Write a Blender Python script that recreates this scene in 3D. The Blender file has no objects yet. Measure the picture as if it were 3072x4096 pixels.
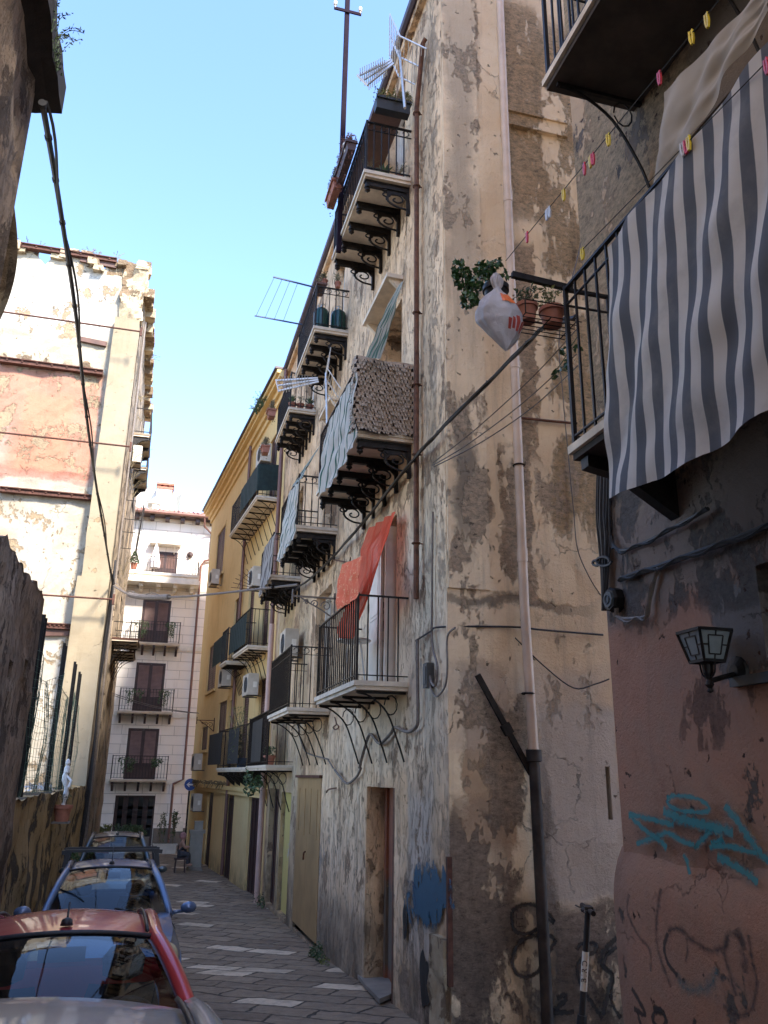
import bpy, math, random
from mathutils import Vector, noise as mn
random.seed(7)
sc = bpy.context.scene
COL = sc.collection
PI = math.pi
V = Vector
# ---------------------------------------------------------------- camera
RW = ((0.96325234, 0.09447018, 0.25143651), (-0.26827839, 0.29272822, 0.91778913), (0.01310115, -0.95151751, 0.30731545))
FPX = 821.0
cam = bpy.data.cameras.new('camera'); cam_o = bpy.data.objects.new('camera', cam); COL.objects.link(cam_o)
from mathutils import Matrix
cam_o.matrix_world = Matrix(((RW[0][0], -RW[0][1], -RW[0][2], 0), (RW[1][0], -RW[1][1], -RW[1][2], 0), (RW[2][0], -RW[2][1], -RW[2][2], 0), (0, 0, 0, 1)))
cam.sensor_fit = 'HORIZONTAL'; cam.sensor_width = 36; cam.lens = 36 * FPX / 768
cam.clip_start = 0.05; cam.clip_end = 500
sc.camera = cam_o
# ---------------------------------------------------------------- world, sun, exposure
SUN_EL, SUN_AZ = math.radians(44), math.radians(152)   # azimuth measured from +Y towards +X
w = bpy.data.worlds.new('World'); sc.world = w; w.use_nodes = True
nt = w.node_tree; nt.nodes.clear()
sky = nt.nodes.new('ShaderNodeTexSky'); sky.sky_type = 'NISHITA'; sky.sun_disc = False
sky.sun_elevation = SUN_EL; sky.sun_rotation = SUN_AZ
sky.air_density = 1.0; sky.dust_density = 0.6; sky.ozone_density = 1.5
bg = nt.nodes.new('ShaderNodeBackground'); bg.inputs[1].default_value = 0.115
wo = nt.nodes.new('ShaderNodeOutputWorld')
tn = nt.nodes.new('ShaderNodeMix'); tn.data_type = 'RGBA'; tn.blend_type = 'MULTIPLY'; tn.inputs[0].default_value = 1; tn.inputs[7].default_value = (.78, .85, .98, 1); nt.links.new(sky.outputs[0], tn.inputs[6]); nt.links.new(tn.outputs[2], bg.inputs[0]); nt.links.new(bg.outputs[0], wo.inputs[0])
sun = bpy.data.lights.new('sun', 'SUN'); sun.energy = 2.25; sun.angle = math.radians(9); sun.color = (1, 0.93, 0.82)
sun_o = bpy.data.objects.new('sun', sun); COL.objects.link(sun_o)
sd = V((math.sin(SUN_AZ) * math.cos(SUN_EL), math.cos(SUN_AZ) * math.cos(SUN_EL), math.sin(SUN_EL)))
sun_o.rotation_euler = sd.to_track_quat('Z', 'Y').to_euler()
sc.cycles.max_bounces = 7; sc.cycles.diffuse_bounces = 4
sc.view_settings.view_transform = 'Standard'; sc.view_settings.look = 'None'
sc.view_settings.exposure = 2.66; sc.view_settings.gamma = 1
# ---------------------------------------------------------------- measuring: pixel of the photograph -> point on a real plane
REG = {'A': (0, 0, 1.62), 'B': (1024, 0, 1.62), 'C': (2048, 0, 1.62), 'D': (0, 1024, 1.62), 'E': (1024, 1024, 1.62), 'F': (2048, 1024, 1.62),
       'G': (0, 2048, 1.62), 'H': (1024, 2048, 1.62), 'I': (2048, 2048, 1.62), 'J': (0, 3072, 1.62), 'K': (1024, 3072, 1.62), 'L': (2048, 3072, 1.62),
       'w': (380, 1900, 2.95), 'v': (380, 2600, 2.764), 'p': (780, 1300, 2.676), 'q': (780, 1950, 2.676), 'r': (780, 2600, 2.676), 't': (1200, 300, 3.16),
       '.': (0, 0, 0.54)}
def ray(r, x, y):
    a = REG[r]; u = (a[0] + x / a[2]) / 4 - 384; v = (a[1] + y / a[2]) / 4 - 512
    return V((RW[0][0] * u + RW[0][1] * v + RW[0][2] * FPX, RW[1][0] * u + RW[1][1] * v + RW[1][2] * FPX, RW[2][0] * u + RW[2][1] * v + RW[2][2] * FPX))
class Frame:
    """a vertical wall plane: u runs along it, d stands out of it, z is up"""
    def __init__(s, ox, oy, ux, uy, nx, ny):
        l = math.hypot(ux, uy); s.o = V((ox, oy, 0)); s.u = V((ux / l, uy / l, 0)); l = math.hypot(nx, ny); s.n = V((nx / l, ny / l, 0))
    def p(s, u, d, z): return s.o + s.u * u + s.n * d + V((0, 0, z))
    def at(s, d, r, x, y):
        v = ray(r, x, y); q = s.o + s.n * d; t = q.dot(s.n) / v.dot(s.n); P = v * t
        return (P - s.o).dot(s.u), P.z
    def pt(s, d, r, x, y):
        u, z = s.at(d, r, x, y); return s.p(u, d, z)
    def cross(s, u, r, x, y):           # on the plane across the wall at u -> (d, z)
        v = ray(r, x, y); q = s.o + s.u * u; t = q.dot(s.u) / v.dot(s.u); P = v * t
        return (P - s.o).dot(s.n), P.z
F1 = Frame(3.1, 0, 0, 1, -1, 0)          # old building, street side
F2 = Frame(3.1, 8.58, 1, 0, 0, -1)       # old building, flank
F3 = Frame(3.5, 0, 0, 1, -1, 0)          # pink building
YL = Frame(3.1, 22.3, -.08, 1, -1, -.08) # yellow building
GB = Frame(-1.5, 25.2, 1, 0, 0, -1)      # ruined gable
LF = Frame(-1.5, 0, 0, 1, 1, 0)          # left side line
WB = Frame(0, 40, 1, 0, 0, -1)           # white building
def gz(y):
    if y < 15: return -1.92 - .0606 * max(y, -12)
    t = min(max((y - 15) / 11, 0), 1); s = t - t * t / 2
    return -2.829 - .0606 * 11 * s * .5 * 1.0 - .0 if t < 1 else -2.829 - .0606 * 11 * .25 - 0.004 * (y - 26)
# ---------------------------------------------------------------- object helpers
WL = {}
def _wl(o): return WL.get(o.name, V((0, 0, 0)))
def tag(o, label=None, cat=None, group=None, kind=None):
    if label: o['label'] = label
    if cat: o['category'] = cat
    if group: o['group'] = group
    if kind: o['kind'] = kind
    return o
def thing(name, label, cat, loc=(0, 0, 0), group=None):
    o = bpy.data.objects.new(name, None); COL.objects.link(o); o.location = loc; o.empty_display_size = .1
    WL[o.name] = V(loc); return tag(o, label, cat, group)
class MB:
    def __init__(s): s.v = []; s.f = []; s.m = []; s.uv = {}; s.mi = 0
    def add(s, vs, fs):
        b = len(s.v); s.v += [tuple(v) for v in vs]
        for f in fs: s.f.append(tuple(b + i for i in f)); s.m.append(s.mi)
        return s
    def box(s, a, b):
        x0, y0, z0 = a; x1, y1, z1 = b
        return s.add([(x0, y0, z0), (x1, y0, z0), (x1, y1, z0), (x0, y1, z0), (x0, y0, z1), (x1, y0, z1), (x1, y1, z1), (x0, y1, z1)],
                     [(0, 3, 2, 1), (4, 5, 6, 7), (0, 1, 5, 4), (1, 2, 6, 5), (2, 3, 7, 6), (3, 0, 4, 7)])
    def fbox(s, F, u0, u1, d0, d1, z0, z1):
        P = [F.p(u, d, z) for z in (z0, z1) for (u, d) in ((u0, d0), (u1, d0), (u1, d1), (u0, d1))]
        return s.add(P, [(0, 3, 2, 1), (4, 5, 6, 7), (0, 1, 5, 4), (1, 2, 6, 5), (2, 3, 7, 6), (3, 0, 4, 7)])
    def bar(s, p, q, w, h=None, up=(0, 0, 1)):
        p = V(p); q = V(q); h = h or w; t = (q - p).normalized(); U = V(up)
        if abs(t.dot(U)) > .95: U = V((1, 0, 0))
        a = t.cross(U).normalized() * w / 2; b = a.cross(t).normalized() * h / 2
        P = [p - a - b, p + a - b, p + a + b, p - a + b, q - a - b, q + a - b, q + a + b, q - a + b]
        return s.add(P, [(0, 1, 2, 3), (7, 6, 5, 4), (0, 4, 5, 1), (1, 5, 6, 2), (2, 6, 7, 3), (3, 7, 4, 0)])
    def tube(s, pts, r, n=6, closed=False, caps=True):
        pts = [V(p) for p in pts]; m = len(pts); rr = r if isinstance(r, (list, tuple)) else [r] * m
        vs = []; fs = []; pa = None
        for i, p in enumerate(pts):
            if closed: t = pts[(i + 1) % m] - pts[i - 1]
            else: t = pts[min(i + 1, m - 1)] - pts[max(i - 1, 0)]
            if t.length < 1e-9: t = V((0, 0, 1))
            t.normalize()
            if pa is None:
                U = V((0, 0, 1)) if abs(t.z) < .9 else V((1, 0, 0)); a = t.cross(U).normalized()
            else:
                a = (pa - t * pa.dot(t)); a = a.normalized() if a.length > 1e-6 else t.orthogonal().normalized()
            pa = a; b = t.cross(a)
            for k in range(n):
                th = 2 * PI * k / n; vs.append(p + (a * math.cos(th) + b * math.sin(th)) * rr[i])
        L = m if closed else m - 1
        for i in range(L):
            j = (i + 1) % m
            for k in range(n):
                k2 = (k + 1) % n; fs.append((i * n + k, i * n + k2, j * n + k2, j * n + k))
        if caps and not closed: fs.append(tuple(range(n - 1, -1, -1))); fs.append(tuple((m - 1) * n + k for k in range(n)))
        return s.add(vs, fs)
    def lathe(s, c, prof, n=16, axis=None):
        c = V(c); vs = []; fs = []
        A = V(axis).normalized() if axis else V((0, 0, 1)); X = A.orthogonal().normalized(); Y = A.cross(X)
        for (r, h) in prof:
            for k in range(n):
                t = 2 * PI * k / n; vs.append(c + X * (r * math.cos(t)) + Y * (r * math.sin(t)) + A * h)
        for i in range(len(prof) - 1):
            for k in range(n):
                k2 = (k + 1) % n; fs.append((i * n + k, i * n + k2, (i + 1) * n + k2, (i + 1) * n + k))
        fs.append(tuple(range(n - 1, -1, -1))); fs.append(tuple((len(prof) - 1) * n + k for k in range(n)))
        return s.add(vs, fs)
    def grid(s, fn, nu, nv, uv=False):
        b = len(s.v); vs = [fn(i / nu, j / nv) for j in range(nv + 1) for i in range(nu + 1)]
        fs = [(j * (nu + 1) + i, j * (nu + 1) + i + 1, (j + 1) * (nu + 1) + i + 1, (j + 1) * (nu + 1) + i) for j in range(nv) for i in range(nu)]
        if uv:
            for j in range(nv + 1):
                for i in range(nu + 1): s.uv[b + j * (nu + 1) + i] = (i / nu, j / nv)
        return s.add(vs, fs)
    def prism(s, pts, off):
        n = len(pts); o = V(off); vs = [V(p) for p in pts] + [V(p) + o for p in pts]
        return s.add(vs, [tuple(range(n)), tuple(range(2 * n - 1, n - 1, -1))] + [(i, i + n, (i + 1) % n + n, (i + 1) % n) for i in range(n)])
    def leaf(s, c, size, asp=.5):
        c = V(c); a = V((random.gauss(0, 1), random.gauss(0, 1), random.gauss(0, 1))).normalized(); b = a.orthogonal().normalized()
        b = (b * math.cos(t := random.random() * 6.3) + a.cross(b) * math.sin(t)); n_ = a.cross(b) * size * .12
        return s.add([c - a * size, c - b * size * asp + n_, c + a * size, c + b * size * asp + n_], [(0, 1, 2, 3)])
    def mesh(s, name, mats, smooth=False, base=None, fix=True):
        me = bpy.data.meshes.new(name)
        vs = s.v if base is None else [(x - base[0], y - base[1], z - base[2]) for x, y, z in s.v]
        me.from_pydata(vs, [], s.f)
        for m in (mats if isinstance(mats, (list, tuple)) else [mats]): me.materials.append(m)
        if len(me.materials) > 1:
            me.polygons.foreach_set('material_index', s.m)
        if smooth: me.polygons.foreach_set('use_smooth', [True] * len(me.polygons))
        if s.uv:
            l = me.uv_layers.new(name='UVMap')
            for lp in me.loops:
                l.data[lp.index].uv = s.uv.get(lp.vertex_index, (0, 0))
        me.update(); return me
    def build(s, name, mat, parent=None, smooth=False, label=None):
        me = s.mesh(name, mat, smooth); o = bpy.data.objects.new(name, me); COL.objects.link(o)
        if smooth == 'auto':
            try: me.set_sharp_from_angle(angle=math.radians(40))
            except Exception: pass
        if parent: o.parent = parent; o.location = -_wl(parent)
        if label: o['label'] = label
        return o
    def single(s, name, mat, label, cat, group=None, smooth=False, base=None):
        xs = [v[0] for v in s.v]; ys = [v[1] for v in s.v]; zs = [v[2] for v in s.v]
        b = V(base) if base else V(((min(xs) + max(xs)) / 2, (min(ys) + max(ys)) / 2, min(zs)))
        me = s.mesh(name, mat, smooth, base=b); o = bpy.data.objects.new(name, me); COL.objects.link(o); o.location = b; WL[o.name] = b
        if smooth == 'auto':
            try: me.set_sharp_from_angle(angle=math.radians(40))
            except Exception: pass
        return tag(o, label, cat, group)
def kids(o): return [c for c in list(COL.objects) if c.parent is o]
def copy_tree(o, parent=None):
    c = o.copy(); COL.objects.link(c)
    if parent is not None: c.parent = parent
    for ch in kids(o): copy_tree(ch, c)
    return c
def struct(mb, name, mat, smooth=False):
    o = mb.build(name, mat, None, smooth); o['kind'] = 'structure'; return o
def catenary(p, q, sag, n=14, jit=0):
    p = V(p); q = V(q); out = []
    for i in range(n + 1):
        t = i / n; v = p.lerp(q, t); v.z -= sag * 4 * t * (1 - t)
        if jit: v += V((random.uniform(-jit, jit), random.uniform(-jit, jit), random.uniform(-jit, jit)))
        out.append(v)
    return out
def smooth_path(pts, k=5):
    pts = [V(p) for p in pts]; out = []
    for i in range(len(pts) - 1):
        a = pts[max(i - 1, 0)]; b = pts[i]; c = pts[i + 1]; d = pts[min(i + 2, len(pts) - 1)]
        for j in range(k):
            t = j / k; out.append(.5 * ((2 * b) + (c - a) * t + (2 * a - 5 * b + 4 * c - d) * t * t + (3 * b - a - 3 * c + d) * t ** 3))
    out.append(pts[-1]); return out
# ---------------------------------------------------------------- materials
class NT:
    def __init__(s, name):
        s.mat = bpy.data.materials.new(name); s.mat.use_nodes = True; s.t = s.mat.node_tree; s.t.nodes.clear()
        s.out = s.t.nodes.new('ShaderNodeOutputMaterial'); s.b = s.t.nodes.new('ShaderNodeBsdfPrincipled'); s.l(s.b.outputs[0], s.out.inputs[0])
        s.tc = s.t.nodes.new('ShaderNodeTexCoord'); s.obj = s.tc.outputs['Object']; s.uvo = s.tc.outputs['UV']
    def l(s, a, b): s.t.links.new(a, b)
    def set(s, inp, v):
        if hasattr(v, 'is_linked') or isinstance(v, bpy.types.NodeSocket): s.l(v, inp)
        else:
            if inp.type == 'RGBA' and len(v) == 3: v = (*v, 1)
            inp.default_value = v
    def map(s, vec, scale=(1, 1, 1), rot=(0, 0, 0), loc=(0, 0, 0)):
        n = s.t.nodes.new('ShaderNodeMapping'); s.l(vec, n.inputs[0]); n.inputs['Scale'].default_value = scale; n.inputs['Rotation'].default_value = rot; n.inputs['Location'].default_value = loc; return n.outputs[0]
    def noise(s, vec, scale, detail=4, rough=.55, dist=0, col=False):
        n = s.t.nodes.new('ShaderNodeTexNoise'); s.l(vec, n.inputs['Vector']); n.inputs['Scale'].default_value = scale; n.inputs['Detail'].default_value = detail
        n.inputs['Roughness'].default_value = rough; n.inputs['Distortion'].default_value = dist; return n.outputs[1 if col else 0]
    def vor(s, vec, scale, feat='F1', out=0, rand=1):
        n = s.t.nodes.new('ShaderNodeTexVoronoi'); n.feature = feat; s.l(vec, n.inputs['Vector']); n.inputs['Scale'].default_value = scale; n.inputs['Randomness'].default_value = rand; return n.outputs[out]
    def ramp(s, fac, stops, interp='LINEAR'):
        n = s.t.nodes.new('ShaderNodeValToRGB'); s.l(fac, n.inputs[0]); e = n.color_ramp.elements; n.color_ramp.interpolation = interp
        while len(e) < len(stops): e.new(.5)
        for i, (p, c) in enumerate(stops):
            e[i].position = p; e[i].color = (*c, 1) if not isinstance(c, (int, float)) else (c, c, c, 1)
        return n.outputs[0]
    def mix(s, fac, a, b, mode='MIX'):
        n = s.t.nodes.new('ShaderNodeMix'); n.data_type = 'RGBA'; n.blend_type = mode
        s.set(n.inputs[0], fac); s.set(n.inputs[6], a); s.set(n.inputs[7], b); return n.outputs[2]
    def math(s, op, a, b=0, clamp=False):
        n = s.t.nodes.new('ShaderNodeMath'); n.operation = op; n.use_clamp = clamp; s.set(n.inputs[0], a); s.set(n.inputs[1], b); return n.outputs[0]
    def vm(s, op, a, b):
        n = s.t.nodes.new('ShaderNodeVectorMath'); n.operation = op; s.set(n.inputs[0], a)
        if b is not None: s.set(n.inputs[1], b)
        return n.outputs[0]
    def rng(s, v, a, b, c=0, d=1):
        n = s.t.nodes.new('ShaderNodeMapRange'); n.interpolation_type = 'SMOOTHSTEP'; s.l(v, n.inputs[0])
        for i, k in enumerate((a, b, c, d)): n.inputs[i + 1].default_value = k
        return n.outputs[0]
    def blob(s, wv, c, h, soft=.12):
        d = s.vm('DIVIDE', s.vm('ABSOLUTE', s.vm('SUBTRACT', wv, c), None), h)
        n = s.t.nodes.new('ShaderNodeSeparateXYZ'); s.l(d, n.inputs[0])
        m = s.math('MAXIMUM', s.math('MAXIMUM', n.outputs[0], n.outputs[1]), n.outputs[2])
        return s.rng(m, 1 + soft, 1 - soft)
    def bump(s, h, strength=.5, dist=.02, nrm=None):
        n = s.t.nodes.new('ShaderNodeBump'); n.inputs['Strength'].default_value = strength; n.inputs['Distance'].default_value = dist; s.l(h, n.inputs['Height'])
        if nrm: s.l(nrm, n.inputs['Normal'])
        return n.outputs[0]
    def fin(s, color, rough=.8, normal=None, metal=0, **kw):
        s.set(s.b.inputs['Base Color'], color); s.set(s.b.inputs['Roughness'], rough); s.b.inputs['Metallic'].default_value = metal
        if normal: s.l(normal, s.b.inputs['Normal'])
        for k, v in kw.items(): s.set(s.b.inputs[k.replace('_', ' ')], v)
        return s.mat
def simple(name, col, rough=.6, metal=0, var=.25, scale=6, bump=.15, **kw):
    n = NT(name); v = n.noise(n.obj, scale, 5, .6); c2 = tuple(max(0, c * (1 - var)) for c in col); c3 = tuple(min(1, c * (1 + var)) for c in col)
    c = n.ramp(v, [(.3, c2), (.7, c3)]); g = n.noise(n.obj, scale * 12, 3)
    return n.fin(c, rough, n.bump(g, bump, .004), metal, **kw)
def plaster(name, cols, under=None, under_amt=.5, streak=.35, streak_col=(.05, .04, .03), grain=.5, scale=.55, blobs=(), pits=.35, uscale=1.3, dirt=None, relief=.025, crk=.45, flake=0, flakec=None, spl_amt=.3, rough=(), fdist=.2, fz=.42, pitn=(.5, .62)):
    """old render: mottled coats, flaked patches down to an undercoat, rain streaks, pits, cracks; blobs = (centre, half size, colour, strength, rough) patches of another colour"""
    n = NT(name); p = n.obj
    warp = n.vm('SUBTRACT', n.noise(p, 1.5, 8, .68, col=True), (.5, .5, .5))
    sc_ = n.t.nodes.new('ShaderNodeVectorMath'); sc_.operation = 'SCALE'; n.l(warp, sc_.inputs[0]); sc_.inputs['Scale'].default_value = .6
    wv = n.vm('ADD', p, sc_.outputs[0])
    v = n.noise(p, scale, 9, .68, .3)
    k = len(cols); c = n.ramp(v, [(.3 + .4 * i / max(k - 1, 1), cc) for i, cc in enumerate(cols)])
    fine = n.noise(p, 9, 8, .7)
    hsum = n.math('MULTIPLY', fine, .3)
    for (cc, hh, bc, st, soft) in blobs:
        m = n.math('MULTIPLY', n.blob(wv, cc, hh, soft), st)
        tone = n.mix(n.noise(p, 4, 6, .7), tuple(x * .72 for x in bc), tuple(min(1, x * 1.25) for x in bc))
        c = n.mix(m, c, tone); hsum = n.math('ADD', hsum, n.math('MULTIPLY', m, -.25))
    for (cc, hh, bc, st, thr) in rough:      # bands where the smooth coat has gone and the coarse coat shows
        m = n.math('MULTIPLY', n.blob(wv, cc, hh, .1), n.rng(n.noise(n.map(p, (1.3, 1.3, .7)), 1.5, 11, .74), thr, thr + .035)); m = n.math('MULTIPLY', m, st)
        rn = n.noise(n.map(p, (1, 1, 1.7)), 13, 8, .8); tone = n.ramp(rn, [(.34, tuple(x * .38 for x in bc)), (.46, tuple(x * .9 for x in bc)), (.62, tuple(min(.9, x * 1.35) for x in bc))])
        c = n.mix(m, c, tone); hsum = n.math('ADD', hsum, n.math('MULTIPLY', m, n.math('SUBTRACT', n.math('MULTIPLY', rn, 3.2), 2.3)))
    if under:
        um = n.rng(n.noise(n.map(p, (1, 1, .75)), uscale, 10, .72, .2), .62 - under_amt * .2, .64 - under_amt * .2)
        ub = n.mix(n.noise(p, 5, 7, .7), tuple(x * .6 for x in under), tuple(min(1, x * 1.35) for x in under))
        c = n.mix(um, c, ub); hsum = n.math('ADD', hsum, n.math('MULTIPLY', um, -1.0))
        hsum = n.math('ADD', hsum, n.math('MULTIPLY', n.math('MULTIPLY', um, n.noise(p, 16, 6, .75)), .9))
    if flake:
        fm = n.rng(n.noise(n.map(p, (1, 1, fz)), 6.5, 9, .78, fdist), .53, .57); fm = n.math('MULTIPLY', fm, n.rng(n.noise(p, .8, 4, .6), .38, .6, .25, 1))
        c = n.mix(n.math('MULTIPLY', fm, flake), c, flakec or tuple(min(1, x * 1.25) for x in cols[-2])); hsum = n.math('ADD', hsum, n.math('MULTIPLY', fm, .55))
        fd_ = n.rng(n.noise(n.map(p, (1, 1, .5), (0, 0, 0), (5, 3, 1)), 11, 8, .8), .57, .62); c = n.mix(n.math('MULTIPLY', fd_, flake * .75), c, tuple(x * .42 for x in cols[0])); hsum = n.math('SUBTRACT', hsum, n.math('MULTIPLY', fd_, .5))
    sv = n.rng(n.noise(n.map(p, (3.2, 3.2, .22)), 1.6, 8, .7), .50, .78)
    c = n.mix(n.math('MULTIPLY', sv, streak), c, streak_col)
    spl = n.rng(n.noise(p, 4, 10, .82), .55, .68); c = n.mix(n.math('MULTIPLY', spl, spl_amt), c, tuple(x * .45 for x in cols[0]))
    if pits:
        pv = n.vor(n.vm('ADD', p, sc_.outputs[0]), 5.5); pm = n.rng(pv, .13, .07)
        pm = n.math('MULTIPLY', pm, n.rng(n.noise(p, 1.1, 3), pitn[0], pitn[1]))
        c = n.mix(n.math('MULTIPLY', pm, pits * 2, True), c, tuple(x * .25 for x in cols[0])); hsum = n.math('SUBTRACT', hsum, n.math('MULTIPLY', pm, 1.5))
    if crk:
        cv = n.vor(wv, 1.15, 'DISTANCE_TO_EDGE'); cm = n.math('MULTIPLY', n.rng(cv, .007, .001), n.rng(n.noise(p, .9, 2), .56, .66))
        c = n.mix(n.math('MULTIPLY', cm, crk), c, (.03, .025, .02)); hsum = n.math('SUBTRACT', hsum, cm)
    if dirt:   # (z level, softness, colour): splash-back dirt and damp along the foot of the wall
        sp = n.t.nodes.new('ShaderNodeSeparateXYZ'); n.l(wv, sp.inputs[0])
        dm = n.rng(sp.outputs[2], dirt[0] + dirt[1], dirt[0] - dirt[1]); dm = n.math('MULTIPLY', dm, n.rng(n.noise(p, 2.4, 8, .7), .3, .62))
        c = n.mix(n.math('MULTIPLY', dm, .8), c, dirt[2])
    g = n.noise(p, 38, 5, .75); hsum = n.math('ADD', hsum, n.math('MULTIPLY', g, grain * .5))
    return n.fin(c, .93, n.bump(hsum, .9, relief))
def cells(lo, hi, step, extra):
    ks = sorted(set([round(lo, 4), round(hi, 4)] + [round(e, 4) for e in extra if lo < e < hi])); out = []
    for a, b in zip(ks, ks[1:]):
        m = max(1, int(math.ceil((b - a) / step)))
        out += [a + (b - a) * i / m for i in range(m)]
    return out + [ks[-1]]
def wall(F, u0, u1, z0, z1, holes=(), amp=.012, step=.3, depth=.35, top=None):
    """wall face with real openings: holes=(ua,ub,za,zb[,depth]); returns (face, reveals)"""
    us = cells(u0, u1, step, [h[i] for h in holes for i in (0, 1)]); zs = cells(z0, z1, step, [h[i] for h in holes for i in (2, 3)])
    mb = MB(); idx = {}
    def nearhole(u, z):
        for h in holes:
            if h[0] - .01 <= u <= h[1] + .01 and h[2] - .01 <= z <= h[3] + .01: return True
        return False
    def vid(i, j):
        if (i, j) not in idx:
            u, z = us[i], zs[j]; d = 0
            if amp and 0 < i < len(us) - 1 and not nearhole(u, z):
                d = (mn.noise(V((u * 1.3, z * 1.3, F.o.x))) * 1.6 + mn.noise(V((u * 5, z * 5, 3))) * .6) * amp
            if top: z = min(z, top(u))
            idx[(i, j)] = len(mb.v); mb.v.append(tuple(F.p(u, d, z)))
        return idx[(i, j)]
    for j in range(len(zs) - 1):
        for i in range(len(us) - 1):
            cu = (us[i] + us[i + 1]) / 2; cz = (zs[j] + zs[j + 1]) / 2
            if any(h[0] < cu < h[1] and h[2] < cz < h[3] for h in holes): continue
            if top and zs[j] >= max(top(us[i]), top(us[i + 1])): continue
            mb.f.append((vid(i, j), vid(i + 1, j), vid(i + 1, j + 1), vid(i, j + 1))); mb.m.append(0)
    for h in holes:
        a, b, c, d = h[:4]; D = h[4] if len(h) > 4 else depth
        P = F.p
        mb.add([P(a, 0, c), P(a, 0, d), P(a, -D, d), P(a, -D, c)], [(0, 1, 2, 3)]); mb.add([P(b, 0, c), P(b, 0, d), P(b, -D, d), P(b, -D, c)], [(3, 2, 1, 0)])
        mb.add([P(a, 0, d), P(b, 0, d), P(b, -D, d), P(a, -D, d)], [(0, 1, 2, 3)]); mb.add([P(a, 0, c), P(b, 0, c), P(b, -D, c), P(a, -D, c)], [(3, 2, 1, 0)])
    return mb
# ================================================================ materials
B = 9.
M = {}
M['f1'] = plaster('weathered render street side', [(.48, .30, .165), (.72, .485, .285), (.86, .61, .38), (.60, .39, .22)], under=(.38, .24, .14), under_amt=.3, streak=.5, scale=.8,
    blobs=[((3.1, 11.2, 1.7), (B, 2.4, 1.5), (.86, .65, .45), .7, .2), ((3.1, 9.2, 5), (B, .25, 9), (.42, .33, .22), .45, .5), ((3.1, 9.3, -2.6), (B, .7, .7), (.12, .09, .06), .85, .3),
           ((3.1, 9.6, -1.0), (B, .45, .9), (.45, .43, .40), .6, .3), ((3.1, 15, -2.4), (B, 3.5, .5), (.13, .10, .075), .6, .5), ((3.1, 18, .2), (B, .9, 4), (.44, .33, .19), .6, .3), ((3.1, 20.6, 2), (B, 1.3, 5), (.50, .36, .18), .8, .2)], dirt=(-2.2, .8, (.08, .06, .045)), relief=.05, flake=.4, flakec=(.80, .63, .46), spl_amt=.12, fdist=0, fz=.2, rough=[((3.1, 9.1, 5), (B, .5, 9), (0.690, 0.511, 0.345), .8, 0.55), ((3.1, 10.2, -1.9), (B, 1.4, 1.0), (0.524, 0.386, 0.276), 1, 0.52), ((3.1, 14.4, -1.6), (B, 1.1, 1.1), (0.552, 0.428, 0.317), .9, 0.55), ((3.1, 13.4, 5), (B, 1.2, 7), (0.635, 0.483, 0.331), .7, 0.59)])
M['f2'] = plaster('weathered render flank', [(.66, .48, .30), (.78, .59, .38), (.86, .68, .46), (.72, .53, .34)], under=None, streak=.4, scale=.45, spl_amt=.13, crk=.5, pits=.45, pitn=(.42, .55),
    rough=[((3.38, 8.6, 7), (.26, B, 7), (0.690, 0.511, 0.345), .95, 0.52), ((4.35, 8.6, 9.2), (.30, B, 1.9), (0.635, 0.428, 0.235), 1, 0.40), ((4.22, 8.6, 5.3), (.12, B, 1.5), (0.607, 0.414, 0.248), 1, 0.39), ((5.0, 8.6, 6.8), (.5, B, 4), (0.662, 0.455, 0.248), 1, 0.48), ((4.0, 8.6, 2.9), (.22, B, .95), (0.635, 0.442, 0.276), 1, 0.45),
           ((4.4, 8.6, -2.0), (1.4, B, .75), (0.455, 0.331, 0.235), 1, 0.45), ((3.45, 8.6, -1.6), (.4, B, 1.2), (0.386, 0.276, 0.193), 1, 0.48), ((3.75, 8.6, .2), (.22, B, .7), (0.552, 0.414, 0.290), 1, 0.46), ((4.6, 8.6, 2.2), (.3, B, 1.6), (0.690, 0.497, 0.331), .9, 0.57)],
    blobs=[((3.36, 8.6, 8.4), (.2, B, 2.8), (.22, .17, .13), .55, .7), ((3.3, 8.6, 3.4), (.12, B, .8), (.12, .10, .08), .8, .6), ((3.8, 8.6, 1.93), (.9, B, .06), (.10, .08, .06), .8, .7),
           ((3.55, 8.6, .25), (.28, B, .95), (.42, .27, .16), .85, .10), ((4.65, 8.6, -.2), (.5, B, 1.0), (.52, .47, .41), .8, .10), ((3.45, 8.6, -.9), (.3, B, .7), (.34, .23, .15), .7, .12), ((4.05, 8.6, .75), (.9, B, .45), (.56, .47, .38), .6, .3), ((4.16, 8.6, -1.2), (.10, B, 1.3), (.10, .07, .05), .7, .6)], dirt=(-1.7, .9, (.08, .06, .045)), relief=.06)
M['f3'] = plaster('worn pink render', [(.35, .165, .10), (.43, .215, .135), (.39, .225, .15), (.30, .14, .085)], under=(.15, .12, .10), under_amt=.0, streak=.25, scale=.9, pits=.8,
    blobs=[((3.5, 4.6, 6.8), (B, 3.4, 4.5), (.46, .31, .19), .97, .08), ((3.5, 2.6, 3.0), (B, 2.1, 1.75), (.11, .082, .065), .9, .15), ((3.5, 3.6, 7.3), (B, 1.5, 2.6), (.09, .065, .048), .9, .15), ((3.5, 5.2, 1.75), (B, .8, .55), (.24, .18, .14), .8, .2), ((3.5, 4.3, .95), (B, .3, .32), (.17, .15, .135), .9, .1)], dirt=(-1.9, .5, (.08, .05, .035)), relief=.07, pitn=(.36, .46), spl_amt=.3, rough=[((3.5, 5.1, 5.4), (B, .9, 3.2), (.56, .40, .24), 1, .42), ((3.5, 3.5, .5), (B, 1.5, .3), (.30, .16, .11), .8, .56), ((3.5, 4.2, 1.7), (B, 1.8, .6), (.18, .15, .13), .8, .5)])  # two blobs turn the wall much darker behind the canvas and round the upper balcony
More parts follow.
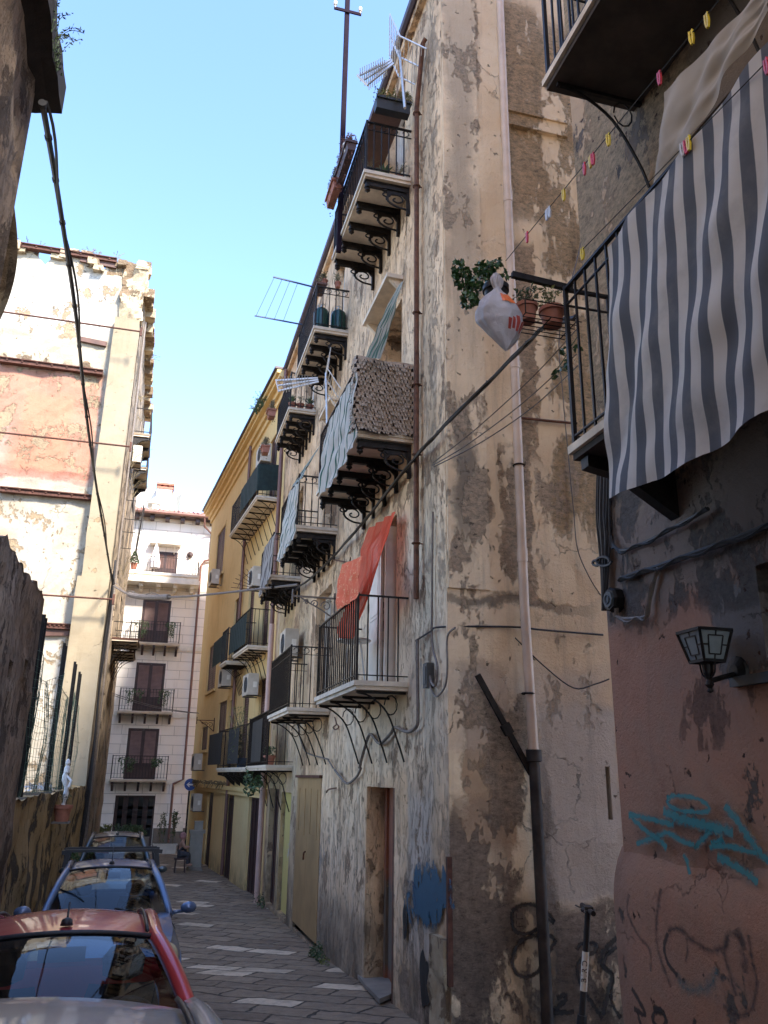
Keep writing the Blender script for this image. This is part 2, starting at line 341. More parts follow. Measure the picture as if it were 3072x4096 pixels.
M['yel'] = plaster('ochre yellow paint', [(.64, .42, .16), (.74, .51, .22), (.78, .55, .25)], under=None, streak=.3, streak_col=(.14, .09, .04), scale=.35, pits=.1, crk=.15, relief=.008,
    blobs=[], dirt=(-2.7, .5, (.16, .11, .05)))
M['gable'] = plaster('ruined party wall', [(0.340, 0.281, 0.200), (0.414, 0.363, 0.281), (0.385, 0.311, 0.222)], under=(0.333, 0.244, 0.148), under_amt=.3, streak=.2, streak_col=(0.148, 0.096, 0.059), scale=.6, pits=.4, relief=.06,
    blobs=[((-4.6, 25.2, 14.6), (2.1, B, 1.15), (.46, .43, .38), .95, .06), ((-4.4, 25.2, 10.3), (2.0, B, 1.75), (.36, .165, .105), .92, .07), ((-3.9, 25.2, 9.9), (.7, B, 1.3), (.42, .19, .11), .7, .2), ((-6, 25.2, 9.1), (1.0, B, .9), (.38, .30, .26), .6, .3),
           ((-4.5, 25.2, 8.55), (2, B, .14), (.26, .10, .07), .75, .5), ((-4.2, 25.2, 6.2), (.9, B, 1.0), (.42, .37, .31), .7, .3), ((-5.3, 25.2, 6.0), (1.0, B, .8), (.34, .21, .12), .7, .3), ((-4.6, 25.2, 12.8), (2.1, B, .4), (.40, .33, .23), .7, .2), ((-5, 25.2, 2.5), (3, B, 1.4), (.44, .40, .34), .6, .3)])
M['pillar'] = plaster('concrete pillar', [(.24, .185, .115), (.29, .235, .155), (.32, .265, .185)], under=(0.296, 0.207, 0.118), under_amt=-.1, streak=.25, streak_col=(0.148, 0.104, 0.059), scale=.5, pits=.3, crk=.1, relief=.02)
M['rubble'] = plaster('rubble stone', [(.38, .28, .17), (.50, .40, .26), (.30, .22, .14)], under=(.25, .17, .10), under_amt=.6, streak=.3, scale=1.5, relief=.12)
M['dark'] = plaster('dark near wall', [(.16, .11, .07), (.26, .185, .125), (.38, .29, .21)], under=(.10, .065, .04), under_amt=.4, streak=.5, scale=1.2, relief=.06, flake=.15)  # dark brown tones for the near left walls
M['ochre'] = plaster('mossy ochre wall', [(.24, .155, .06), (.34, .225, .095), (.42, .29, .13)], under=(.08, .055, .03), under_amt=.5, streak=.7, streak_col=(.04, .035, .02), scale=1.1, relief=.06, dirt=(-2.0, .8, (.045, .035, .02)))
M['leftf'] = plaster('left side facade', [(.20, .15, .10), (.28, .21, .14), (.36, .28, .2)], under=(.12, .09, .06), under_amt=.4, streak=.6, scale=.8, relief=.06)
M['plinth'] = plaster('grey plinth', [(.14, .12, .10), (.19, .165, .14)], scale=2, relief=.01)
M['iron'] = simple('black iron', (.022, .018, .016), .55, .6, .5, 14)
M['rust'] = simple('rusty iron', (.13, .055, .03), .8, .2, .5, 12)
M['rustd'] = simple('dark rust beam', (.09, .035, .022), .8, .2, .5, 12)
M['slab'] = simple('marble slab', (.60, .51, .40), .6, 0, .2, 5)
M['soffit'] = simple('slab underside', (.66, .55, .42), .9, 0, .25, 3)
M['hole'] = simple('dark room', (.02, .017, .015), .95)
M['wood'] = simple('brown wood', (.10, .045, .03), .6, 0, .3, 4)
M['woodd'] = simple('dark brown wood', (.045, .02, .018), .5, 0, .3, 4)
M['pvc'] = simple('cream pvc pipe', (.64, .49, .37), .45, 0, .15, 3)
M['pinkpipe'] = simple('pink pipe', (.52, .33, .26), .5, 0, .12, 3)
M['copper'] = simple('brown downpipe', (.17, .08, .06), .5, .2, .2, 5)
M['white'] = simple('white painted', (.74, .68, .58), .5, 0, .12, 5)
M['wframe'] = simple('white frame', (.66, .60, .52), .5, 0, .1, 5)
M['cable'] = simple('black cable', (.025, .022, .022), .6, 0, .3, 20)
M['cableg'] = simple('grey brown cable', (.16, .13, .11), .6, 0, .3, 20)
M['ac'] = simple('aged white casing', (.50, .43, .34), .5, 0, .12, 4)
M['acd'] = simple('dark grille', (.06, .06, .06), .6)
M['terra'] = simple('terracotta', (.34, .13, .08), .8, 0, .25, 9)
M['leaf'] = simple('leaves', (.055, .09, .03), .6, 0, .5, 9)
M['leafd'] = simple('dry stems', (.17, .13, .07), .8, 0, .4, 9)
M['steel'] = simple('galvanised tube', (.55, .54, .52), .4, .6, .1, 9)
M['rubber'] = simple('black plastic', (.02, .02, .022), .5, 0, .2, 9)
M['darkw'] = simple('dark slab underside', (.06, .045, .035), .9, 0, .4, 3)  # far darker than the other slab undersides
M['concrete'] = simple('worn concrete', (.22, .19, .16), .9, 0, .25, 2.5, .5)
def mat_blocks():
    n = NT('white ashlar render'); p = n.obj
    b = n.t.nodes.new('ShaderNodeTexBrick'); n.l(n.map(p, (1, 1, 1), (math.radians(90), 0, 0)), b.inputs['Vector'])
    b.inputs['Scale'].default_value = 1; b.inputs['Mortar Size'].default_value = .009; b.inputs['Brick Width'].default_value = 1.15; b.inputs['Row Height'].default_value = .42; b.inputs['Mortar Smooth'].default_value = .3
    b.inputs['Color1'].default_value = (.84, .76, .67, 1); b.inputs['Color2'].default_value = (.88, .80, .72, 1); b.inputs['Mortar'].default_value = (.36, .31, .27, 1)
    c = n.mix(n.math('MULTIPLY', n.rng(n.noise(n.map(p, (2, 2, .4)), 1.2, 7, .7), .5, .75), .3), b.outputs[0], (.35, .30, .24))
    h = n.math('SUBTRACT', n.math('MULTIPLY', n.noise(p, 20, 4), .2), b.outputs[1])
    return n.fin(c, .85, n.bump(h, .8, .03))
M['blocks'] = mat_blocks()
def mat_tiles():
    n = NT('terracotta roof tiles'); p = n.obj
    wv = n.t.nodes.new('ShaderNodeTexWave'); n.l(p, wv.inputs[0]); wv.inputs['Scale'].default_value = 1.6; wv.inputs['Distortion'].default_value = .6; wv.bands_direction = 'X'
    c = n.mix(n.noise(p, 5, 6, .7), (.24, .08, .05), (.45, .20, .13))
    return n.fin(c, .85, n.bump(wv.outputs[1], 1, .06))
M['tiles'] = mat_tiles()
def mat_street():
    n = NT('lava stone paving'); p = n.obj
    wp = n.vm('ADD', p, n.vm('MULTIPLY', n.vm('SUBTRACT', n.noise(p, 1.6, 3, .6, col=True), (.5, .5, .5)), (.30, .30, 0)))
    b = n.t.nodes.new('ShaderNodeTexBrick'); n.l(n.map(wp, (1, 1, 1), (0, 0, math.radians(38))), b.inputs['Vector'])
    b.inputs['Scale'].default_value = 1; b.inputs['Mortar Size'].default_value = .022; b.inputs['Brick Width'].default_value = .85; b.inputs['Row Height'].default_value = .42; b.inputs['Mortar Smooth'].default_value = .4; b.inputs['Bias'].default_value = -.1
    b.inputs['Color1'].default_value = (0, 0, 0, 1); b.inputs['Color2'].default_value = (1, 1, 1, 1); b.inputs['Mortar'].default_value = (0, 0, 0, 1); slabc = n.ramp(b.outputs[0], [(0, (.18, .13, .088)), (.5, (.27, .20, .135)), (.76, (.22, .16, .11)), (.80, (.62, .49, .35))]); slabc = n.mix(b.outputs[1], slabc, (.025, .02, .016))
    c = n.mix(n.math('MULTIPLY', n.rng(n.noise(p, 5, 8, .75), .45, .62), .4), slabc, (.10, .075, .055))
    c = n.mix(n.math('MULTIPLY', n.rng(n.noise(p, .6, 6, .7), .5, .68), .5), c, (.16, .135, .10))
    h = n.math('ADD', n.math('MULTIPLY', b.outputs[1], -1.0), n.math('ADD', n.math('MULTIPLY', n.noise(p, 3.5, 8, .7), 1.6), n.math('MULTIPLY', n.noise(p, 30, 5, .7), .35)))
    r = n.rng(n.noise(p, 4, 5, .7), .3, .7, .5, .9)
    return n.fin(c, r, n.bump(h, .9, .025))
M['street'] = mat_street()
def mat_glass(name='window glass', tint=(.03, .05, .05), ior=1.9):
    n = NT(name); n.t.nodes.remove(n.b)
    g = n.t.nodes.new('ShaderNodeBsdfGlossy'); g.inputs['Roughness'].default_value = .03
    t = n.t.nodes.new('ShaderNodeBsdfTransparent'); t.inputs[0].default_value = (.62, .70, .72, 1)
    f = n.t.nodes.new('ShaderNodeFresnel'); f.inputs[0].default_value = ior
    m = n.t.nodes.new('ShaderNodeMixShader'); n.l(f.outputs[0], m.inputs[0]); n.l(t.outputs[0], m.inputs[1]); n.l(g.outputs[0], m.inputs[2]); n.l(m.outputs[0], n.out.inputs[0])
    return n.mat
M['glass'] = mat_glass()
M['pane'] = simple('dark pane', (.02, .022, .025), .08, 0, .2, 3, .02)
# ================================================================ ground
def street_z(x, y): return gz(y)
mb = MB(); ys = [-12 + i * .5 for i in range(0, 152)]; xs = [-40, -10, -1.6, -.5, .5, 1.5, 2.5, 3.2, 5, 10, 40]
def gfn(s, t):
    y = -12 + t * 82; x = xs[int(round(s * 10))]; return V((x, y, gz(y) + .012 * mn.noise(V((x * 2, y * 1.1, 0)))))
mb.grid(gfn, 10, 164)
ground = struct(mb, 'street', M['street'])
mb = MB(); mb.grid(lambda s, t: V((-400 + 800 * s, -400 + 800 * t, -3.6)), 4, 4)
struct(mb, 'ground', M['plinth'])
# ================================================================ frames shared by all houses
M['slat'] = simple('highlighted shutter slats', (.19, .11, .095), .6, 0, .2, 4)  # lighter than the shutter wood: slat highlights put into the colour
def slatted(mb, F, u0, u1, z0, z1, d, n, th=.02):
    for i in range(n):
        z = z0 + (z1 - z0) * (i + .5) / n; hh = (z1 - z0) / n * .42
        P = [F.p(u0, d, z - hh), F.p(u1, d, z - hh), F.p(u1, d + th, z - hh * .9), F.p(u0, d + th, z - hh * .9), F.p(u0, d - th, z + hh), F.p(u1, d - th, z + hh), F.p(u1, d, z + hh), F.p(u0, d, z + hh)]
        mb.add(P, [(0, 1, 2, 3), (4, 7, 6, 5), (3, 2, 6, 7), (0, 4, 5, 1)])
def shutter_leaf(mb, F, u0, u1, z0, z1, d, n=26, panel=.3):
    fr = .07
    for a in ((u0, u0 + fr, z0, z1), (u1 - fr, u1, z0, z1), (u0 + fr, u1 - fr, z1 - fr, z1), (u0 + fr, u1 - fr, z0, z0 + fr)): mb.fbox(F, a[0], a[1], d - .02, d + .025, a[2], a[3])
    zp = z0 + fr + (z1 - z0) * panel
    if panel: mb.fbox(F, u0 + fr, u1 - fr, d - .015, d + .012, z0 + fr, zp); mb.fbox(F, u0 + fr, u1 - fr, d - .02, d + .024, zp, zp + .06)
    mb.mi = 1; slatted(mb, F, u0 + fr, u1 - fr, zp + (.06 if panel else 0), z1 - fr, d + .01, n); mb.mi = 0
def shutters(parent, F, u0, u1, z0, z1, mat, d=-.06, n=26, panel=.3, name='shutter'):
    um = (u0 + u1) / 2; out = []
    for a, b in ((u0 + .05, um - .004), (um + .004, u1 - .05)):
        m = MB(); shutter_leaf(m, F, a, b, z0, z1 - .05, d, n, panel); m.fbox(F, a - .01, b + .01, d - .04, d - .03, z0, z1 - .06); out.append(m.build(name, [mat, M['slat']], parent))
    m = MB(); m.fbox(F, u0, u0 + .05, d - .05, d + .04, z0, z1); m.fbox(F, u1 - .05, u1, d - .05, d + .04, z0, z1); m.fbox(F, u0 + .05, u1 - .05, d - .05, d + .04, z1 - .05, z1)
    m.build('window_frame', mat, parent); return out
def back(parent, F, u0, u1, z0, z1, D=1.2, mat='hole', name='interior'):
    m = MB(); m.add([F.p(u0, -D, z0), F.p(u1, -D, z0), F.p(u1, -D, z1), F.p(u0, -D, z1)], [(0, 1, 2, 3)]); m.build(name, M[mat], parent)
# ornate cast bracket: lies along d (0 = wall) under a slab at z=0
_br = {}
def bracket_mesh(L, kind):
    key = (round(L, 2), kind)
    if key in _br: return _br[key]
    m = MB()
    if kind == 'cast':
        m.box((0, -.035, -.10), (L, .035, -.005)); m.box((0, -.045, -.03), (L + .02, .045, -.006)); m.box((0, -.03, -.62), (.05, .03, -.1))
        m.lathe((L - .03, 0, -.10), [(.045, 0), (.05, -.03), (.025, -.05), (.042, -.075), (.045, -.1), (.02, -.13), (.004, -.16)], 10)
        m.lathe((L * .55, 0, -.1), [(.03, 0), (.035, -.03), (.01, -.06)], 8)
        sp = []
        for i in range(26):
            t = i / 25; a = -.3 + t * 7.6; r = .17 * (1 - t * .82); sp.append(V((.21 + r * math.cos(a) * .95, 0, -.29 + r * math.sin(a) * .9)))
        m.tube(sp, .015, 5)
        sp = [V((.38 + .085 * (1 - t / 14 * .7) * math.cos(t * .45 + 2), 0, -.2 + .085 * (1 - t / 14 * .7) * math.sin(t * .45 + 2))) for t in range(14)]
        m.tube(sp, .014, 5)
        m.tube(smooth_path([(L * .62, 0, -.11), (L * .5, 0, -.17), (.34, 0, -.36), (.2, 0, -.47), (.05, 0, -.5), (.02, 0, -.62)], 4), .02, 5)
        m.prism([(.0, -.012, -.1), (L * .55, -.012, -.1), (.32, -.012, -.2), (.12, -.012, -.16), (.03, -.012, -.3)], (0, .024, 0))
    elif kind == 'bow':
        m.box((0, -.016, -.035), (L, .016, -.004))
        m.tube(smooth_path([(L * .97, 0, -.03), (L * .72, 0, -.07), (L * .38, 0, -.26), (.1, 0, -.62), (.02, 0, -.85)], 4), .013, 5)
        m.tube([V((.2 + .085 * math.cos(a * .6), 0, -.17 + .12 * math.sin(a * .6))) for a in range(11)], .008, 4)
    else:
        m.prism([(0, -.05, -.01), (L, -.05, -.01), (L, -.05, -.09), (L * .6, -.05, -.14), (.1, -.05, -.34), (0, -.05, -.4)], (0, .1, 0))
    if kind == 'cast': m.v = [(x, y, z if z > -.12 else -.12 + (z + .12) * .72) for x, y, z in m.v]
    _br[key] = m; return m
def place(mb, src, F, u, d, z):
    b = len(mb.v)
    for (x, y, zz) in src.v: mb.v.append(tuple(F.p(u + y, d + x, z + zz)))
    for f in src.f: mb.f.append(tuple(b + i for i in f)); mb.m.append(0)
    return mb
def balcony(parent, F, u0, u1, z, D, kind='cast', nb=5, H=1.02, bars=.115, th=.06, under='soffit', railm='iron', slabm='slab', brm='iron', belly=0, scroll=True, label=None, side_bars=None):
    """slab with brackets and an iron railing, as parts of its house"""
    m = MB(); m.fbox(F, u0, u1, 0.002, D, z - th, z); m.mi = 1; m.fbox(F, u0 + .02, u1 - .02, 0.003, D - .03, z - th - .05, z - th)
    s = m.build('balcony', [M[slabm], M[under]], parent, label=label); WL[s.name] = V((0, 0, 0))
    def sub(mb, name, mat):
        o = mb.build(name, mat); o.parent = s; return o
    src = bracket_mesh(D * .92, kind); first = None
    for i in range(nb):
        u = u0 + .12 + (u1 - u0 - .24) * i / (nb - 1)
        b = MB(); place(b, src, F, u, 0, z - th - .05); sub(b, 'bracket', M[brm])
    r = MB(); d1 = D - .04; a0, a1 = u0 + .04, u1 - .04; zt = z + H
    for zz, w_ in ((zt, .035), (z + .07, .022)) + (((zt - .14, .018),) if scroll else ()):
        r.bar(F.p(a0, d1, zz), F.p(a1, d1, zz), w_, w_ * .6); r.bar(F.p(a0, d1, zz), F.p(a0, .0, zz), w_, w_ * .6); r.bar(F.p(a1, d1, zz), F.p(a1, .0, zz), w_, w_ * .6)
    def vbar(u, d, w_=.016):
        if belly:
            out = smooth_path([F.p(u, d, zt), F.p(u, d + belly * .2, z + H * .7), F.p(u, d + belly, z + H * .3), F.p(u, d + belly * .2, z + .05)], 3) if d > D * .5 else [F.p(u, d, zt), F.p(u, d, z + .03)]
            r.tube(out, w_ * .55, 4)
        else: r.bar(F.p(u, d, z + .0), F.p(u, d, zt), w_, w_)
    n = max(2, int((a1 - a0) / bars))
    for i in range(n + 1): vbar(a0 + (a1 - a0) * i / n, d1)
    n = max(2, int(d1 / (side_bars or bars)))
    for i in range(1, n): vbar(a0, d1 * i / n); vbar(a1, d1 * i / n)
    if scroll:
        for uu in (a0,):
            k = max(2, int(d1 / .16))
            for i in range(k):
                c0 = d1 * (i + .5) / k; r.tube([F.p(uu, c0 + .05 * math.cos(a), zt - .07 + .05 * math.sin(a)) for a in [q * .8 for q in range(7)]], .007, 4)
    for (uu, dd) in ((a0, d1), (a1, d1)): r.bar(F.p(uu, dd, z), F.p(uu, dd, zt + .03), .03)
    sub(r, 'railing', M[railm]); return s
def opening_door(parent, F, u0, u1, z0, z1, D=.35, leaf=None, frame='white'):
    m = MB(); t = .07
    m.fbox(F, u0, u0 + t, -D, -D + .08, z0, z1); m.fbox(F, u1 - t, u1, -D, -D + .08, z0, z1); m.fbox(F, u0 + t, u1 - t, -D, -D + .08, z1 - t, z1); m.build('door_frame', M[frame], parent)
# ================================================================ old building (F1 + F2)
old = thing('old_building', 'tall weathered beige building with flaking render and iron balconies, right of the street', 'building', (5, 14, -2.5))
TOP1 = 11.75
H1 = []   # holes on the street side
def hole(F, d, a, b, *rest):      # from two opposite corners given as pixels
    (ua, za), (ub, zb) = F.at(0, *a), F.at(0, *b); return (min(ua, ub), max(ua, ub), min(za, zb), max(za, zb)) + rest
dA = (10.62, 12.03, gz(11) - .1, -.13, .36)       # brown sunk door
dG = (15.3, 17.75, gz(16) + .02, -.03, .06)          # ochre sheet metal door
b7 = (10.62, 12.05, 1.14, 3.55, .45); b8 = (15.0, 16.5, 1.15, 3.5, .3)
b4 = (10.45, 11.75, 4.46, 6.95, .5); b5 = (14.9, 16.2, 4.5, 6.9, .4); b6 = (18.8, 20.1, 4.45, 6.8, .3)
b1 = (10.35, 11.55, 8.75, 11.2, .3); b2 = (14.7, 15.7, 8.5, 10.9, .3); b3 = (17.9, 19.2, 8.25, 10.6, .3)
g1 = (18.55, 19.9, gz(19) + .1, -.35, .3); g2 = (20.3, 21.8, gz(21) + .05, -.3, .2)
holes1 = [dA, dG, b7, b8, b4, b5, b6, b1, b2, b3, g1, g2]
mb = wall(F1, 8.58, 22.3, -3.4, TOP1, holes1, .018, .3)
mb.build('wall', M['f1'], old)
# flank, recess wall
f2h = hole(F2, 0, ('L', 603, -10), ('L', 655, 335)) + (.12,)
mb = wall(F2, 0.0, 6.0, -3.0, 13.0, [f2h], .02, .25)
mb.build('wall', M['f2'], old)
us_ = F2.at(0, 'C', 0, 700)[0]
rough_strip = MB(); rough_strip.fbox(F2, 0.01, .52, 0.0, .028, 2.05, 12.95); rough_strip.build('pilaster_strip', M['f2'], old)
m = MB(); m.fbox(F1, 8.6, 22.3, -6.0, -.45, -3.3, TOP1 - .05); 
# body behind the face (keeps daylight out) with a flat roof
m = MB(); P = [(3.72, 9.3), (9.1, 9.3), (9.1, 22.2), (3.72, 22.2)]
m.add([(x, y, TOP1) for x, y in [(3.1, 8.6), (9.1, 8.6), (9.1, 22.3), (3.1, 22.3)]], [(0, 1, 2, 3)]); m.add([(9.1, 8.58, -3.2), (9.1, 22.3, -3.2), (9.1, 22.3, TOP1), (9.1, 8.58, TOP1)], [(0, 1, 2, 3)])
m.add([(3.1, 22.31, -3.3), (9.1, 22.31, -3.3), (9.1, 22.31, TOP1), (3.1, 22.31, TOP1)], [(0, 1, 2, 3)]); m.build('roof', M['concrete'], old)
m = MB(); m.fbox(F2, -.0, 6, -1.2, -.3, TOP1 + .01, 13.0); m.build('parapet', M['f2'], old)
# inside: dark rooms
for h in holes1:
    if h in (dG,): continue
    D = h[4]; m = MB()
    if h is dA: continue
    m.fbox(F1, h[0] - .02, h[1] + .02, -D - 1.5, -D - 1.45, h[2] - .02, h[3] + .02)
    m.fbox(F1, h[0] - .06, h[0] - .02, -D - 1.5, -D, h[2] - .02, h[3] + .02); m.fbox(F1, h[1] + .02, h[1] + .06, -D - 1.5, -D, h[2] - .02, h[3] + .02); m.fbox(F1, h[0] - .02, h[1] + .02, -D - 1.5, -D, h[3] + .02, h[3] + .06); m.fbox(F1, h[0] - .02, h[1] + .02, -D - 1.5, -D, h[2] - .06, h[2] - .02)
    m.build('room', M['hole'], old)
m = MB(); m.box((3.2, 8.7, -3), (5.0, 8.75, 1)); 
m = MB(); m.fbox(F2, f2h[0] - .05, f2h[1] + .05, -.18, -.13, f2h[2] - .05, f2h[3] + .05); m.build('wall_niche', M['hole'], old)
# eave and gutter
m = MB(); m.fbox(F1, 8.5, 22.3, 0.0, .10, TOP1 - .22, TOP1 - .02); m.build('cornice', M['f1'], old)
m = MB(); m.tube([F1.p(8.45, .14, TOP1 - .03), F1.p(22.3, .14, TOP1 - .03)], .07, 8); m.build('gutter', simple('dark violet gutter', (.06, .05, .08), .5), old)
zc = 10.05 * 1.0
m = MB(); m.fbox(F1, 10.2, 12.6, 0, .50, 10.42, 10.5); m.mi = 0; m.build('canopy', M['wood'], old)
balcony(old, F1, 9.96, 12.3, 8.76, .76, 'cast', 5, .92, label='top balcony nearest the flank')
balcony(old, F1, 14.18, 16.3, 8.48, .71, 'cast', 5, .92)
balcony(old, F1, 17.46, 19.6, 8.2, .66, 'cast', 5, .9)
balcony(old, F1, 9.85, 12.6, 4.44, .81, 'cast', 5, 1.0, label='middle balcony hung with a ragged mesh screen')
balcony(old, F1, 14.62, 16.85, 4.48, .81, 'cast', 5, 1.0)
balcony(old, F1, 18.5, 20.65, 4.42, .73, 'cast', 5, 1.0)
balcony(old, F1, 10.02, 12.6, 1.14, .71, 'bow', 4, 1.08, .12, scroll=False, label='lowest balcony with plain bars and the orange curtain')
balcony(old, F1, 14.79, 17.3, 1.16, .78, 'bow', 4, 1.08, .12)
# ================================================================ pink building (F3)
pink = thing('pink_building', 'near building with worn pink render, pitted and scrawled, at the right edge', 'building', (5, 1, -2))
wpk = hole(F3, 0, ('I', 1575, 350), ('I', 1700, 1060)); wpk = (wpk[0] - 1.2, wpk[1], wpk[2], wpk[3], .4)
dpk = (3.3, 4.55, 2.35, 4.6, .35); dpk2 = (3.3, 4.5, 5.6, 7.9, .35)
mb = wall(F3, -26, 5.88, -2.6, 16, [wpk, dpk, dpk2], .03, .25)  # unseen upper height raised so this wall shades the beige flank
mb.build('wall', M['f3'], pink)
m = MB(); m.add([(3.5, 5.88, -3), (9.2, 5.88, -3), (9.2, 5.88, 16), (3.5, 5.88, 16)], [(3, 2, 1, 0)]); m.add([(3.5, 5.88, 16), (9.2, 5.88, 16), (9.2, -26, 16), (3.5, -26, 16)], [(0, 1, 2, 3)])
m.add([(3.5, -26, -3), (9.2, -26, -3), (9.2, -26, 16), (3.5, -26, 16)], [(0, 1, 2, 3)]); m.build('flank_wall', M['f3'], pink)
for h in (wpk, dpk, dpk2):
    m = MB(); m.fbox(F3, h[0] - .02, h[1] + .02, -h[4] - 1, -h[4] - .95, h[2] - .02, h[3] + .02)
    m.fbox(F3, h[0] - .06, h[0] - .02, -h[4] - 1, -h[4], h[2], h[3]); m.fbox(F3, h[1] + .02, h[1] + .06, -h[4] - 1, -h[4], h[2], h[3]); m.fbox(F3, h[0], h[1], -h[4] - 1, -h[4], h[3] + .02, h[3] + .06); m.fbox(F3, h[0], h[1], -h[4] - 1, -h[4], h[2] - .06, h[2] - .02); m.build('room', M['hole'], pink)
# swollen base of the pink wall
ZB = F3.at(.13, 'L', 900, 555)[1]
def base_fn(s, t):
    u = -3 + s * 8.93; z = -2.6 + t * (ZB + 2.6)
    zt_ = z; k = min(1, (1 - t) * 6); d = .07 * math.sin(k * PI / 2) + .02 * mn.noise(V((u * 2, z * 2, 1))) if t < 1 else -.02
    if s > .999: d = -.02
    return F3.p(u if s < .98 else 5.93, d, z)
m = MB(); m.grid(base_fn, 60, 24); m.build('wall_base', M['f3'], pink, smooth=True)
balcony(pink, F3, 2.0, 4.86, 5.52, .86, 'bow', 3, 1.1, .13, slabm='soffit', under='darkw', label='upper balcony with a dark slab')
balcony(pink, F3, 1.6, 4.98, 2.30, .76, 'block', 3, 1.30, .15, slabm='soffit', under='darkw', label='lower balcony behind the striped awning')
# ================================================================ yellow building
yel = thing('yellow_building', 'ochre yellow building with long balconies further down the right side of the street', 'building', (5, 30, -3))
YE = 14.75; YT = 11.65
def yh(a, b, dep=.2): return hole(YL, 0, a, b, dep)
ywin = [yh(('q', 252, 520), ('q', 300, 900)), yh(('q', 165, 1720), ('q', 215, 2150), .12), yh(('r', 272, 570), ('r', 330, 880), .12), yh(('r', 88, 830), ('r', 130, 1065), .12)]
ybal = [(1.2, 2.3, 7.9, 10.2, .25), (4.2, 5.3, 7.9, 10.2, .25), (1.1, 2.0, 3.55, 5.9, .25), (3.4, 4.3, 3.55, 5.9, .25), (6.0, 6.9, 3.55, 5.9, .25), (.7, 1.7, .25, 2.6, .25), (3.2, 4.2, .25, 2.6, .25), (5.7, 6.6, .25, 2.4, .25)]
ydoor = [(.7, 2.3, -3.1, -.55, .12), (4.6, 5.9, -3.1, -.6, .12), (8.6, 9.8, -3.1, -.6, .12)]
ywin = [h for h in ywin if h[1] - h[0] > .2]
mb = wall(YL, 0, YE, -3.6, YT, ywin + ybal + ydoor, .006, .6); mb.build('wall', M['yel'], yel)
m = MB(); e = YL.p(YE, 0, 0); a = YL.p(0, 0, 0)
m.add([e + V((0, 0, -3.6)), e + V((6, .5, -3.6)), e + V((6, .5, YT)), e + V((0, 0, YT))], [(0, 1, 2, 3)]); m.add([a + V((0, 0, YT)), e + V((0, 0, YT)), e + V((6, 0, YT)), a + V((6, 0, YT))], [(0, 1, 2, 3)]); m.add([a + V((6, 0, -3.6)), e + V((6, .5, -3.6)), e + V((6, .5, YT)), a + V((6, 0, YT))], [(0, 1, 2, 3)]); m.build('end_wall', M['yel'], yel)
for h in ywin: shutters(yel, YL, h[0], h[1], h[2], h[3], M['wood'], -.05, 18, 0)
for h in ybal:
    m = MB(); m.fbox(YL, h[0], h[1], -.28, -.25, h[2], h[3]); m.build('doorway', M['woodd'], yel)
    shutters(yel, YL, h[0] + .01, h[1] - .01, h[2] + .01, h[3] - .01, M['wood'], -.1, 20, .25)
for h in ydoor:
    m = MB(); m.fbox(YL, h[0], h[1], -h[4], -h[4] + .04, h[2], h[3])
    for k in range(4): uu = h[0] + (h[1] - h[0]) * (k + .5) / 4; m.fbox(YL, uu - .09, uu + .09, -h[4] + .04, -h[4] + .06, h[2] + .1, h[3] - .1)
    m.build('door', M['woodd'], yel)
# cornice of the yellow eave (stepped) and the ledge above the ground floor
m = MB()
for (d, z0, z1) in ((.38, YT - .1, YT + .02), (.30, YT - .22, YT - .1), (.16, YT - .42, YT - .22), (.07, YT - .62, YT - .42)): m.fbox(YL, .02, YE + d, 0, d, z0, z1)
m.build('cornice', M['yel'], yel)
m = MB(); m.fbox(YL, 0, YE + .45, -.5, .45, YT + .02, YT + .09); m.build('gutter', M['woodd'], yel)
zl = YL.at(0, 'r', 200, 1440)[1]
m = MB(); m.fbox(YL, 0, YE + .06, 0, .16, zl - .12, zl); m.fbox(YL, 0, YE + .04, 0, .1, zl - .24, zl - .12); m.build('ledge', M['yel'], yel)
for h in ywin:
    m = MB(); m.fbox(YL, h[0] - .12, h[0], 0, .03, h[2], h[3]); m.fbox(YL, h[1], h[1] + .12, 0, .03, h[2], h[3]); m.fbox(YL, h[0] - .12, h[1] + .12, 0, .03, h[3], h[3] + .12); m.fbox(YL, h[0] - .15, h[1] + .15, 0, .07, h[2] - .1, h[2]); m.build('window_surround', M['yel'], yel)
def ybalc(near, out, far, kind, nb, railreg=None, z=None, **k):
    u0, zz = YL.at(0, *near); D, z2 = YL.cross(u0, *out); u1, _ = YL.at(D, *far)
    return balcony(yel, YL, u0, u1, z or z2, D, kind, nb, **k)
ybalc(('q', 910, 105), ('q', 660, 78), ('q', 360, 600), 'bow', 8, H=1.0, scroll=False, label='top balcony screened with dark net')
ybalc(('q', 812, 1690), ('q', 562, 1682), ('q', 400, 1815), 'bow', 5, H=1.02, scroll=False)
u_, z_ = YL.at(.62, 'q', 355, 1845)
balcony(yel, YL, u_, YL.at(.7, 'q', 258, 1955)[0], z_ - .02, .7, 'bow', 5, 1.02, scroll=False)
# ================================================================ ruined building with gable, left
ruin = thing('ruined_building', 'roofless gutted building, sunlit party wall with pink and white plaster, on the left', 'building', (-5, 30, -3))
gtop = lambda u: 16.15 + .55 * mn.noise(V((u * 1.1, 0, 5))) + .3 * mn.noise(V((u * 4.3, 1, 5)))
mb = wall(GB, -9, -.02, -3.4, 17.5, [(-5.1, -3.6, -.4, 1.9, .3)], .05, .22, top=gtop); mb.build('party_wall', M['gable'], ruin)
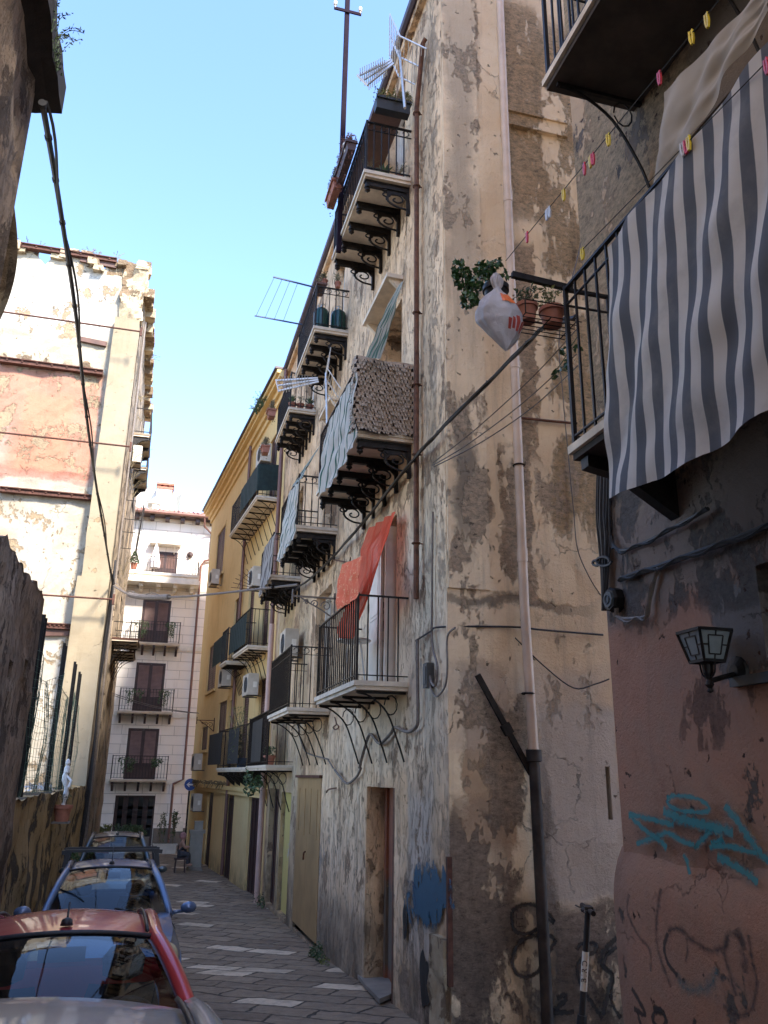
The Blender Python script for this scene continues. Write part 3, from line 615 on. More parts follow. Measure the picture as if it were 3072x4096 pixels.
# ---------------------------------------------------------------- ruined building: pillar, beams, rubble, street face
def rough_box(F, u0, u1, d0, d1, z0, z1, amp=.03, st=.25, seed=0):
    m = MB()
    def ff(fn, nu, nv):
        def g(s, t):
            P = fn(s, t); e = V((mn.noise(P * 1.7 + V((seed, 0, 0))), mn.noise(P * 1.7 + V((0, seed + 9, 0))), mn.noise(P * 1.7 + V((0, 0, seed + 20))))) + .5 * V((mn.noise(P * 6), mn.noise(P * 6 + V((7, 0, 0))), mn.noise(P * 6 + V((0, 3, 0)))))
            return P + e * amp
        m.grid(g, max(1, int(nu)), max(1, int(nv)))
    L = lambda a, b, t: a + (b - a) * t
    nu, nd, nz = (u1 - u0) / st + 1, abs(d1 - d0) / st + 1, (z1 - z0) / st + 1
    ff(lambda s, t: F.p(L(u0, u1, s), d1, L(z0, z1, t)), nu, nz); ff(lambda s, t: F.p(u0, L(d0, d1, s), L(z0, z1, t)), nd, nz); ff(lambda s, t: F.p(u1, L(d0, d1, s), L(z0, z1, t)), nd, nz)
    ff(lambda s, t: F.p(L(u0, u1, s), L(d0, d1, t), z1), nu, nd); ff(lambda s, t: F.p(L(u0, u1, s), L(d0, d1, t), z0), nu, nd); ff(lambda s, t: F.p(L(u0, u1, s), d0, L(z0, z1, t)), nu, nz)
    return m
pz1 = GB.at(.3, 'D', 800, 400)[1]; pz2 = GB.at(.45, 'D', 730, 1150)[1]; pz3 = GB.at(.5, 'G', 600, 420)[1]
pu1 = GB.at(.3, 'D', 735, 480)[0]; pu2 = GB.at(.45, 'D', 640, 1200)[0]; pu3 = GB.at(.5, 'G', 490, 500)[0]
rough_box(GB, pu1, -.03, 0, .3, pz2, pz1, .015).build('pillar', M['pillar'], ruin)
rough_box(GB, pu2, -.02, 0, .42, pz3, pz2, .015, seed=3).build('pillar', M['pillar'], ruin)
rough_box(GB, pu3, .0, 0, .52, -3.4, pz3, .02, seed=5).build('pillar', M['pillar'], ruin)
rough_box(GB, pu1 + .05, .05, -.5, .12, pz1, 16.3, .16, .12, seed=8).build('quoin_column', M['rubble'], ruin)
for (a, b, th) in ((('D', 0, 670), ('D', 667, 762), .24), (('D', 0, 1510), ('D', 592, 1570), .22), (('G', 250, 735), ('G', 458, 745), .22), (('A', 90, 1590), ('D', 757, 30), .24)):
    P = GB.pt(.1, *a); Q = GB.pt(.1, *b); P.z = Q.z = (P.z + Q.z) / 2; m = MB()
    m.bar(P, Q, .1, th * .6); m.bar(P + V((0, -.0, th * .3)), Q + V((0, 0, th * .3)), .2, .03); m.bar(P - V((0, 0, th * .3)), Q - V((0, 0, th * .3)), .2, .03)
    for k in range(7):
        c = P.lerp(Q, (k + .5) / 7); m.lathe(c + V((0, -.05, .02)), [(.035, 0), (.03, .03)], 6, (0, -1, 0))
    m.build('steel_beam', M['rustd'], ruin)
for a in (('D', 520, 25, 'D', 755, 70), ('D', 520, 540, 'D', 690, 575), ('G', 290, 785, 'G', 445, 785)):
    m = MB(); P = GB.pt(.06, a[0], a[1], a[2]); Q = GB.pt(.06, a[3], a[4], a[5]); m.bar(P, Q, .12, .16); m.build('timber_lintel', M['wood'], ruin)
for (x, y) in ((30, 650), (170, 668), (310, 682), (440, 692), (560, 708)):
    m = MB(); m.lathe(GB.pt(0.02, 'D', x, y), [(.1, 0), (.13, .05), (.05, .06)], 9, (0, -1, 0)); m.build('joist_stub', M['rubble'], ruin)
# broken top: loose stones
m = MB()
for k in range(70):
    u = -8.5 + 8.5 * random.random(); s = random.uniform(.08, .22); c = GB.p(u, random.uniform(-.3, .1), gtop(u) + s * .1)
    b = len(m.v); rough = [(c + V((sx * s * random.uniform(.7, 1.3), sy * s, sz * s * random.uniform(.5, 1)))) for sz in (-1, 1) for sx, sy in ((-1, -1), (1, -1), (1, 1), (-1, 1))]
    m.add(rough, [(0, 3, 2, 1), (4, 5, 6, 7), (0, 1, 5, 4), (1, 2, 6, 5), (2, 3, 7, 6), (3, 0, 4, 7)])
m.build('broken_wall_top', M['rubble'], ruin)
LE = 37.0
ltop = lambda u: 16.2 + .4 * mn.noise(V((u * .9, 2, 7))) - (u - 25) * .02
lh = [(28.2, 29.2, 8.6, 11, .3), (33.0, 34, 8.6, 11, .3), (28.2, 29.2, 4.3, 6.6, .3), (33, 34, 4.3, 6.6, .3), (28.2, 29.2, .3, 2.5, .3), (32.4, 33.4, .3, 2.5, .3), (27.2, 28.3, -3.2, -.8, .3), (31, 32.1, -3.2, -.8, .3)]
mb = wall(LF, 25.2, LE, -3.6, 17, lh, .05, .3, top=ltop); mb.build('street_wall', M['leftf'], ruin)
m = MB(); m.add([(-1.5, LE, -3.6), (-8, LE, -3.6), (-8, LE, 15.9), (-1.5, LE, 15.9)], [(0, 1, 2, 3)]); m.add([(-10.5, 25.25, 15.8), (-1.52, 25.25, 15.8), (-1.52, LE, 15.8), (-10.5, LE, 15.8)], [(0, 1, 2, 3)]); m.build('far_wall', M['leftf'], ruin)
for h in lh:
    m = MB(); m.fbox(LF, h[0], h[1], -h[4], -h[4] + .05, h[2], h[3]); m.build('doorway', M['woodd'], ruin)
def lbal(u0, u1, r, x, y, dz=0, **k):
    D, z = LF.cross(u0, r, x, y); return balcony(ruin, LF, u0, u1, z + dz, max(.45, min(D, .9)), **k)
lbal(27.8, 30, 'D', 975, 1155, kind='block', nb=3, H=.95, scroll=False, slabm='leftf', bars=.3)
lbal(31.5, 34, 'D', 955, 1370, kind='block', nb=3, H=.9, scroll=False, slabm='leftf', bars=.3)
lbal(29.5, 31.5, 'G', 905, 820, kind='bow', nb=3, H=.55, scroll=False, slabm='rustd', bars=.14)
lbal(31.5, 33.4, 'G', 875, 905, kind='bow', nb=3, H=.4, scroll=False, slabm='rustd', bars=.2)
# rubble eave stones over the street wall
m = MB()
for k in range(26): u = 25.2 + k * .42; m.fbox(LF, u, u + .38, -.1, .22 + random.uniform(0, .16), 15.2 + random.uniform(-.3, .3), 15.5)
m.build('broken_eave', M['rubble'], ruin)
m = MB()
for (u, d) in ((26.6, .06),): m.tube([LF.p(u, d, z) for z in (-2.6, 2, 6, 10, 15)], .04, 8)
m.build('drainpipe', M['cableg'], ruin)
# bent iron grate box standing out of the street wall
m = MB(); D, zt = LF.cross(27, 'w', 580, 315); D2, zb = LF.cross(27, 'w', 530, 880)
for k in range(7): d = D * k / 6; m.bar(LF.p(27, d, zb), LF.p(27, d + .05, zt), .014)
for z in (zt, zt - .65, zb + .55, zb): m.bar(LF.p(27, 0, z), LF.p(27, D, z), .02)
for k in range(4): m.bar(LF.p(27 + k * .25, D - .1, zb), LF.p(27 + k * .25, D, zt), .02)
m.bar(LF.p(27, D, zt), LF.p(28.3, D + .5, zt + .5), .02); m.build('window_cage', M['iron'], ruin)
# ================================================================ low wall, fence
low = MB()
def lowtop(u): return -.33 + .05 * mn.noise(V((u * 1.5, 0, 0)))
mb = wall(LF, 11.6, 25.2, -3.4, 0, [], .05, .22, top=lowtop)
mb.grid(lambda s, t: LF.p(11.6 + 13.6 * s, -.45 * t, lowtop(11.6 + 13.6 * s) + .03 * mn.noise(V((s * 40, t * 3, 0)))), 50, 3)
mb.single('garden_wall', M['ochre'], 'low ochre wall stained by damp, carrying the wire fence beside the parked cars', 'wall')
m = MB(); m.grid(lambda s, t: V((-1.95 - 8 * s, 11.6 + 13.6 * t, -.9 + .15 * mn.noise(V((s * 9, t * 9, 0))))), 12, 16); struct(m, 'vacant_lot', M['rubble'])
fn = thing('wire_fence', 'sagging green wire mesh fence on dark posts above the low ochre wall', 'fence', (-1.7, 15, -.3))
posts = [(('G', 287, 665), ('G', 185, 1659)), (('G', 420, 850), ('G', 305, 1659)), (('G', 487, 970), ('G', 390, 1600)), (('G', 517, 1035), ('G', 440, 1600))]
fu = []
for (a, b) in posts:
    u, z = LF.at(-.15, *a); fu.append((u, z)); q = LF.p(u, -.15, z); m = MB(); m.bar(LF.p(u, -.15, -.4), q, .05, .05); m.bar(LF.p(u, -.11, -.4), LF.p(u, -.11, z - .05), .012, .03)
    m.build('post', M['iron'], fn)
m = MB(); fw = simple('green coated wire', (.05, .09, .055), .5)
u0, u1 = fu[0][0] - .3, fu[-1][0] + .6
def fd(u, z): return -.15 + .06 * math.sin(u * 4) + .12 * mn.noise(V((u, z, 3)))
def ftop(u): return 1.75 - .35 * abs(math.sin((u - u0) * .9))
k = 0; u = u0
while u < u1: m.tube([LF.p(u + .04 * mn.noise(V((u, z * 2, 1))), fd(u, z), z) for z in [-.35 + (ftop(u) + .35) * j / 7 for j in range(8)]], .0035, 3, caps=False); u += .11
for j in range(19):
    zz = -.3 + j * .11
    m.tube([LF.p(uu, fd(uu, zz), min(zz + .06 * mn.noise(V((uu * 2, zz * 3, 0))), ftop(uu))) for uu in [u0 + (u1 - u0) * q / 34 for q in range(35)]], .003, 3, caps=False)
m.build('mesh', fw, fn)
# ================================================================ near left building and its broken wall
near = thing('dark_building', 'near dark building with a black eave and a broken wall, at the left edge', 'building', (-3, 2, -2))
mb = wall(LF, -9, 6.42, -3, 5.75, [(1, 2, -1.8, .4, .3)], .06, .16); mb.build('wall', M['dark'], near)
def rag(s, t):    # ragged end of the wall
    z = -3 + 8.75 * t; return V((-1.5 - 4.0 * s, 6.42 + .22 * mn.noise(V((s * 6, z * 1.4, 4))) * (1 if s > 0 else 0) + .12 * s, z))
m = MB(); m.grid(rag, 16, 50); m.build('end_wall', M['dark'], near)
m = MB(); m.grid(lambda s, t: V((-1.52 - .42 * t - .1 * math.sin(s * 9), 6.5 + .28 * math.sin(t * 3.1) * (.6 + .4 * mn.noise(V((s * 14, t * 2, 0)))), 2.0 + 3.7 * s)), 40, 5); m.build('broken_masonry', M['rubble'], near)
_r0 = LF.at(0, '.', 0, 1150); _r1 = LF.at(0, '.', 95, 1290)
rtop = lambda u: _r0[1] + (u - _r0[0]) * (_r1[1] - _r0[1]) / (_r1[0] - _r0[0]) + .10 * mn.noise(V((u * 2.2, 0, 9))) + .05 * mn.noise(V((u * 8, 0, 9)))
mb = wall(LF, 6.42, 11.62, -3.2, 3.3, [(9.6, 9.85, .95, 1.15, .2), (10.7, 10.95, 1.1, 1.3, .2)], .035, .13, top=rtop)
mb.grid(lambda s, t: LF.p(6.42 + 5.2 * s, -.5 * t, rtop(6.42 + 5.2 * s)), 40, 3)
def endf(s, t):
    z = -3.2 + (rtop(11.62) + 3.2) * t; return LF.p(11.62 + .08 * mn.noise(V((z * 3, s * 3, 0))) * (s > 0), -.5 * s, z)
mb.grid(endf, 4, 30); mb.build('ruined_wall', M['dark'], near)
m = MB(); m.box((-9, -26, 5.76), (-1.55, 5.35, 14)); m.build('bounce_block', simple('pale warm bounce surface', (.84, .66, .46), .9, 0, .1, 2), near)  # unseen block added above the eave to bounce warm sunlight into the alley
m = MB(); m.add([(-1.5, 6.5, 5.75), (-9, 6.5, 5.75), (-9, -9, 5.75), (-1.5, -9, 5.75)], [(0, 1, 2, 3)]); m.add([(-9, 6.5, -3), (-9, -9, -3), (-9, -9, 5.75), (-9, 6.5, 5.75)], [(0, 1, 2, 3)]); m.add([(-1.5, -9, -3), (-9, -9, -3), (-9, -9, 5.75), (-1.5, -9, 5.75)], [(0, 1, 2, 3)]); m.build('roof', M['dark'], near)
def eave(s, t):
    x = -4.5 + s * 3.23; y = -6 + t * (12.5 + .05 * mn.noise(V((x * 3, 0, 0)))); e = .05 * mn.noise(V((y * 2.3, 0, 1))) if s > .99 else 0
    return V((x + e, y, 5.6 + .04 * mn.noise(V((x * 4, y, 0))) + .05 * math.sin(x * 9)))
m = MB(); m.grid(eave, 30, 60); m.grid(lambda s, t: eave(s, t) + V((0, 0, .3)), 30, 60)
m.grid(lambda s, t: eave(1, s) + V((0, 0, .3 * t)), 60, 1); m.grid(lambda s, t: eave(s, 1) + V((0, .04 * mn.noise(V((s * 20, 0, 0))), .3 * t)), 30, 1); m.build('eave', simple('black overhang', (.02, .014, .011), .95, 0, .5, 5, .5), near)  # near-black over the whole eave
# ================================================================ white building at the end
wht = thing('white_building', 'white block building with brown shutters and tiled roof closing the street', 'building', (0, 42, -3))
W = WB
def wh(a, b, dep=.2): return hole(W, 0, a, b, dep)
def avg(*pts): return sum(p[0] for p in pts) / len(pts)
zs1 = W.at(.75, 'w', 700, 1975)[1]; zs2 = W.at(.75, 'v', 550, 675)[1]; zs3 = W.at(.75, 'v', 480, 1430)[1]; zs0 = W.at(.9, 'w', 780, 1150)[1]
W1 = wh(('w', 572, 1462), ('w', 860, 1960)); W2 = wh(('v', 462, 135), ('v', 738, 650)); W3 = wh(('v', 372, 862), ('v', 664, 1395)); W0 = wh(('w', 690, 895), ('w', 960, 1150))
W1 = (W1[0], W1[1], zs1, W1[3], .2); W2 = (W2[0], W2[1], zs2, W2[3], .2); W3 = (W3[0], W3[1], zs3, W3[3], .2); W0 = (W0[0], W0[1], zs0, W0[3], .2)
WD = wh(('v', 215, 1608), ('v', 640, 1610)); ud0 = W.at(0, 'v', 195, 1900)[0]; ud1 = W.at(0, 'v', 645, 1900)[0]; WD = (ud0, ud1, -3.25, WD[3], .4)
roofz = W.at(.5, 'w', 900, 480)[1]
mb = wall(W, -9, 9, -3.6, roofz, [W1, W2, W3, W0, WD], .0, 2); mb.build('wall', M['blocks'], wht)
for h in (W1, W2, W3, W0): shutters(wht, W, h[0], h[1], h[2], h[3], M['woodd'], -.05, 24, .26)
m = MB(); m.fbox(W, WD[0], WD[1], -.4, -.35, WD[2], WD[3]); m.mi = 1
n_ = 4
for k in range(n_):
    u = WD[0] + (WD[1] - WD[0]) * k / n_; m.mi = 1; m.fbox(W, u, u + .07, -.35, -.28, WD[2], WD[3]); m.mi = 2
    for j in range(4): z = WD[2] + .6 + (WD[3] - WD[2] - .8) * j / 4; m.fbox(W, u + .14, u + (WD[1] - WD[0]) / n_ - .08, -.34, -.33, z, z + .5)
m.build('entrance_door', [M['woodd'], M['woodd'], M['pane']], wht)
m = MB(); zp = W.at(.05, 'v', 640, 1970)[1]; m.fbox(W, -9, WD[0] - .02, 0, .05, -3.6, zp); m.fbox(W, WD[1] + .02, 9, 0, .05, -3.6, zp); m.build('plinth', M['plinth'], wht)
m = MB(); m.fbox(W, -9, 9, .0, .6, roofz - .02, roofz + .06); 
for k in range(26): u = -8.8 + k * .72; m.fbox(W, u, u + .2, .002, .48, roofz - .2, roofz - .02)
m.build('eave', M['woodd'], wht)
m = MB(); m.tube([W.p(-9, .66, roofz + .06), W.p(9, .66, roofz + .06)], .08, 8); m.build('gutter', M['copper'], wht)
m = MB()
def rf(s, t): u = -9 + 18 * s; return W.p(u, .66 - 4.4 * t, roofz + .1 + 1.5 * t + .035 * math.cos(u * 2 * PI / .25))
m.grid(rf, 290, 8); m.build('roof', M['tiles'], wht)
m = MB(); m.add([W.p(-9, -3.8, roofz), W.p(9, -3.8, roofz), W.p(9, -3.8, roofz + 1.6), W.p(-9, -3.8, roofz + 1.6)], [(0, 1, 2, 3)]); m.add([W.p(9, 0, -3.6), W.p(9, -8, -3.6), W.p(9, -8, roofz), W.p(9, 0, roofz)], [(0, 1, 2, 3)]); m.build('back_wall', M['blocks'], wht)
# white penthouse with chimney behind the tiles
PH = Frame(0, 46.5, 1, 0, 0, -1)
a = PH.at(0, 'w', 445, 160); b = PH.at(0, 'w', 730, 185); c = PH.at(0, 'w', 950, 260); d_ = PH.at(0, 'w', 1030, 390)
m = MB(); pts = [PH.p(a[0] - 4, 0, roofz), PH.p(d_[0], 0, roofz), PH.p(d_[0], 0, roofz + 1.0), PH.p(c[0], 0, c[1]), PH.p(b[0] + 1.4, 0, c[1] + .3), PH.p(b[0], 0, b[1]), PH.p(a[0], 0, a[1] + .2), PH.p(a[0] - 4, 0, a[1] + .4)]
m.prism(pts, (0, 4, 0)); m.build('penthouse', M['white'], wht)
a = PH.at(1, 'w', 735, 155); b = PH.at(1, 'w', 890, 390); m = MB(); m.fbox(PH, a[0], b[0], .02, 1.0, roofz, a[1]); m.build('chimney', M['white'], wht)
m = MB(); m.mi = 0
zt = PH.at(1, 'w', 800, 95)[1]
m.fbox(PH, a[0] - .05, b[0] + .1, -.05, 1.1, zt - .12, zt); m.fbox(PH, a[0] - .02, b[0] + .06, -.0, 1.05, a[1] + .003, a[1] + .12)
for k in range(3): u = a[0] + (b[0] - a[0] - .2) * k / 2; m.fbox(PH, u, u + .2, .05, 1.0, a[1] + .12, zt - .12)
m.build('chimney_cap', M['terra'], wht)
a = PH.at(2, 'w', 630, 270); b = PH.at(2, 'w', 745, 385); m = MB(); m.fbox(PH, a[0] + .25, b[0], 1.4, 2.2, roofz + .3, a[1] - .35); m.prism([PH.p(a[0], 2.3, a[1] - .35), PH.p(b[0] + .1, 2.3, a[1] - .35), PH.p((a[0] + b[0]) / 2 + .1, 2.3, a[1])], (0, 1, 0)); m.build('dormer', M['white'], wht)
# balconies with bellied railings
for (z, ra, rb) in ((zs1, ('w', 395, 1965), ('w', 1000, 1985)), (zs2, ('v', 248, 668), ('v', 865, 688)), (zs3, ('v', 160, 1425), ('v', 800, 1437))):
    ua = W.at(.75, *ra)[0]; ub = W.at(.75, *rb)[0]; balcony(wht, W, ua, ub, z, .75, 'bow' if 0 else 'block', 5, .98, .125, belly=.12, scroll=True, brm='woodd')
    for q0, q1 in ((-5, ua - .02), (ub + .02, ub + 1.1)): m = MB(); m.fbox(W, q0, q1, 0, .04, z - .22, z); m.build('string_course', M['white'], wht)
ua = W.at(.9, 'w', 330, 1120)[0] - 2.5; ub = W.at(.9, 'w', 1225, 1185)[0]
s = balcony(wht, W, ua, ub, zs0, .9, 'block', 2, .75, .13, th=.12, slabm='white', brm='white', scroll=False, label='long top balcony on white corbels')
m = MB(); m.fbox(W, ua - .05, ub + .06, 0, 1.0, zs0 - .5, zs0 - .3); m.fbox(W, ua, ub, .0, .85, zs0 - .3, zs0 - .12)
for k in range(10):
    u = ub - .25 - k * .78; m.fbox(W, u - .1, u + .1, 0, .8, zs0 - .66, zs0 - .5); m.fbox(W, u - .08, u + .08, 0, .55, zs0 - .8, zs0 - .66)
m.build('corbel_table', M['white'], wht)
a = W.at(.3, 'w', 662, 785); b = W.at(.3, 'w', 1018, 830); m = MB(); m.fbox(W, a[0], b[0], 0, .45, (a[1] + b[1]) / 2 - .05, (a[1] + b[1]) / 2 + .15); m.bar(W.p(a[0] + .3, .3, b[1]), W.p(a[0] + .3, 0, b[1] - .4), .04); m.bar(W.p(b[0] - .3, .3, b[1]), W.p(b[0] - .3, 0, b[1] - .4), .04); m.build('window_hood', M['white'], wht)
m = MB(); pp = [('w', 1245, 1060), ('w', 1230, 1400), ('w', 1190, 1900), ('v', 1080, 20), ('v', 1045, 650), ('v', 985, 1350)]
ux = sum(W.at(.12, *q)[0] for q in pp[:]) / len(pp); z0 = W.at(.12, 'w', 1260, 1010)[1]; z1 = W.at(.12, 'v', 975, 1430)[1]; xb = W.at(.12, 'v', 860, 1550)[0]
m.tube([W.p(ux + .7, .12, z0 + .15), W.p(ux + .15, .12, z0), W.p(ux, .12, z0 - .25), W.p(ux, .12, z1), W.p(xb, .12, z1 - .2), W.p(xb, .12, z1 - .4), W.p(xb, .12, -3.4)], .055, 8); m.build('downpipe', M['copper'], wht)
m = MB(); a = W.at(.6, 'w', 1290, 520); m.tube([W.p(a[0], .66, roofz), W.p(a[0] + .05, .5, a[1] - .35), W.p(a[0] + .45, .1, a[1] - .6), W.p(a[0] + .45, .1, W.at(.1, 'w', 1370, 950)[1])], .05, 8); m.build('downpipe', M['copper'], wht)
a = W.at(.02, 'v', 870, 1895); b = W.at(.02, 'v', 970, 2005); m = MB(); m.fbox(W, a[0], b[0], 0.05, .07, b[1], a[1]); m.fbox(W, a[0] + .09, b[0] - .09, .07, .085, b[1] + .1, a[1] - .1); m.build('meter_hatch', M['white'], wht)
# ================================================================ cars
def paint(name, col, rough=.35, dust=.25):
    n = NT(name); d = n.rng(n.noise(n.obj, 2.2, 8, .7), .4, .7)
    c = n.mix(n.math('MULTIPLY', d, dust), col, (.30, .27, .23)); r = n.math('ADD', n.math('MULTIPLY', d, .2), rough)
    return n.fin(c, r, n.bump(n.noise(n.obj, 60, 3), .03, .001), .25, Coat_Weight=.8, Coat_Roughness=.06)
M['wsglass'] = mat_glass('windscreen glass', ior=1.6)
M['cabin'] = simple('dark cabin trim', (.03, .03, .032), .8)
M['chrome'] = simple('chrome', (.6, .6, .6), .15, 1)
M['lens'] = simple('yellowed headlamp lens', (.50, .44, .28), .15, 0, .2, 6)
M['tyre'] = simple('tyre', (.02, .02, .02), .85)
M['rim'] = simple('wheel trim', (.35, .35, .36), .35, .7)
def lerp(a, b, t): return a + (b - a) * t
def make_car(name, label, cx, yf, zg, col, L=3.8, Wd=.82, Hr=1.46, ws=(1.0, 1.75), rf_end=3.2, hoodh=.95, rw=.50, tilt=0, yaw=0, group='cars parked nose to tail along the left wall', rack=False, strips=True, wiper=True, antenna=True, mirror=True, badge=False, lens='lens', facing=-1):
    root = thing(name, label, 'car', (cx, yf, zg), group); P = M[col] if isinstance(col, str) else col
    def part(mb, nm, mat, par=None, smooth=True):
        o = mb.mesh(nm, mat, smooth); ob = bpy.data.objects.new(nm, o); COL.objects.link(ob); ob.parent = par or root
        if smooth == 'auto':
            try: o.set_sharp_from_angle(angle=math.radians(35))
            except Exception: pass
        return ob
    belt = hoodh + .02; bw = Wd - .1
    # curves (x for right side); cowl, windscreen top, roof rail, rear
    def cowl(s): x = lerp(-(bw), bw, s); k = (x / bw) ** 2; return V((x, ws[0] + .30 * k, hoodh + .03 - .03 * k))
    def wtop(s): x = lerp(-rw, rw, s); k = (x / rw) ** 2; return V((x, ws[1] + .13 * k, Hr - .035 - .05 * k))
    def rtop(s): x = lerp(-rw + .01, rw - .01, s); k = (x / rw) ** 2; return V((x, rf_end - .10 * k, Hr - .05 - .05 * k))
    def rbelt(s): x = lerp(-bw + .02, bw - .02, s); k = (x / bw) ** 2; return V((x, L - .14 - .12 * k, belt + .03))
    def bulge(a, b, t, amt, dirv): return a.lerp(b, t) + dirv * (amt * 4 * t * (1 - t))
    def tail(t): return t
    g = MB(); g.grid(lambda s, t: bulge(wtop(s), rtop(s), t, .055, V((0, 0, 1))) + V((0, 0, .0)), 24, 20)
    # rolled edge at the front and rear of the roof
    part(g, 'roof', P)
    g = MB(); g.grid(lambda s, t: bulge(cowl(s), wtop(s), t, .05, V((0, -.45, .9))), 24, 12); part(g, 'windscreen', M['wsglass'])
    g = MB(); g.grid(lambda s, t: bulge(rtop(s), rbelt(s), t, .05, V((0, .9, .4))), 20, 8); part(g, 'rear_window', M['wsglass'])
    tr = MB(); e = .012
    tr.tube([wtop(i / 16) + V((0, -.0, .004)) for i in range(17)], .014, 5); tr.tube([cowl(i / 16) for i in range(17)], .018, 5); part(tr, 'screen_seal', M['rubber'])
    # pillars
    for sgn in (0, 1):
        pm = MB(); A_ = [bulge(cowl(sgn), wtop(sgn), t / 10, .05, V((0, -.45, .9))) for t in range(11)]
        R_ = [bulge(wtop(sgn), rtop(sgn), t / 10, .055, V((0, 0, 1))) for t in range(11)]; C_ = [bulge(rtop(sgn), rbelt(sgn), t / 8, .05, V((0, .9, .4))) for t in range(9)]
        pm.tube(A_ + R_[1:] + C_[1:], [.045] * 11 + [.042] * 10 + [.06] * 8, 8)
        x_ = (bw - .005) * (1 if sgn else -1); ym = lerp(ws[1], rf_end, .48)
        pm.bar((x_, ym, belt), (rw * (1.02 if sgn else -1.02), ym, Hr - .1), .05, .09); part(pm, 'pillar', P)
        sw = MB()
        def side(s, t):
            y = lerp(ws[0] + .32, L - .3, s); lo = V((bw * (1 if sgn else -1), y, belt))
            # top follows pillar line
            path = A_ + R_[1:] + C_[1:]; best = min(path, key=lambda q: abs(q.y - y)); return lo.lerp(best, t * .98) + V(((.03 if sgn else -.03) * 4 * t * (1 - t), 0, 0))
        sw.grid(side, 24, 5); part(sw, 'side_window', M['wsglass'])
        if strips:
            st = MB(); st.tube([r + V((.0 - (.05 if sgn else -.05), 0, .036)) for r in R_], .011, 4); part(st, 'roof_strip', M['rubber'])
    # body side shell + hood + nose + tail
    wheels = [(.68, .30), (L - .68, .30)]
    def prof(y):      # plan half width along the car
        t = y / L; e_ = min(1, (t / .16)) ; f_ = min(1, (1 - t) / .12)
        return Wd * (.85 + .15 * math.sin(e_ * PI / 2)) * (.84 + .16 * math.sin(f_ * PI / 2))
    def topz(y):
        if y < ws[0] + .3: t = y / (ws[0] + .3); return lerp(.66, belt, math.sin(min(1, t * 1.02) * PI / 2) ** .8)
        return belt + .02 * (y / L)
    for sgn in (-1, 1):
        b = MB()
        def sd(s, t):
            y = L * s; zt = topz(y); z = lerp(.2, zt, t); k = math.sin(t * PI * .86 + .25); x = prof(y) * (.90 + .10 * k) - (.10 * max(0, t - .75) / .25 * Wd)
            if t > .999: x = min(prof(y) * .9, bw + .0) if y > ws[0] else prof(y) * .86
            return V((sgn * x, y, z))
        nu, nv = 90, 14; vs = [sd(i / nu, j / nv) for j in range(nv + 1) for i in range(nu + 1)]; fs = []
        for j in range(nv):
            for i in range(nu):
                q = [j * (nu + 1) + i, j * (nu + 1) + i + 1, (j + 1) * (nu + 1) + i + 1, (j + 1) * (nu + 1) + i]; c = sum((vs[k] for k in q), V((0, 0, 0))) / 4
                if any(math.hypot(c.y - wy, c.z - wz) < .345 for wy, wz in wheels): continue
                fs.append(tuple(q))
        b.add(vs, fs)
        for wy, wz in wheels: b.tube([V((sgn * (prof(wy) * .985), wy + .35 * math.cos(a * PI / 14), max(.2, wz + .35 * math.sin(a * PI / 14)))) for a in range(15)], .018, 5)
        part(b, 'body_side', P)
        for yy in (ws[0] + .42, lerp(ws[1], rf_end, .5), L - .62):
            sl = MB(); sl.tube([V((sgn * (sd(yy / L, t / 8).x * sgn + .001), yy, lerp(.24, topz(yy), t / 8))) for t in range(9)], .004, 4); part(sl, 'door_gap', M['rubber'])
    hd = MB(); hd.grid(lambda s, t: V((lerp(-1, 1, s) * prof(y := (.02 + t * (ws[0] + .28))) * .87, y, topz(y) + .05 * (1 - lerp(-1, 1, s) ** 2) * min(1, t * 3))), 20, 16); part(hd, 'bonnet', P)
    fr = MB()
    for (y0, sg) in ((0, -1), (L, 1)):
        fr.grid(lambda s, t: V((lerp(-1, 1, s) * prof(abs(y0)) * .93, y0 + sg * (.10 * (1 - lerp(-1, 1, s) ** 2) + .04 * math.sin(t * PI)), lerp(.2, .68 if sg < 0 else belt + .05, t))), 20, 8)
    part(fr, 'bumper', P)
    gr = MB()
    for k in range(4): gr.box((-.32, -.145 - .0, .42 + k * .05), (.32, -.125, .445 + k * .05))
    part(gr, 'grille', M['rubber'], smooth=False)
    if badge:
        bd = MB(); bd.tube([V((.055 * math.cos(a * .4), -.15, .66 + .055 * math.sin(a * .4))) for a in range(16)], .009, 6, closed=True); bd.box((-.075, -.157, .65), (.075, -.145, .67)); part(bd, 'emblem', M['chrome'])
    for sg in (-1, 1):
        hl = MB(); c = V((sg * Wd * .76, .12, .68)); hl.lathe(c, [(.005, -.10), (.08, -.095), (.125, -.06), (.14, 0), (.13, .08)], 18, (-sg * .35, .85, -.35)); part(hl, 'headlight', M[lens])
        if mirror:
            mr = MB(); c = V((sg * (Wd + .13), ws[0] + .42, belt + .05)); rows = []
            mr.grid(lambda s, t: c + V((.10 * math.cos(2 * PI * s) * math.sin(PI * t), -.055 * math.cos(PI * t) * 1.3, .07 * math.sin(2 * PI * s) * math.sin(PI * t))), 14, 8); mr.bar(c + V((-sg * .06, .02, -.04)), (sg * (bw + .0), c.y + .02, belt - .01), .05, .04); part(mr, 'side_mirror', P)
    for wy, wz in wheels:
        for sg in (-1, 1):
            wm = MB(); wm.lathe((sg * (Wd - .22), wy, wz), [(.20, 0), (.29, .01), (.305, .05), (.305, .15), (.29, .19), (.2, .2)], 28, (sg, 0, 0)); wo_ = part(wm, 'wheel', M['tyre'], smooth='auto')
            rm = MB(); rm.lathe((sg * (Wd - .02), wy, wz), [(.02, .02), (.06, .0), (.19, -.02), (.2, .01)], 20, (sg, 0, 0)); part(rm, 'rim', M['rim'], wo_)
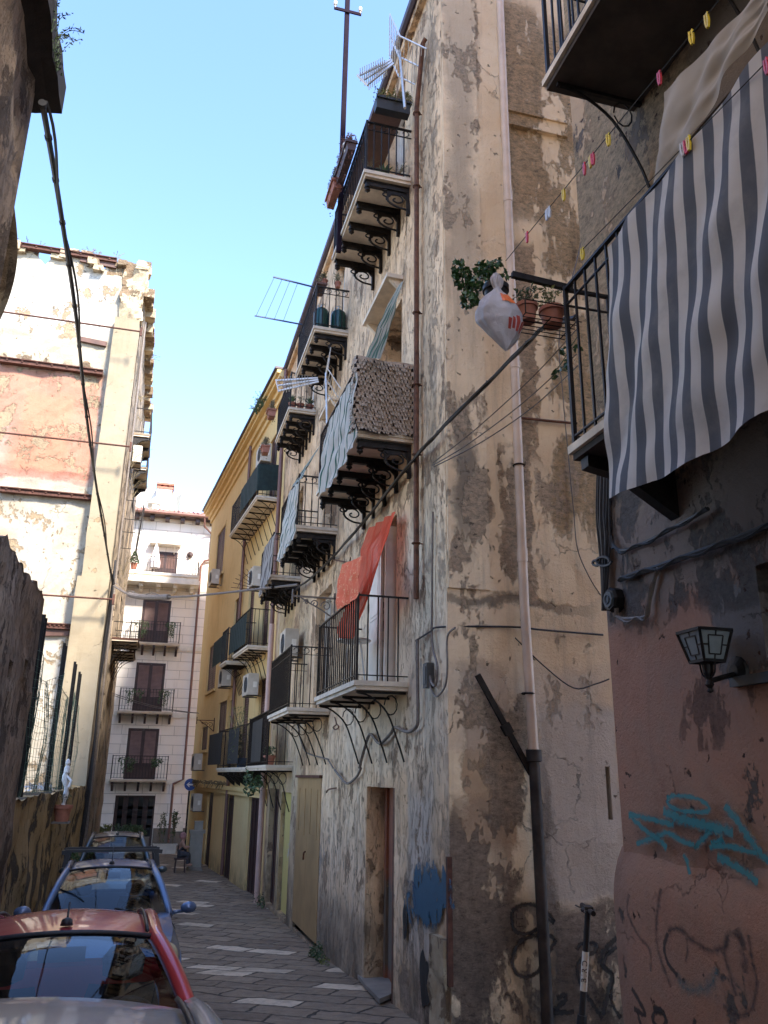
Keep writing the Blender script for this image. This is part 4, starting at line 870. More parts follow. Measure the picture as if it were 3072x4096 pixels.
    it = MB(); it.box((-bw + .03, ws[0] + .1, .25), (bw - .03, L - .2, .32)); it.grid(lambda s, t: V((lerp(-bw + .05, bw - .05, s), ws[0] + .14 + .55 * t, hoodh + .0 + .02 * math.sin(t * 3) - .12 * t * t)), 6, 6)
    it.box((-bw + .05, ws[0] + .66, .4), (bw - .05, ws[0] + .7, hoodh - .12)); part(it, 'dashboard', M['cabin'], smooth=False)
    for sg in (-1, 1):
        se = MB(); yy = ws[0] + 1.25
        se.grid(lambda s, t: V((sg * .34 + .25 * math.cos(PI * s) * (1 - .25 * t ** 4), yy + .22 * t - .06 * math.sin(PI * s), .45 + .62 * t)), 10, 6); se.box((sg * .34 - .24, yy - .5, .38), (sg * .34 + .24, yy, .5))
        se.lathe((sg * .34, yy + .24, 1.08), [(.05, 0), (.12, .03), (.13, .12), (.08, .18)], 12); part(se, 'seat', M['cabin'], smooth='auto')
    sw_ = MB(); c = V((.34, ws[0] + .78, hoodh + .0)); ax = V((0, .75, .5)).normalized(); X_ = V((1, 0, 0)); Y_ = ax.cross(X_)
    sw_.tube([c + X_ * .185 * math.cos(a * PI / 12) + Y_ * .185 * math.sin(a * PI / 12) for a in range(24)], .018, 6, closed=True); sw_.bar(c - X_ * .17, c + X_ * .17, .04, .02); sw_.bar(c, c + Y_ * .17, .04, .02); sw_.lathe(c, [(.05, -.03), (.06, 0), (.03, .02)], 12, ax); part(sw_, 'steering_wheel', M['cabin'])
    if antenna:
        an = MB(); an.lathe((0, ws[1] + .16, Hr + .0), [(.035, -.01), (.028, .02), (.01, .03)], 10); an.tube([(0, ws[1] + .16, Hr + .02), (0, ws[1] + .24, Hr + (.10 if antenna == 'stub' else .22))], .006, 5); part(an, 'aerial', M['rubber'])
    rv = MB(); rv.box((-.12, ws[1] - .02, Hr - .17), (.12, ws[1] + .01, Hr - .10)); part(rv, 'rear_view_mirror', M['cabin'], smooth=False)
    if wiper:
        wi = MB(); wi.tube([cowl(.55) + V((0, -.02, .02)), bulge(cowl(.2), wtop(.2), .12, .06, V((0, -.45, .9)))], .009, 4); wi.tube([cowl(.9) + V((0, -.02, .02)), bulge(cowl(.55), wtop(.55), .12, .07, V((0, -.45, .9)))], .009, 4); part(wi, 'wiper', M['rubber'])
    if rack:
        for yy in (ws[1] + .45, ws[1] + 1.15):
            rk = MB(); rk.bar((-rw - .06, yy, Hr + .14), (rw + .06, yy, Hr + .14), .05, .035)
            for sg in (-1, 1): rk.bar((sg * (rw + .02), yy, Hr + .13), (sg * (rw + .05), yy, Hr - .06), .05, .06); rk.bar((sg * (rw - .02), yy, Hr + .13), (sg * (rw + .10), yy, Hr + .12), .06, .05)
            part(rk, 'roof_bar', M['rubber'], smooth=False)
    pl = MB(); pl.box((-.26, -.165, .30), (.26, -.155, .41)); part(pl, 'number_plate', M['white'], smooth=False)
    root.rotation_euler = (tilt, 0, yaw); return root
silver = paint('silver paint', (.42, .43, .44), .35, .3); red = paint('faded red paint', (.50, .045, .045), .3, .12); blue = paint('steel blue paint', (.08, .13, .24), .3, .15); dk = paint('dark green blue paint', (.03, .05, .06), .35, .3)
make_car('parked_car', 'silver parked car nearest the viewer, only its roof showing', -.33, -.80, gz(1.0), silver, L=4.12, Hr=1.55, ws=(1.1, 1.9), rf_end=3.86, rw=.56, tilt=-.05, antenna=False, lens='chrome')
make_car('parked_car', 'red parked car behind the silver one, faded paint and a stub aerial', -.28, 3.46, gz(3.46), red, L=3.72, Wd=.80, Hr=1.44, ws=(.82, 1.66), rf_end=3.3, rw=.49, tilt=-.06, yaw=.03, antenna='stub', badge=True, mirror=False)
make_car('parked_car', 'blue parked car with black roof bars and a yellowed headlamp', -.22, 10.1, gz(10.6), blue, L=3.95, Wd=.84, Hr=1.50, ws=(1.0, 1.95), rf_end=3.6, rw=.55, tilt=-.03, yaw=.035, rack=True)
make_car('parked_car', 'dark parked car furthest down the row, with roof rails', -.36, 17.6, gz(18.5), dk, L=4.1, Wd=.84, Hr=1.68, ws=(1.2, 1.95), rf_end=3.7, rw=.52, tilt=-.0, yaw=.03, mirror=True)
# ================================================================ local builders
def lthing(name, label, cat, loc, rz=0, group=None):
    o = thing(name, label, cat, loc, group); o.rotation_euler = (0, 0, rz); return o
def lp(mb, name, mat, parent, smooth=False, label=None):
    me = mb.mesh(name, mat, smooth); o = bpy.data.objects.new(name, me); COL.objects.link(o); o.parent = parent
    if smooth == 'auto':
        try: me.set_sharp_from_angle(angle=math.radians(40))
        except Exception: pass
    if label: o['label'] = label
    return o
def clone(root, loc, label, rz=None, sc_=None):
    c = copy_tree(root); c.location = loc; c['label'] = label
    if rz is not None: c.rotation_euler.z = rz
    if sc_: c.scale = sc_ if isinstance(sc_, (tuple, list)) else (sc_, sc_, sc_)
    return c
def fz(F): return math.atan2(F.u.y, F.u.x)
# ---------------------------------------------------------------- old building: doors, hoods, pipes
m = MB(); h = dA; m.fbox(F1, h[0], h[1], -.36, -.31, h[2], h[3])
for (a, b) in ((h[0], h[0] + .09), (h[1] - .09, h[1]), ((h[0] + h[1]) / 2 - .03, (h[0] + h[1]) / 2 + .03)): m.fbox(F1, a, b, -.31, -.27, h[2], h[3])
m.build('door', plaster('flaking brown door', [(.34, .12, .06), (.40, .16, .09), (.28, .10, .055)], under=(.44, .30, .16), under_amt=.1, streak=.4, uscale=2.2, relief=.02, pits=0, crk=0, blobs=[((3.6, 11.3, -1.9), (B, .9, .5), (.20, .17, .13), .9, .2)]), old)
m = MB(); m.fbox(F1, h[0] - .01, h[0] + .07, -.30, -.0, h[2], h[3]); m.build('door_jamb', M['rust'], old)
h = dG; gm = simple('ochre sheet metal', (.36, .225, .10), .55, .2, .18, 1.6, .3)
um = (h[0] + h[1]) / 2; m = MB()
for a, b in ((h[0] + .01, um - .004), (um + .004, h[1] - .01)):
    m.fbox(F1, a, b, -.055, .012, h[2] + .12, h[3])
    m.fbox(F1, a + .25, a + .33, .012, .022, h[3] - 1.0, h[3] - .2); m.fbox(F1, b - .33, b - .25, .012, .022, h[3] - 1.0, h[3] - .2); m.fbox(F1, a + .25, b - .25, .012, .02, h[3] - 1.06, h[3] - 1.0)
d_ = m.build('sheet_metal_door', gm, old)
m = MB(); m.tube([F1.p(um - .12, .05, -1.35), F1.p(um - .02, .06, -1.38), F1.p(um + .05, .05, -1.5)], .018, 5); hd_ = m.build('handle', M['rust'], None); hd_.parent = d_; WL[d_.name] = V((0, 0, 0))
m = MB(); m.fbox(F1, h[0] - .05, h[1] + .05, .0, .06, h[3] + .0, h[3] + .05); m.build('door_lintel', M['rustd'], old)
m = MB(); h = g1; m.fbox(F1, h[0], h[1], -.3, -.10, h[2], h[3]); m.build('walled_up_doorway', plaster('greenish yellow infill', [(.50, .40, .12), (.60, .48, .17)], under=(.5, .45, .36), under_amt=.1, streak=.2, relief=.01), old)
m = MB(); h = g2; m.fbox(F1, h[0], h[1], -.19, -.14, h[2], h[3])
for k in range(4): uu = h[0] + (h[1] - h[0]) * (k + .5) / 4; m.fbox(F1, uu - .1, uu + .1, -.14, -.12, h[2] + .1, h[3] - .1)
m.build('door', M['woodd'], old)
def leaf_panel(F, u0, u1, d0, d1, z0, z1, mat, nm='door_leaf', par=None, n=14):
    G = Frame(0, 0, 1, 0, 0, -1); p0 = F.p(u0, d0, 0); p1 = F.p(u1, d1, 0); G.o = p0; dv = (p1 - p0); L_ = dv.length; G.u = dv.normalized(); G.n = V((G.u.y, -G.u.x, 0))
    mm = MB(); mm.fbox(G, 0, L_, -.02, .02, z0, z1); 
    for (a, b, c, d) in ((.07, L_ - .07, z0 + .15, z0 + (z1 - z0) * .4), (.07, L_ - .07, z0 + (z1 - z0) * .46, z1 - .1)):
        mm.fbox(G, a, b, .02, .028, c, d); mm.fbox(G, a + .05, b - .05, .028, .036, c + .05, d - .05)
    return mm.build(nm, mat, par)
h = b7; leaf_panel(F1, h[1] - .05, h[1] - .75, .0, .02, h[2] + .02, h[3] - .1, M['wframe'], par=old); leaf_panel(F1, h[0] + .32, h[0] + .30, -.5, .08, h[2] + .02, h[3] - .1, M['wframe'], par=old)
opening_door(old, F1, b7[0], b7[1], b7[2], b7[3], .42)
for h, mt in ((b8, 'wframe'), (b5, 'wframe'), (b6, 'woodd'), (b3, 'wframe'), (b2, 'wframe'), (b1, 'wframe')): 
    opening_door(old, F1, h[0], h[1], h[2], h[3], h[4] - .03, frame=mt)
    m = MB(); mid = (h[0] + h[1]) / 2
    for a, b in ((h[0] + .07, mid), (mid, h[1] - .07)):
        for q in ((a, a + .07, h[2], h[3] - .07), (b - .07, b, h[2], h[3] - .07), (a + .07, b - .07, h[2], h[2] + .5), (a + .07, b - .07, h[2] + 1.4, h[2] + 1.48)): m.fbox(F1, q[0], q[1], -h[4] + .0, -h[4] + .05, q[2], q[3])
    o_ = m.build('glazed_door', M[mt], old); WL[o_.name] = V((0, 0, 0))
    m = MB(); m.add([F1.p(h[0] + .1, -h[4] + .02, h[2] + .5), F1.p(h[1] - .1, -h[4] + .02, h[2] + .5), F1.p(h[1] - .1, -h[4] + .02, h[3] - .1), F1.p(h[0] + .1, -h[4] + .02, h[3] - .1)], [(0, 1, 2, 3)]); q_ = m.build('pane', M['glass']); q_.parent = o_
def hood(near, out, far, th=.07):
    u0, z = F1.at(0, *near); D, z2 = F1.cross(u0, *out); u1, _ = F1.at(D, *far); D = min(max(D, .2), .6); m = MB(); m.fbox(F1, u0, max(u1, u0 + .8), .0, D, z2, z2 + th)
    for u in (u0 + .05, max(u1, u0 + .8) - .1): m.prism([F1.p(u, .0, z2), F1.p(u, D * .8, z2), F1.p(u, 0, z2 - .2)], tuple(F1.u * .06))
    m.build('door_hood', M['soffit'], old)
hood(('E', 955, 100), ('E', 848, 130), ('E', 690, 460)); hood(('E', 540, 930), ('E', 478, 925), ('E', 405, 1130))
def straps(F, u, d, zs_, r, par, mat='rust'):
    for z in zs_:
        m = MB(); m.tube([F.p(u + r * math.cos(a * PI / 6), d + r * math.sin(a * PI / 6), z) for a in range(12)], .012, 4, closed=True); m.bar(F.p(u, d, z), F.p(u, 0, z), .015); o = m.build('pipe_strap', M[mat]); o.parent = par
ua, za = F1.at(.08, 't', 1480, 410); ub, zb = F1.at(.08, 'H', 1035, 565)
uu = (ua + ub) / 2; m = MB(); m.tube([F1.p(uu - .35, .05, za + 1.0), F1.p(uu - .3, .08, za + .95), F1.p(uu, .08, za), F1.p(uu, .08, 4), F1.p(uu, .08, zb)], .035, 8)
pp_ = m.build('drainpipe', M['rust'], old); WL[pp_.name] = V((0, 0, 0)); straps(F1, uu, .08, (za - .1, 8.2, 6.1, 5.0, 4.0, 2.8), .05, pp_)
q1 = F2.at(.09, 'B', 1580, 0); q2 = F2.at(.09, 'I', 80, 600); q3 = F2.at(.09, 'I', 140, 1540); q4 = F2.at(.09, 'L', 205, 1060); uu = (q1[0] + q2[0] + q3[0]) / 3
m = MB(); m.tube([F2.p(q1[0], .09, 12.9), F2.p(q1[0], .09, q1[1]), F2.p(q2[0], .09, q2[1]), F2.p(q3[0], .09, q3[1])], .055, 12); 
for z in (7.4, 4.9, 2.4): m.tube([F2.p(q2[0] + (q1[0] - q2[0]) * (z - q2[1]) / (q1[1] - q2[1]), .09, z), F2.p(q2[0] + (q1[0] - q2[0]) * (z + .16 - q2[1]) / (q1[1] - q2[1]), .09, z + .16)], .062, 12)
pp_ = m.build('drainpipe', M['pvc'], old, smooth='auto'); WL[pp_.name] = V((0, 0, 0)); straps(F2, q2[0], .09, (6.2, 3.6, .9), .065, pp_, 'iron')
m = MB(); m.tube([F2.p(q3[0], .09, q3[1]), F2.p(q3[0], .09, q3[1] - .12), F2.p(q3[0], .09, q3[1] - .13), F2.p(q4[0], .09, -1.9), F2.p(q4[0], .09, -2.5)], [.085, .085, .06, .06, .06], 12); m.build('iron_downpipe', simple('blackened iron pipe', (.05, .04, .035), .7, .3, .6, 5), old, smooth='auto')
m = MB(); a = F2.pt(.12, 'H', 1435, 1055); b = F2.pt(.06, '.', 1148, 1672); m.bar(a, b, .06, .04, up=(0, 1, 0)); m.bar(a.lerp(b, .50), a.lerp(b, .60), .10, .06, up=(0, 1, 0)); m.build('iron_brace', M['iron'], old)
ua, za = F2.at(.02, 'K', 1297, 575); ub, zb = F2.at(.02, 'K', 1285, 1415); m = MB(); m.bar((3.085, 8.565, za), (3.085, 8.565, zb), .05, .05); m.build('corner_iron', M['rustd'], old)
a = F2.at(0, 'C', 0, 775); b = F2.at(0, 'C', 350, 890); m = MB()
m.fbox(F2, a[0] - .15, b[0], 0.0, .06, (a[1] + b[1]) / 2 - .09, (a[1] + b[1]) / 2 + .12); m.fbox(F2, a[0] - .15, b[0], .0, .09, (a[1] + b[1]) / 2 + .12, (a[1] + b[1]) / 2 + .16); m.build('moulding', M['f2'], old)
rough_box(F1, 8.62, 9.15, -.1, .06, -3.0, -1.55, .07, .09, 4).build('eroded_base', M['rubble'], old)
for (x, y, rr) in ((1085, 1370, .13), (1110, 1400, .1), (965, 1000, .09)):
    P = F1.pt(.015, 'K', x, y); m = MB(); m.grid(lambda s, t: P + V((-.012 * (1 - t), rr * t * math.cos(6.283 * s) * (1 + .4 * mn.noise(V((s * 5, 0, rr)))), 2.0 * rr * t * math.sin(6.283 * s) * (1 + .5 * mn.noise(V((s * 4, 3, rr)))))), 18, 3); m.build('hole_shade_patch', M['hole'], old)  # dark domes on the face, the shade inside holes put in as colour
# doorstep
m = MB(); pts = []
for (x, y) in ((640, 1350), (790, 1320), (890, 1335), (900, 1500), (800, 1545), (700, 1440)):
    v = ray('K', x, y); t = -1.92 / (v.z + .0606 * v.y); P = v * t; pts.append(V((min(P.x, 3.6), P.y, gz(P.y) + .03)))
m.prism(pts, (0, 0, .05)); m.single('doorstep', M['concrete'], 'worn concrete doorstep in front of the narrow brown door', 'step')
# ---------------------------------------------------------------- cloth
def stripes(name, a, b, n, ratio=.5, alpha=0, thin=None):
    q = NT(name); sx = q.t.nodes.new('ShaderNodeSeparateXYZ'); q.l(q.uvo, sx.inputs[0])
    f = q.math('FRACT', q.math('MULTIPLY', sx.outputs[0], n)); m_ = q.rng(q.math('ABSOLUTE', q.math('SUBTRACT', f, .5)), ratio * .5 - .015, ratio * .5 + .015)
    ns = q.noise(q.obj, 3, 6, .65); c = q.mix(m_, a, b); c = q.mix(q.math('MULTIPLY', q.rng(ns, .45, .75), .4), c, tuple(x * .5 for x in b))
    wv = q.noise(q.obj, 260, 2); q.fin(c, .9, q.bump(wv, .15, .002))
    tl = q.t.nodes.new('ShaderNodeBsdfTranslucent'); q.l(c, tl.inputs[0]); mx = q.t.nodes.new('ShaderNodeMixShader'); mx.inputs[0].default_value = .4
    q.l(q.b.outputs[0], mx.inputs[1]); q.l(tl.outputs[0], mx.inputs[2]); q.l(mx.outputs[0], q.out.inputs[0]); return q.mat
def sheer(mat, a):
    t = mat.node_tree; o = [n for n in t.nodes if n.type == 'OUTPUT_MATERIAL'][0]; src_ = o.inputs[0].links[0].from_socket; tr = t.nodes.new('ShaderNodeBsdfTransparent'); mx = t.nodes.new('ShaderNodeMixShader'); mx.inputs[0].default_value = a
    t.links.new(tr.outputs[0], mx.inputs[1]); t.links.new(src_, mx.inputs[2]); t.links.new(mx.outputs[0], o.inputs[0]); return mat
def polyat(pts, t):
    L_ = [(pts[i + 1] - pts[i]).length for i in range(len(pts) - 1)]; s = t * sum(L_)
    for i, l in enumerate(L_):
        if s <= l or i == len(L_) - 1: return pts[i].lerp(pts[i + 1], min(1, s / max(l, 1e-6)))
        s -= l
def cloth(name, top, bot, mat, label, cat, nrm, amp=.04, folds=6, nu=60, nv=40, pin=.3, slant=.8, group=None, seed=0, freq=2.0):
    top = [V(p) for p in top]; bot = [V(p) for p in bot]; N = V(nrm)
    def f(s, t):
        P = polyat(top, s).lerp(polyat(bot, s), t); a = amp * (pin + (1 - pin) * min(1, t * 2.2))
        w_ = math.sin(2 * PI * (folds * s + slant * t) + 1.8 * mn.noise(V((s * 2.5, t * 1.5, seed)))) * .6 + .9 * mn.noise(V((s * folds * 1.1, t * freq * 2.2, seed + 4))) + .35 * mn.noise(V((s * folds * 3, t * 7, seed + 8)))
        return P + N * (a * w_) + V((0, 0, -.012 * abs(math.sin(PI * folds * s)) * (t > .95)))
    mb = MB(); mb.grid(f, nu, nv, uv=True); return mb.single(name, mat, label, cat, group, smooth=True)
XC = 2.64
FC = Frame(XC, 0, 0, 1, -1, 0)
T = [FC.pt(0, '.', x, y) for (x, y) in ((1312, 535), (1400, 415), (1500, 295), (1659, 90))]; Bm = [FC.pt(0, '.', x, y) for (x, y) in ((1310, 1076), (1400, 1040), (1500, 990), (1659, 882))]
T.append(T[-1] + V((0, -.9, -.02))); Bm.append(Bm[-1] + V((0, -.9, .02)))
cloth('striped_awning', T, Bm, stripes('slate and white canvas', (.165, .18, .215), (.86, .82, .78), 15, .5), 'large slate blue and white striped canvas hung over the near balcony rail', 'curtain', (1, 0, 0), .036, 5, 170, 110, .6, 1.1, freq=2.6)
FT = Frame(3.02, 0, 0, 1, -1, 0)
T = [FT.pt(0, 'C', *q) for q in ((985, 600), (1195, 385), (1450, 100), (1659, -120))]; Bm = [FT.pt(0, 'C', *q) for q in ((900, 1330), (1110, 960), (1400, 470), (1659, 60))]
cloth('plain_tarpaulin', T, Bm, stripes('grimy beige canvas', (.55, .49, .42), (.56, .50, .43), 1, .5), 'grimy beige tarpaulin slung above the slate striped canvas', 'tarpaulin', (1, 0, 0), .03, 3, 60, 30, .5, .7, seed=3)
gs = stripes('green striped canvas', (.05, .15, .11), (.74, .70, .63), 14, .2)
gs2 = stripes('green striped canvas rolled', (.10, .20, .16), (.42, .42, .37), 8, .3)
def fp(d, *q): return F1.pt(d, *q)
cloth('green_striped_curtain', [fp(.30, 'E', 955, 160), fp(.30, 'E', 925, 190)], [fp(.55, 'E', 805, 665), fp(.8, 'E', 705, 650)], gs2, 'narrow faded green striped curtain drawn across the door behind the ragged mesh screen', 'curtain', (-1, 0, 0), .03, 4, 30, 30)
T = [fp(.83, 'E', 655, 750), fp(.86, 'E', 585, 850), fp(.86, 'E', 460, 1110)]; Bm = [fp(.86, 'E', 625, 1240), fp(.86, 'E', 480, 1490), fp(.86, 'E', 398, 1545)]
cloth('green_striped_curtain', T, Bm, gs, 'green and white striped canvas flapping outside the balcony with the ragged mesh', 'curtain', (-1, 0, 0), .05, 5, 50, 40, seed=2)
T = [fp(.80, 'E', 285, 1420), fp(.85, 'E', 228, 1500)]; Bm = [fp(.85, 'H', 240, 210), fp(.85, 'H', 140, 325)]
T = [fp(.84, 'q', 1120, -70), fp(.84, 'q', 1000, 60)]; Bm = [fp(.86, 'q', 1040, 560), fp(.86, 'q', 885, 805)]
cloth('green_striped_curtain', T, Bm, gs, 'pale green striped canvas on the balcony one floor below the twin gas bottles', 'curtain', (-1, 0, 0), .05, 4, 40, 40, seed=5)
cloth('green_striped_curtain', [fp(.2, 'p', 1340, 1290), fp(.5, 'p', 1310, 1330)], [fp(.8, 'p', 1130, 1640), fp(.85, 'p', 1035, 1740)], gs2, 'rolled grey green canvas slanting from the wall down to the rail', 'curtain', (-1, 0, 0), .03, 3, 20, 30, seed=6)
T = [fp(.74, 'q', 865, 480), fp(.76, 'q', 745, 640)]; Bm = [fp(.76, 'q', 800, 950), fp(.76, 'q', 680, 1190)]
cloth('grey_striped_curtain', T, Bm, stripes('grey striped canvas', (.14, .13, .13), (.47, .44, .41), 9, .4), 'grey and cream striped canvas on the third balcony along, beside the yellow house', 'curtain', (-1, 0, 0), .03, 4, 40, 30, seed=7)
orange = stripes('sheer orange cloth', (.85, .12, .05), (.80, .10, .045), 30, .5); sheer(orange, .86)
T = [fp(.12, 'H', 905, -5), fp(.25, 'H', 740, 105)]; Bm = [fp(.50, 'H', 640, 815), fp(.60, 'H', 530, 820)]
def oc(s, t):   # falls from the lintel hook, swings out, gathers below the rail
    pts = [((905, -5), (745, 100)), ((850, 190), (705, 210)), ((800, 330), (690, 290)), ((740, 510), (640, 500)), ((640, 740), (530, 730)), ((625, 820), (535, 820))]
    k = t * (len(pts) - 1); i = min(int(k), len(pts) - 2); f_ = k - i; a = [lerp(pts[i][0][j], pts[i + 1][0][j], f_) for j in (0, 1)]; b = [lerp(pts[i][1][j], pts[i + 1][1][j], f_) for j in (0, 1)]
    d = .16 + .42 * min(1, t * 1.1); P = F1.pt(d, 'H', lerp(a[0], b[0], s), lerp(a[1], b[1], s)); return P + V((-.03 * math.sin(s * 20 + t * 3) - .05 * mn.noise(V((s * 3, t * 5, 1))), .02 * math.sin(s * 13 + t * 6), 0))
mb = MB(); mb.grid(oc, 36, 50, uv=True); mb.single('orange_curtain', orange, 'long sheer orange curtain twisted from the lintel over the lowest near balcony', 'curtain', smooth=True)
def embroid():
    q = NT('orange cloth with scrolls'); v = q.vor(q.vm('ADD', q.obj, q.vm('MULTIPLY', q.vm('SUBTRACT', q.noise(q.obj, 9, 2, col=True), (.5, .5, .5)), (.25, .25, .25))), 9, 'DISTANCE_TO_EDGE')
    mk = q.math('MULTIPLY', q.rng(v, .035, .015), q.rng(q.noise(q.obj, 14, 2), .48, .52)); return q.fin(q.mix(mk, (.72, .12, .04), (.85, .45, .22)), .8)
T = [fp(.70, 'H', 690, 285), fp(.72, 'H', 555, 340)]; Bm = [fp(.72, 'H', 650, 560), fp(.76, 'H', 512, 640)]
cloth('orange_curtain', T, Bm, embroid(), 'orange cloth with pale curling embroidery hanging outside the orange curtain', 'curtain', (-1, 0, 0), .03, 3, 30, 30, seed=9)
# ragged mesh screen (camouflage netting with leaf flaps)
def flaps(name, f, nu, nv, label, seed=0, mat=None, inset=V((.02, .02, 0))):
    root = thing(name, label, 'screen', f(.5, 1)); m = MB(); m.grid(f, 24, 14); m.build('backing_net', simple('brown netting', (.035, .022, .02), .95, 0, .3, 20), root)
    m = MB()
    for j in range(nv):
        for i in range(nu):
            s = (i + .5 + (j % 2) * .5 + random.uniform(-.25, .25)) / (nu + .5); t = (j + .1) / nv; P = f(min(s, 1), t); Q = f(min(s, 1), min(1, t + 1.35 / nv)); du = (f(min(1, s + .5 / nu), t) - f(max(0, s - .5 / nu), t)) * .62
            o = outn(f, s, t); lift = random.uniform(.02, .05)
            m.add([P - du + o * .012, P + du + o * .012, Q + du * .5 + o * lift + V((0, 0, random.uniform(-.02, .02))), Q + o * (lift + .02) - V((0, 0, .02)), Q - du * .55 + o * lift], [(0, 1, 2, 3, 4)])
    m.build('leaf_flaps', mat or plaster('dusty brown leaf cloth', [(.13, .09, .065), (.42, .33, .25), (.27, .195, .14)], scale=9, streak=0, pits=0, crk=0, relief=.01), root); return root
def outn(f, s, t):
    a = f(min(1, s + .02), t) - f(max(0, s - .02), t); n_ = a.cross(V((0, 0, 1))).normalized()
    return n_ if n_.dot(V((0, 0, 0)) - f(s, t)) > 0 else -n_
def scr(s, t):     # wraps the near end (facing the viewer) and turns the corner
    z = lerp(5.50, 4.40, t) + .02 * math.sin(s * 9); L1, L2 = .80, .16; q = s * (L1 + L2)
    if q < L1: return V((3.09 - q, 9.83 + .03 * math.sin(q * 8), z))
    return V((3.1 - .83, 9.83 + (q - L1), z))
flaps('ragged_mesh_screen', scr, 21, 18, 'ragged brown leaf netting wrapped round the middle balcony nearest the corner')
netm = simple('black green shade net', (.012, .025, .022), .9, 0, .4, 8)
a = YL.at(.7, 'p', 715, 1500); b = YL.at(.7, 'p', 640, 1800)
u0 = YL.at(0, 'q', 910, 105)[0]; D1, zY1 = YL.cross(u0, 'q', 660, 78)
cloth('shade_net', [YL.p(u0 - .04, 0.05, zY1 + 1.0), YL.p(u0 - .04, D1 + .01, zY1 + .95), YL.p(u0 + 2.6, D1 + .02, zY1 + .98)], [YL.p(u0 - .04, 0.05, zY1 + .2), YL.p(u0 - .06, D1 + .02, zY1 + .12), YL.p(u0 + 2.6, D1 + .03, zY1 + .2)], netm, 'dark green shade net tied round the top balcony of the yellow house', 'net', (-.3, -.8, 0), .03, 5, 60, 16)
u0 = YL.at(0, 'q', 812, 1690)[0]; D2, zY2 = YL.cross(u0, 'q', 562, 1682)
for (ua, ub, dz, lab) in ((u0 + .3, u0 + 3.0, 0, 'dark reed panel along the nearer middle balcony of the yellow house'), (u0 + 3.6, u0 + 6.2, -.02, 'dark reed panel along the further middle balcony of the yellow house')):
    m = MB(); m.grid(lambda s, t: YL.p(lerp(ua, ub, s), D2 + .01 + .008 * math.sin(s * 60), zY2 + .08 + dz + .85 * t), 60, 2); m.single('reed_panel', netm, lab, 'panel', 'dark panels on the yellow house railings')
# ---------------------------------------------------------------- lowest yellow balcony, cantilevered across both houses
s3 = balcony(old, F1, 18.5, 22.25, .22, .60, 'bow', 4, 1.15, .14, scroll=False, label='low balcony in front of the dark doorway')
ue = YL.at(.58, 'r', 225, 1270)[0]; s4 = balcony(yel, YL, .05, min(ue, 7.5), .20, .58, 'block', 6, 1.1, .16, scroll=False)
for (ua, ub, F_, lab) in ((19.4, 21.2, F1, 'black cane screen nearer the pink pipe on the low balcony'), (1.2, 2.8, YL, 'black cane screen behind the bushy plant on the low balcony'), (4.0, 6.5, YL, 'black cane screen at the far end of the low balcony')):
    m = MB(); m.grid(lambda s, t: F_.p(lerp(ua, ub, s), .60 + .006 * math.sin(s * 90), .30 + .95 * t), 70, 2); m.single('cane_screen', simple('black cane', (.02, .02, .02), .7, 0, .4, 30), lab, 'screen', 'cane screens on the low balcony')
# pipes between the houses
a = F1.at(.12, 'r', 835, 0); b = F1.at(.12, 'r', 770, 1080); uu = (a[0] + b[0]) / 2; zt = F1.at(.12, 'q', 850, 1440)[1]
uu = 22.15; m = MB(); m.tube([F1.p(uu, .14, -3.0), F1.p(uu, .14, 0), F1.p(uu, .14, zt)], .075, 10); m.build('pink_pipe', M['pinkpipe'], old, smooth='auto')
m = MB(); m.tube([F1.p(uu, .14, zt), F1.p(uu, .14, 6), F1.p(uu, .14, 11.6)], .06, 10); m.build('brown_pipe', M['copper'], old, smooth='auto')
uy = YL.at(.1, 'q', 520, 700)[0]; m = MB(); m.tube([YL.p(uy, .1, -2.9), YL.p(uy, .1, 0), YL.p(uy, .1, 11.2)], .055, 8); m.build('brown_pipe', M['copper'], yel, smooth='auto')
# ---------------------------------------------------------------- cables
def cable(name, pts, r, label, mat='cable', cat='cable', k=5, group=None, n=5):
    m = MB(); m.tube(smooth_path(pts, k) if len(pts) > 2 else pts, r, n); return m.single(name, M[mat], label, cat, group)
P0 = ray('.', 92, 225); P0 = P0 * (6.0 / P0.y); P1 = GB.pt(.55, '.', 243, 1262); mids = []
for (x, y, f_) in ((130, 450, .1), (165, 690, .25), (187, 900, .45), (208, 1050, .65), (228, 1170, .84)):
    v = ray('.', x, y); Y_ = P0.y + (P1.y - P0.y) * f_; mids.append(v * (Y_ / v.y))
m = MB(); pts = smooth_path([P0] + mids + [P1], 8); m.tube(pts, .026, 8)
pts2 = [p + V((.03 * math.sin(i * .55) + .025, 0, .03 * math.cos(i * .55))) for i, p in enumerate(pts)]; m.tube(pts2, .014, 5)
for p in pts[::3]: m.tube([p - V((0, .02, 0)), p + V((0, .02, 0))], .034, 8)
m.single('conduit_bundle', M['cable'], 'thick black conduit sagging from the near eave to the concrete pillar', 'cable')
pA = GB.pt(.55, '.', 245, 1265); pB = F1.pt(.25, 'q', 1100, 1040); 
mid = [ray('w', x, y) for (x, y) in ((380, 1400), (570, 1440), (870, 1440), (1200, 1425))]; ys_ = [24.0, 23.3, 22.2, 21.0]; mid = [v * (y / v.y) for v, y in zip(mid, ys_)]
mq = ray('q', 700, 1085); mq = mq * (19.2 / mq.y); mid.append(mq)
m = MB(); pth = smooth_path([pA] + mid + [pB], 6); m.tube(pth, .028, 6); m.tube([p + V((0, 0, .07 + .05 * math.sin(i))) for i, p in enumerate(pth[:len(pth) // 2])], .012, 4); m.tube(pth[7:19], .075, 8)
m.single('conduit_bundle', M['cableg'], 'grey conduit crossing the street between the concrete pillar and the beige building', 'cable')
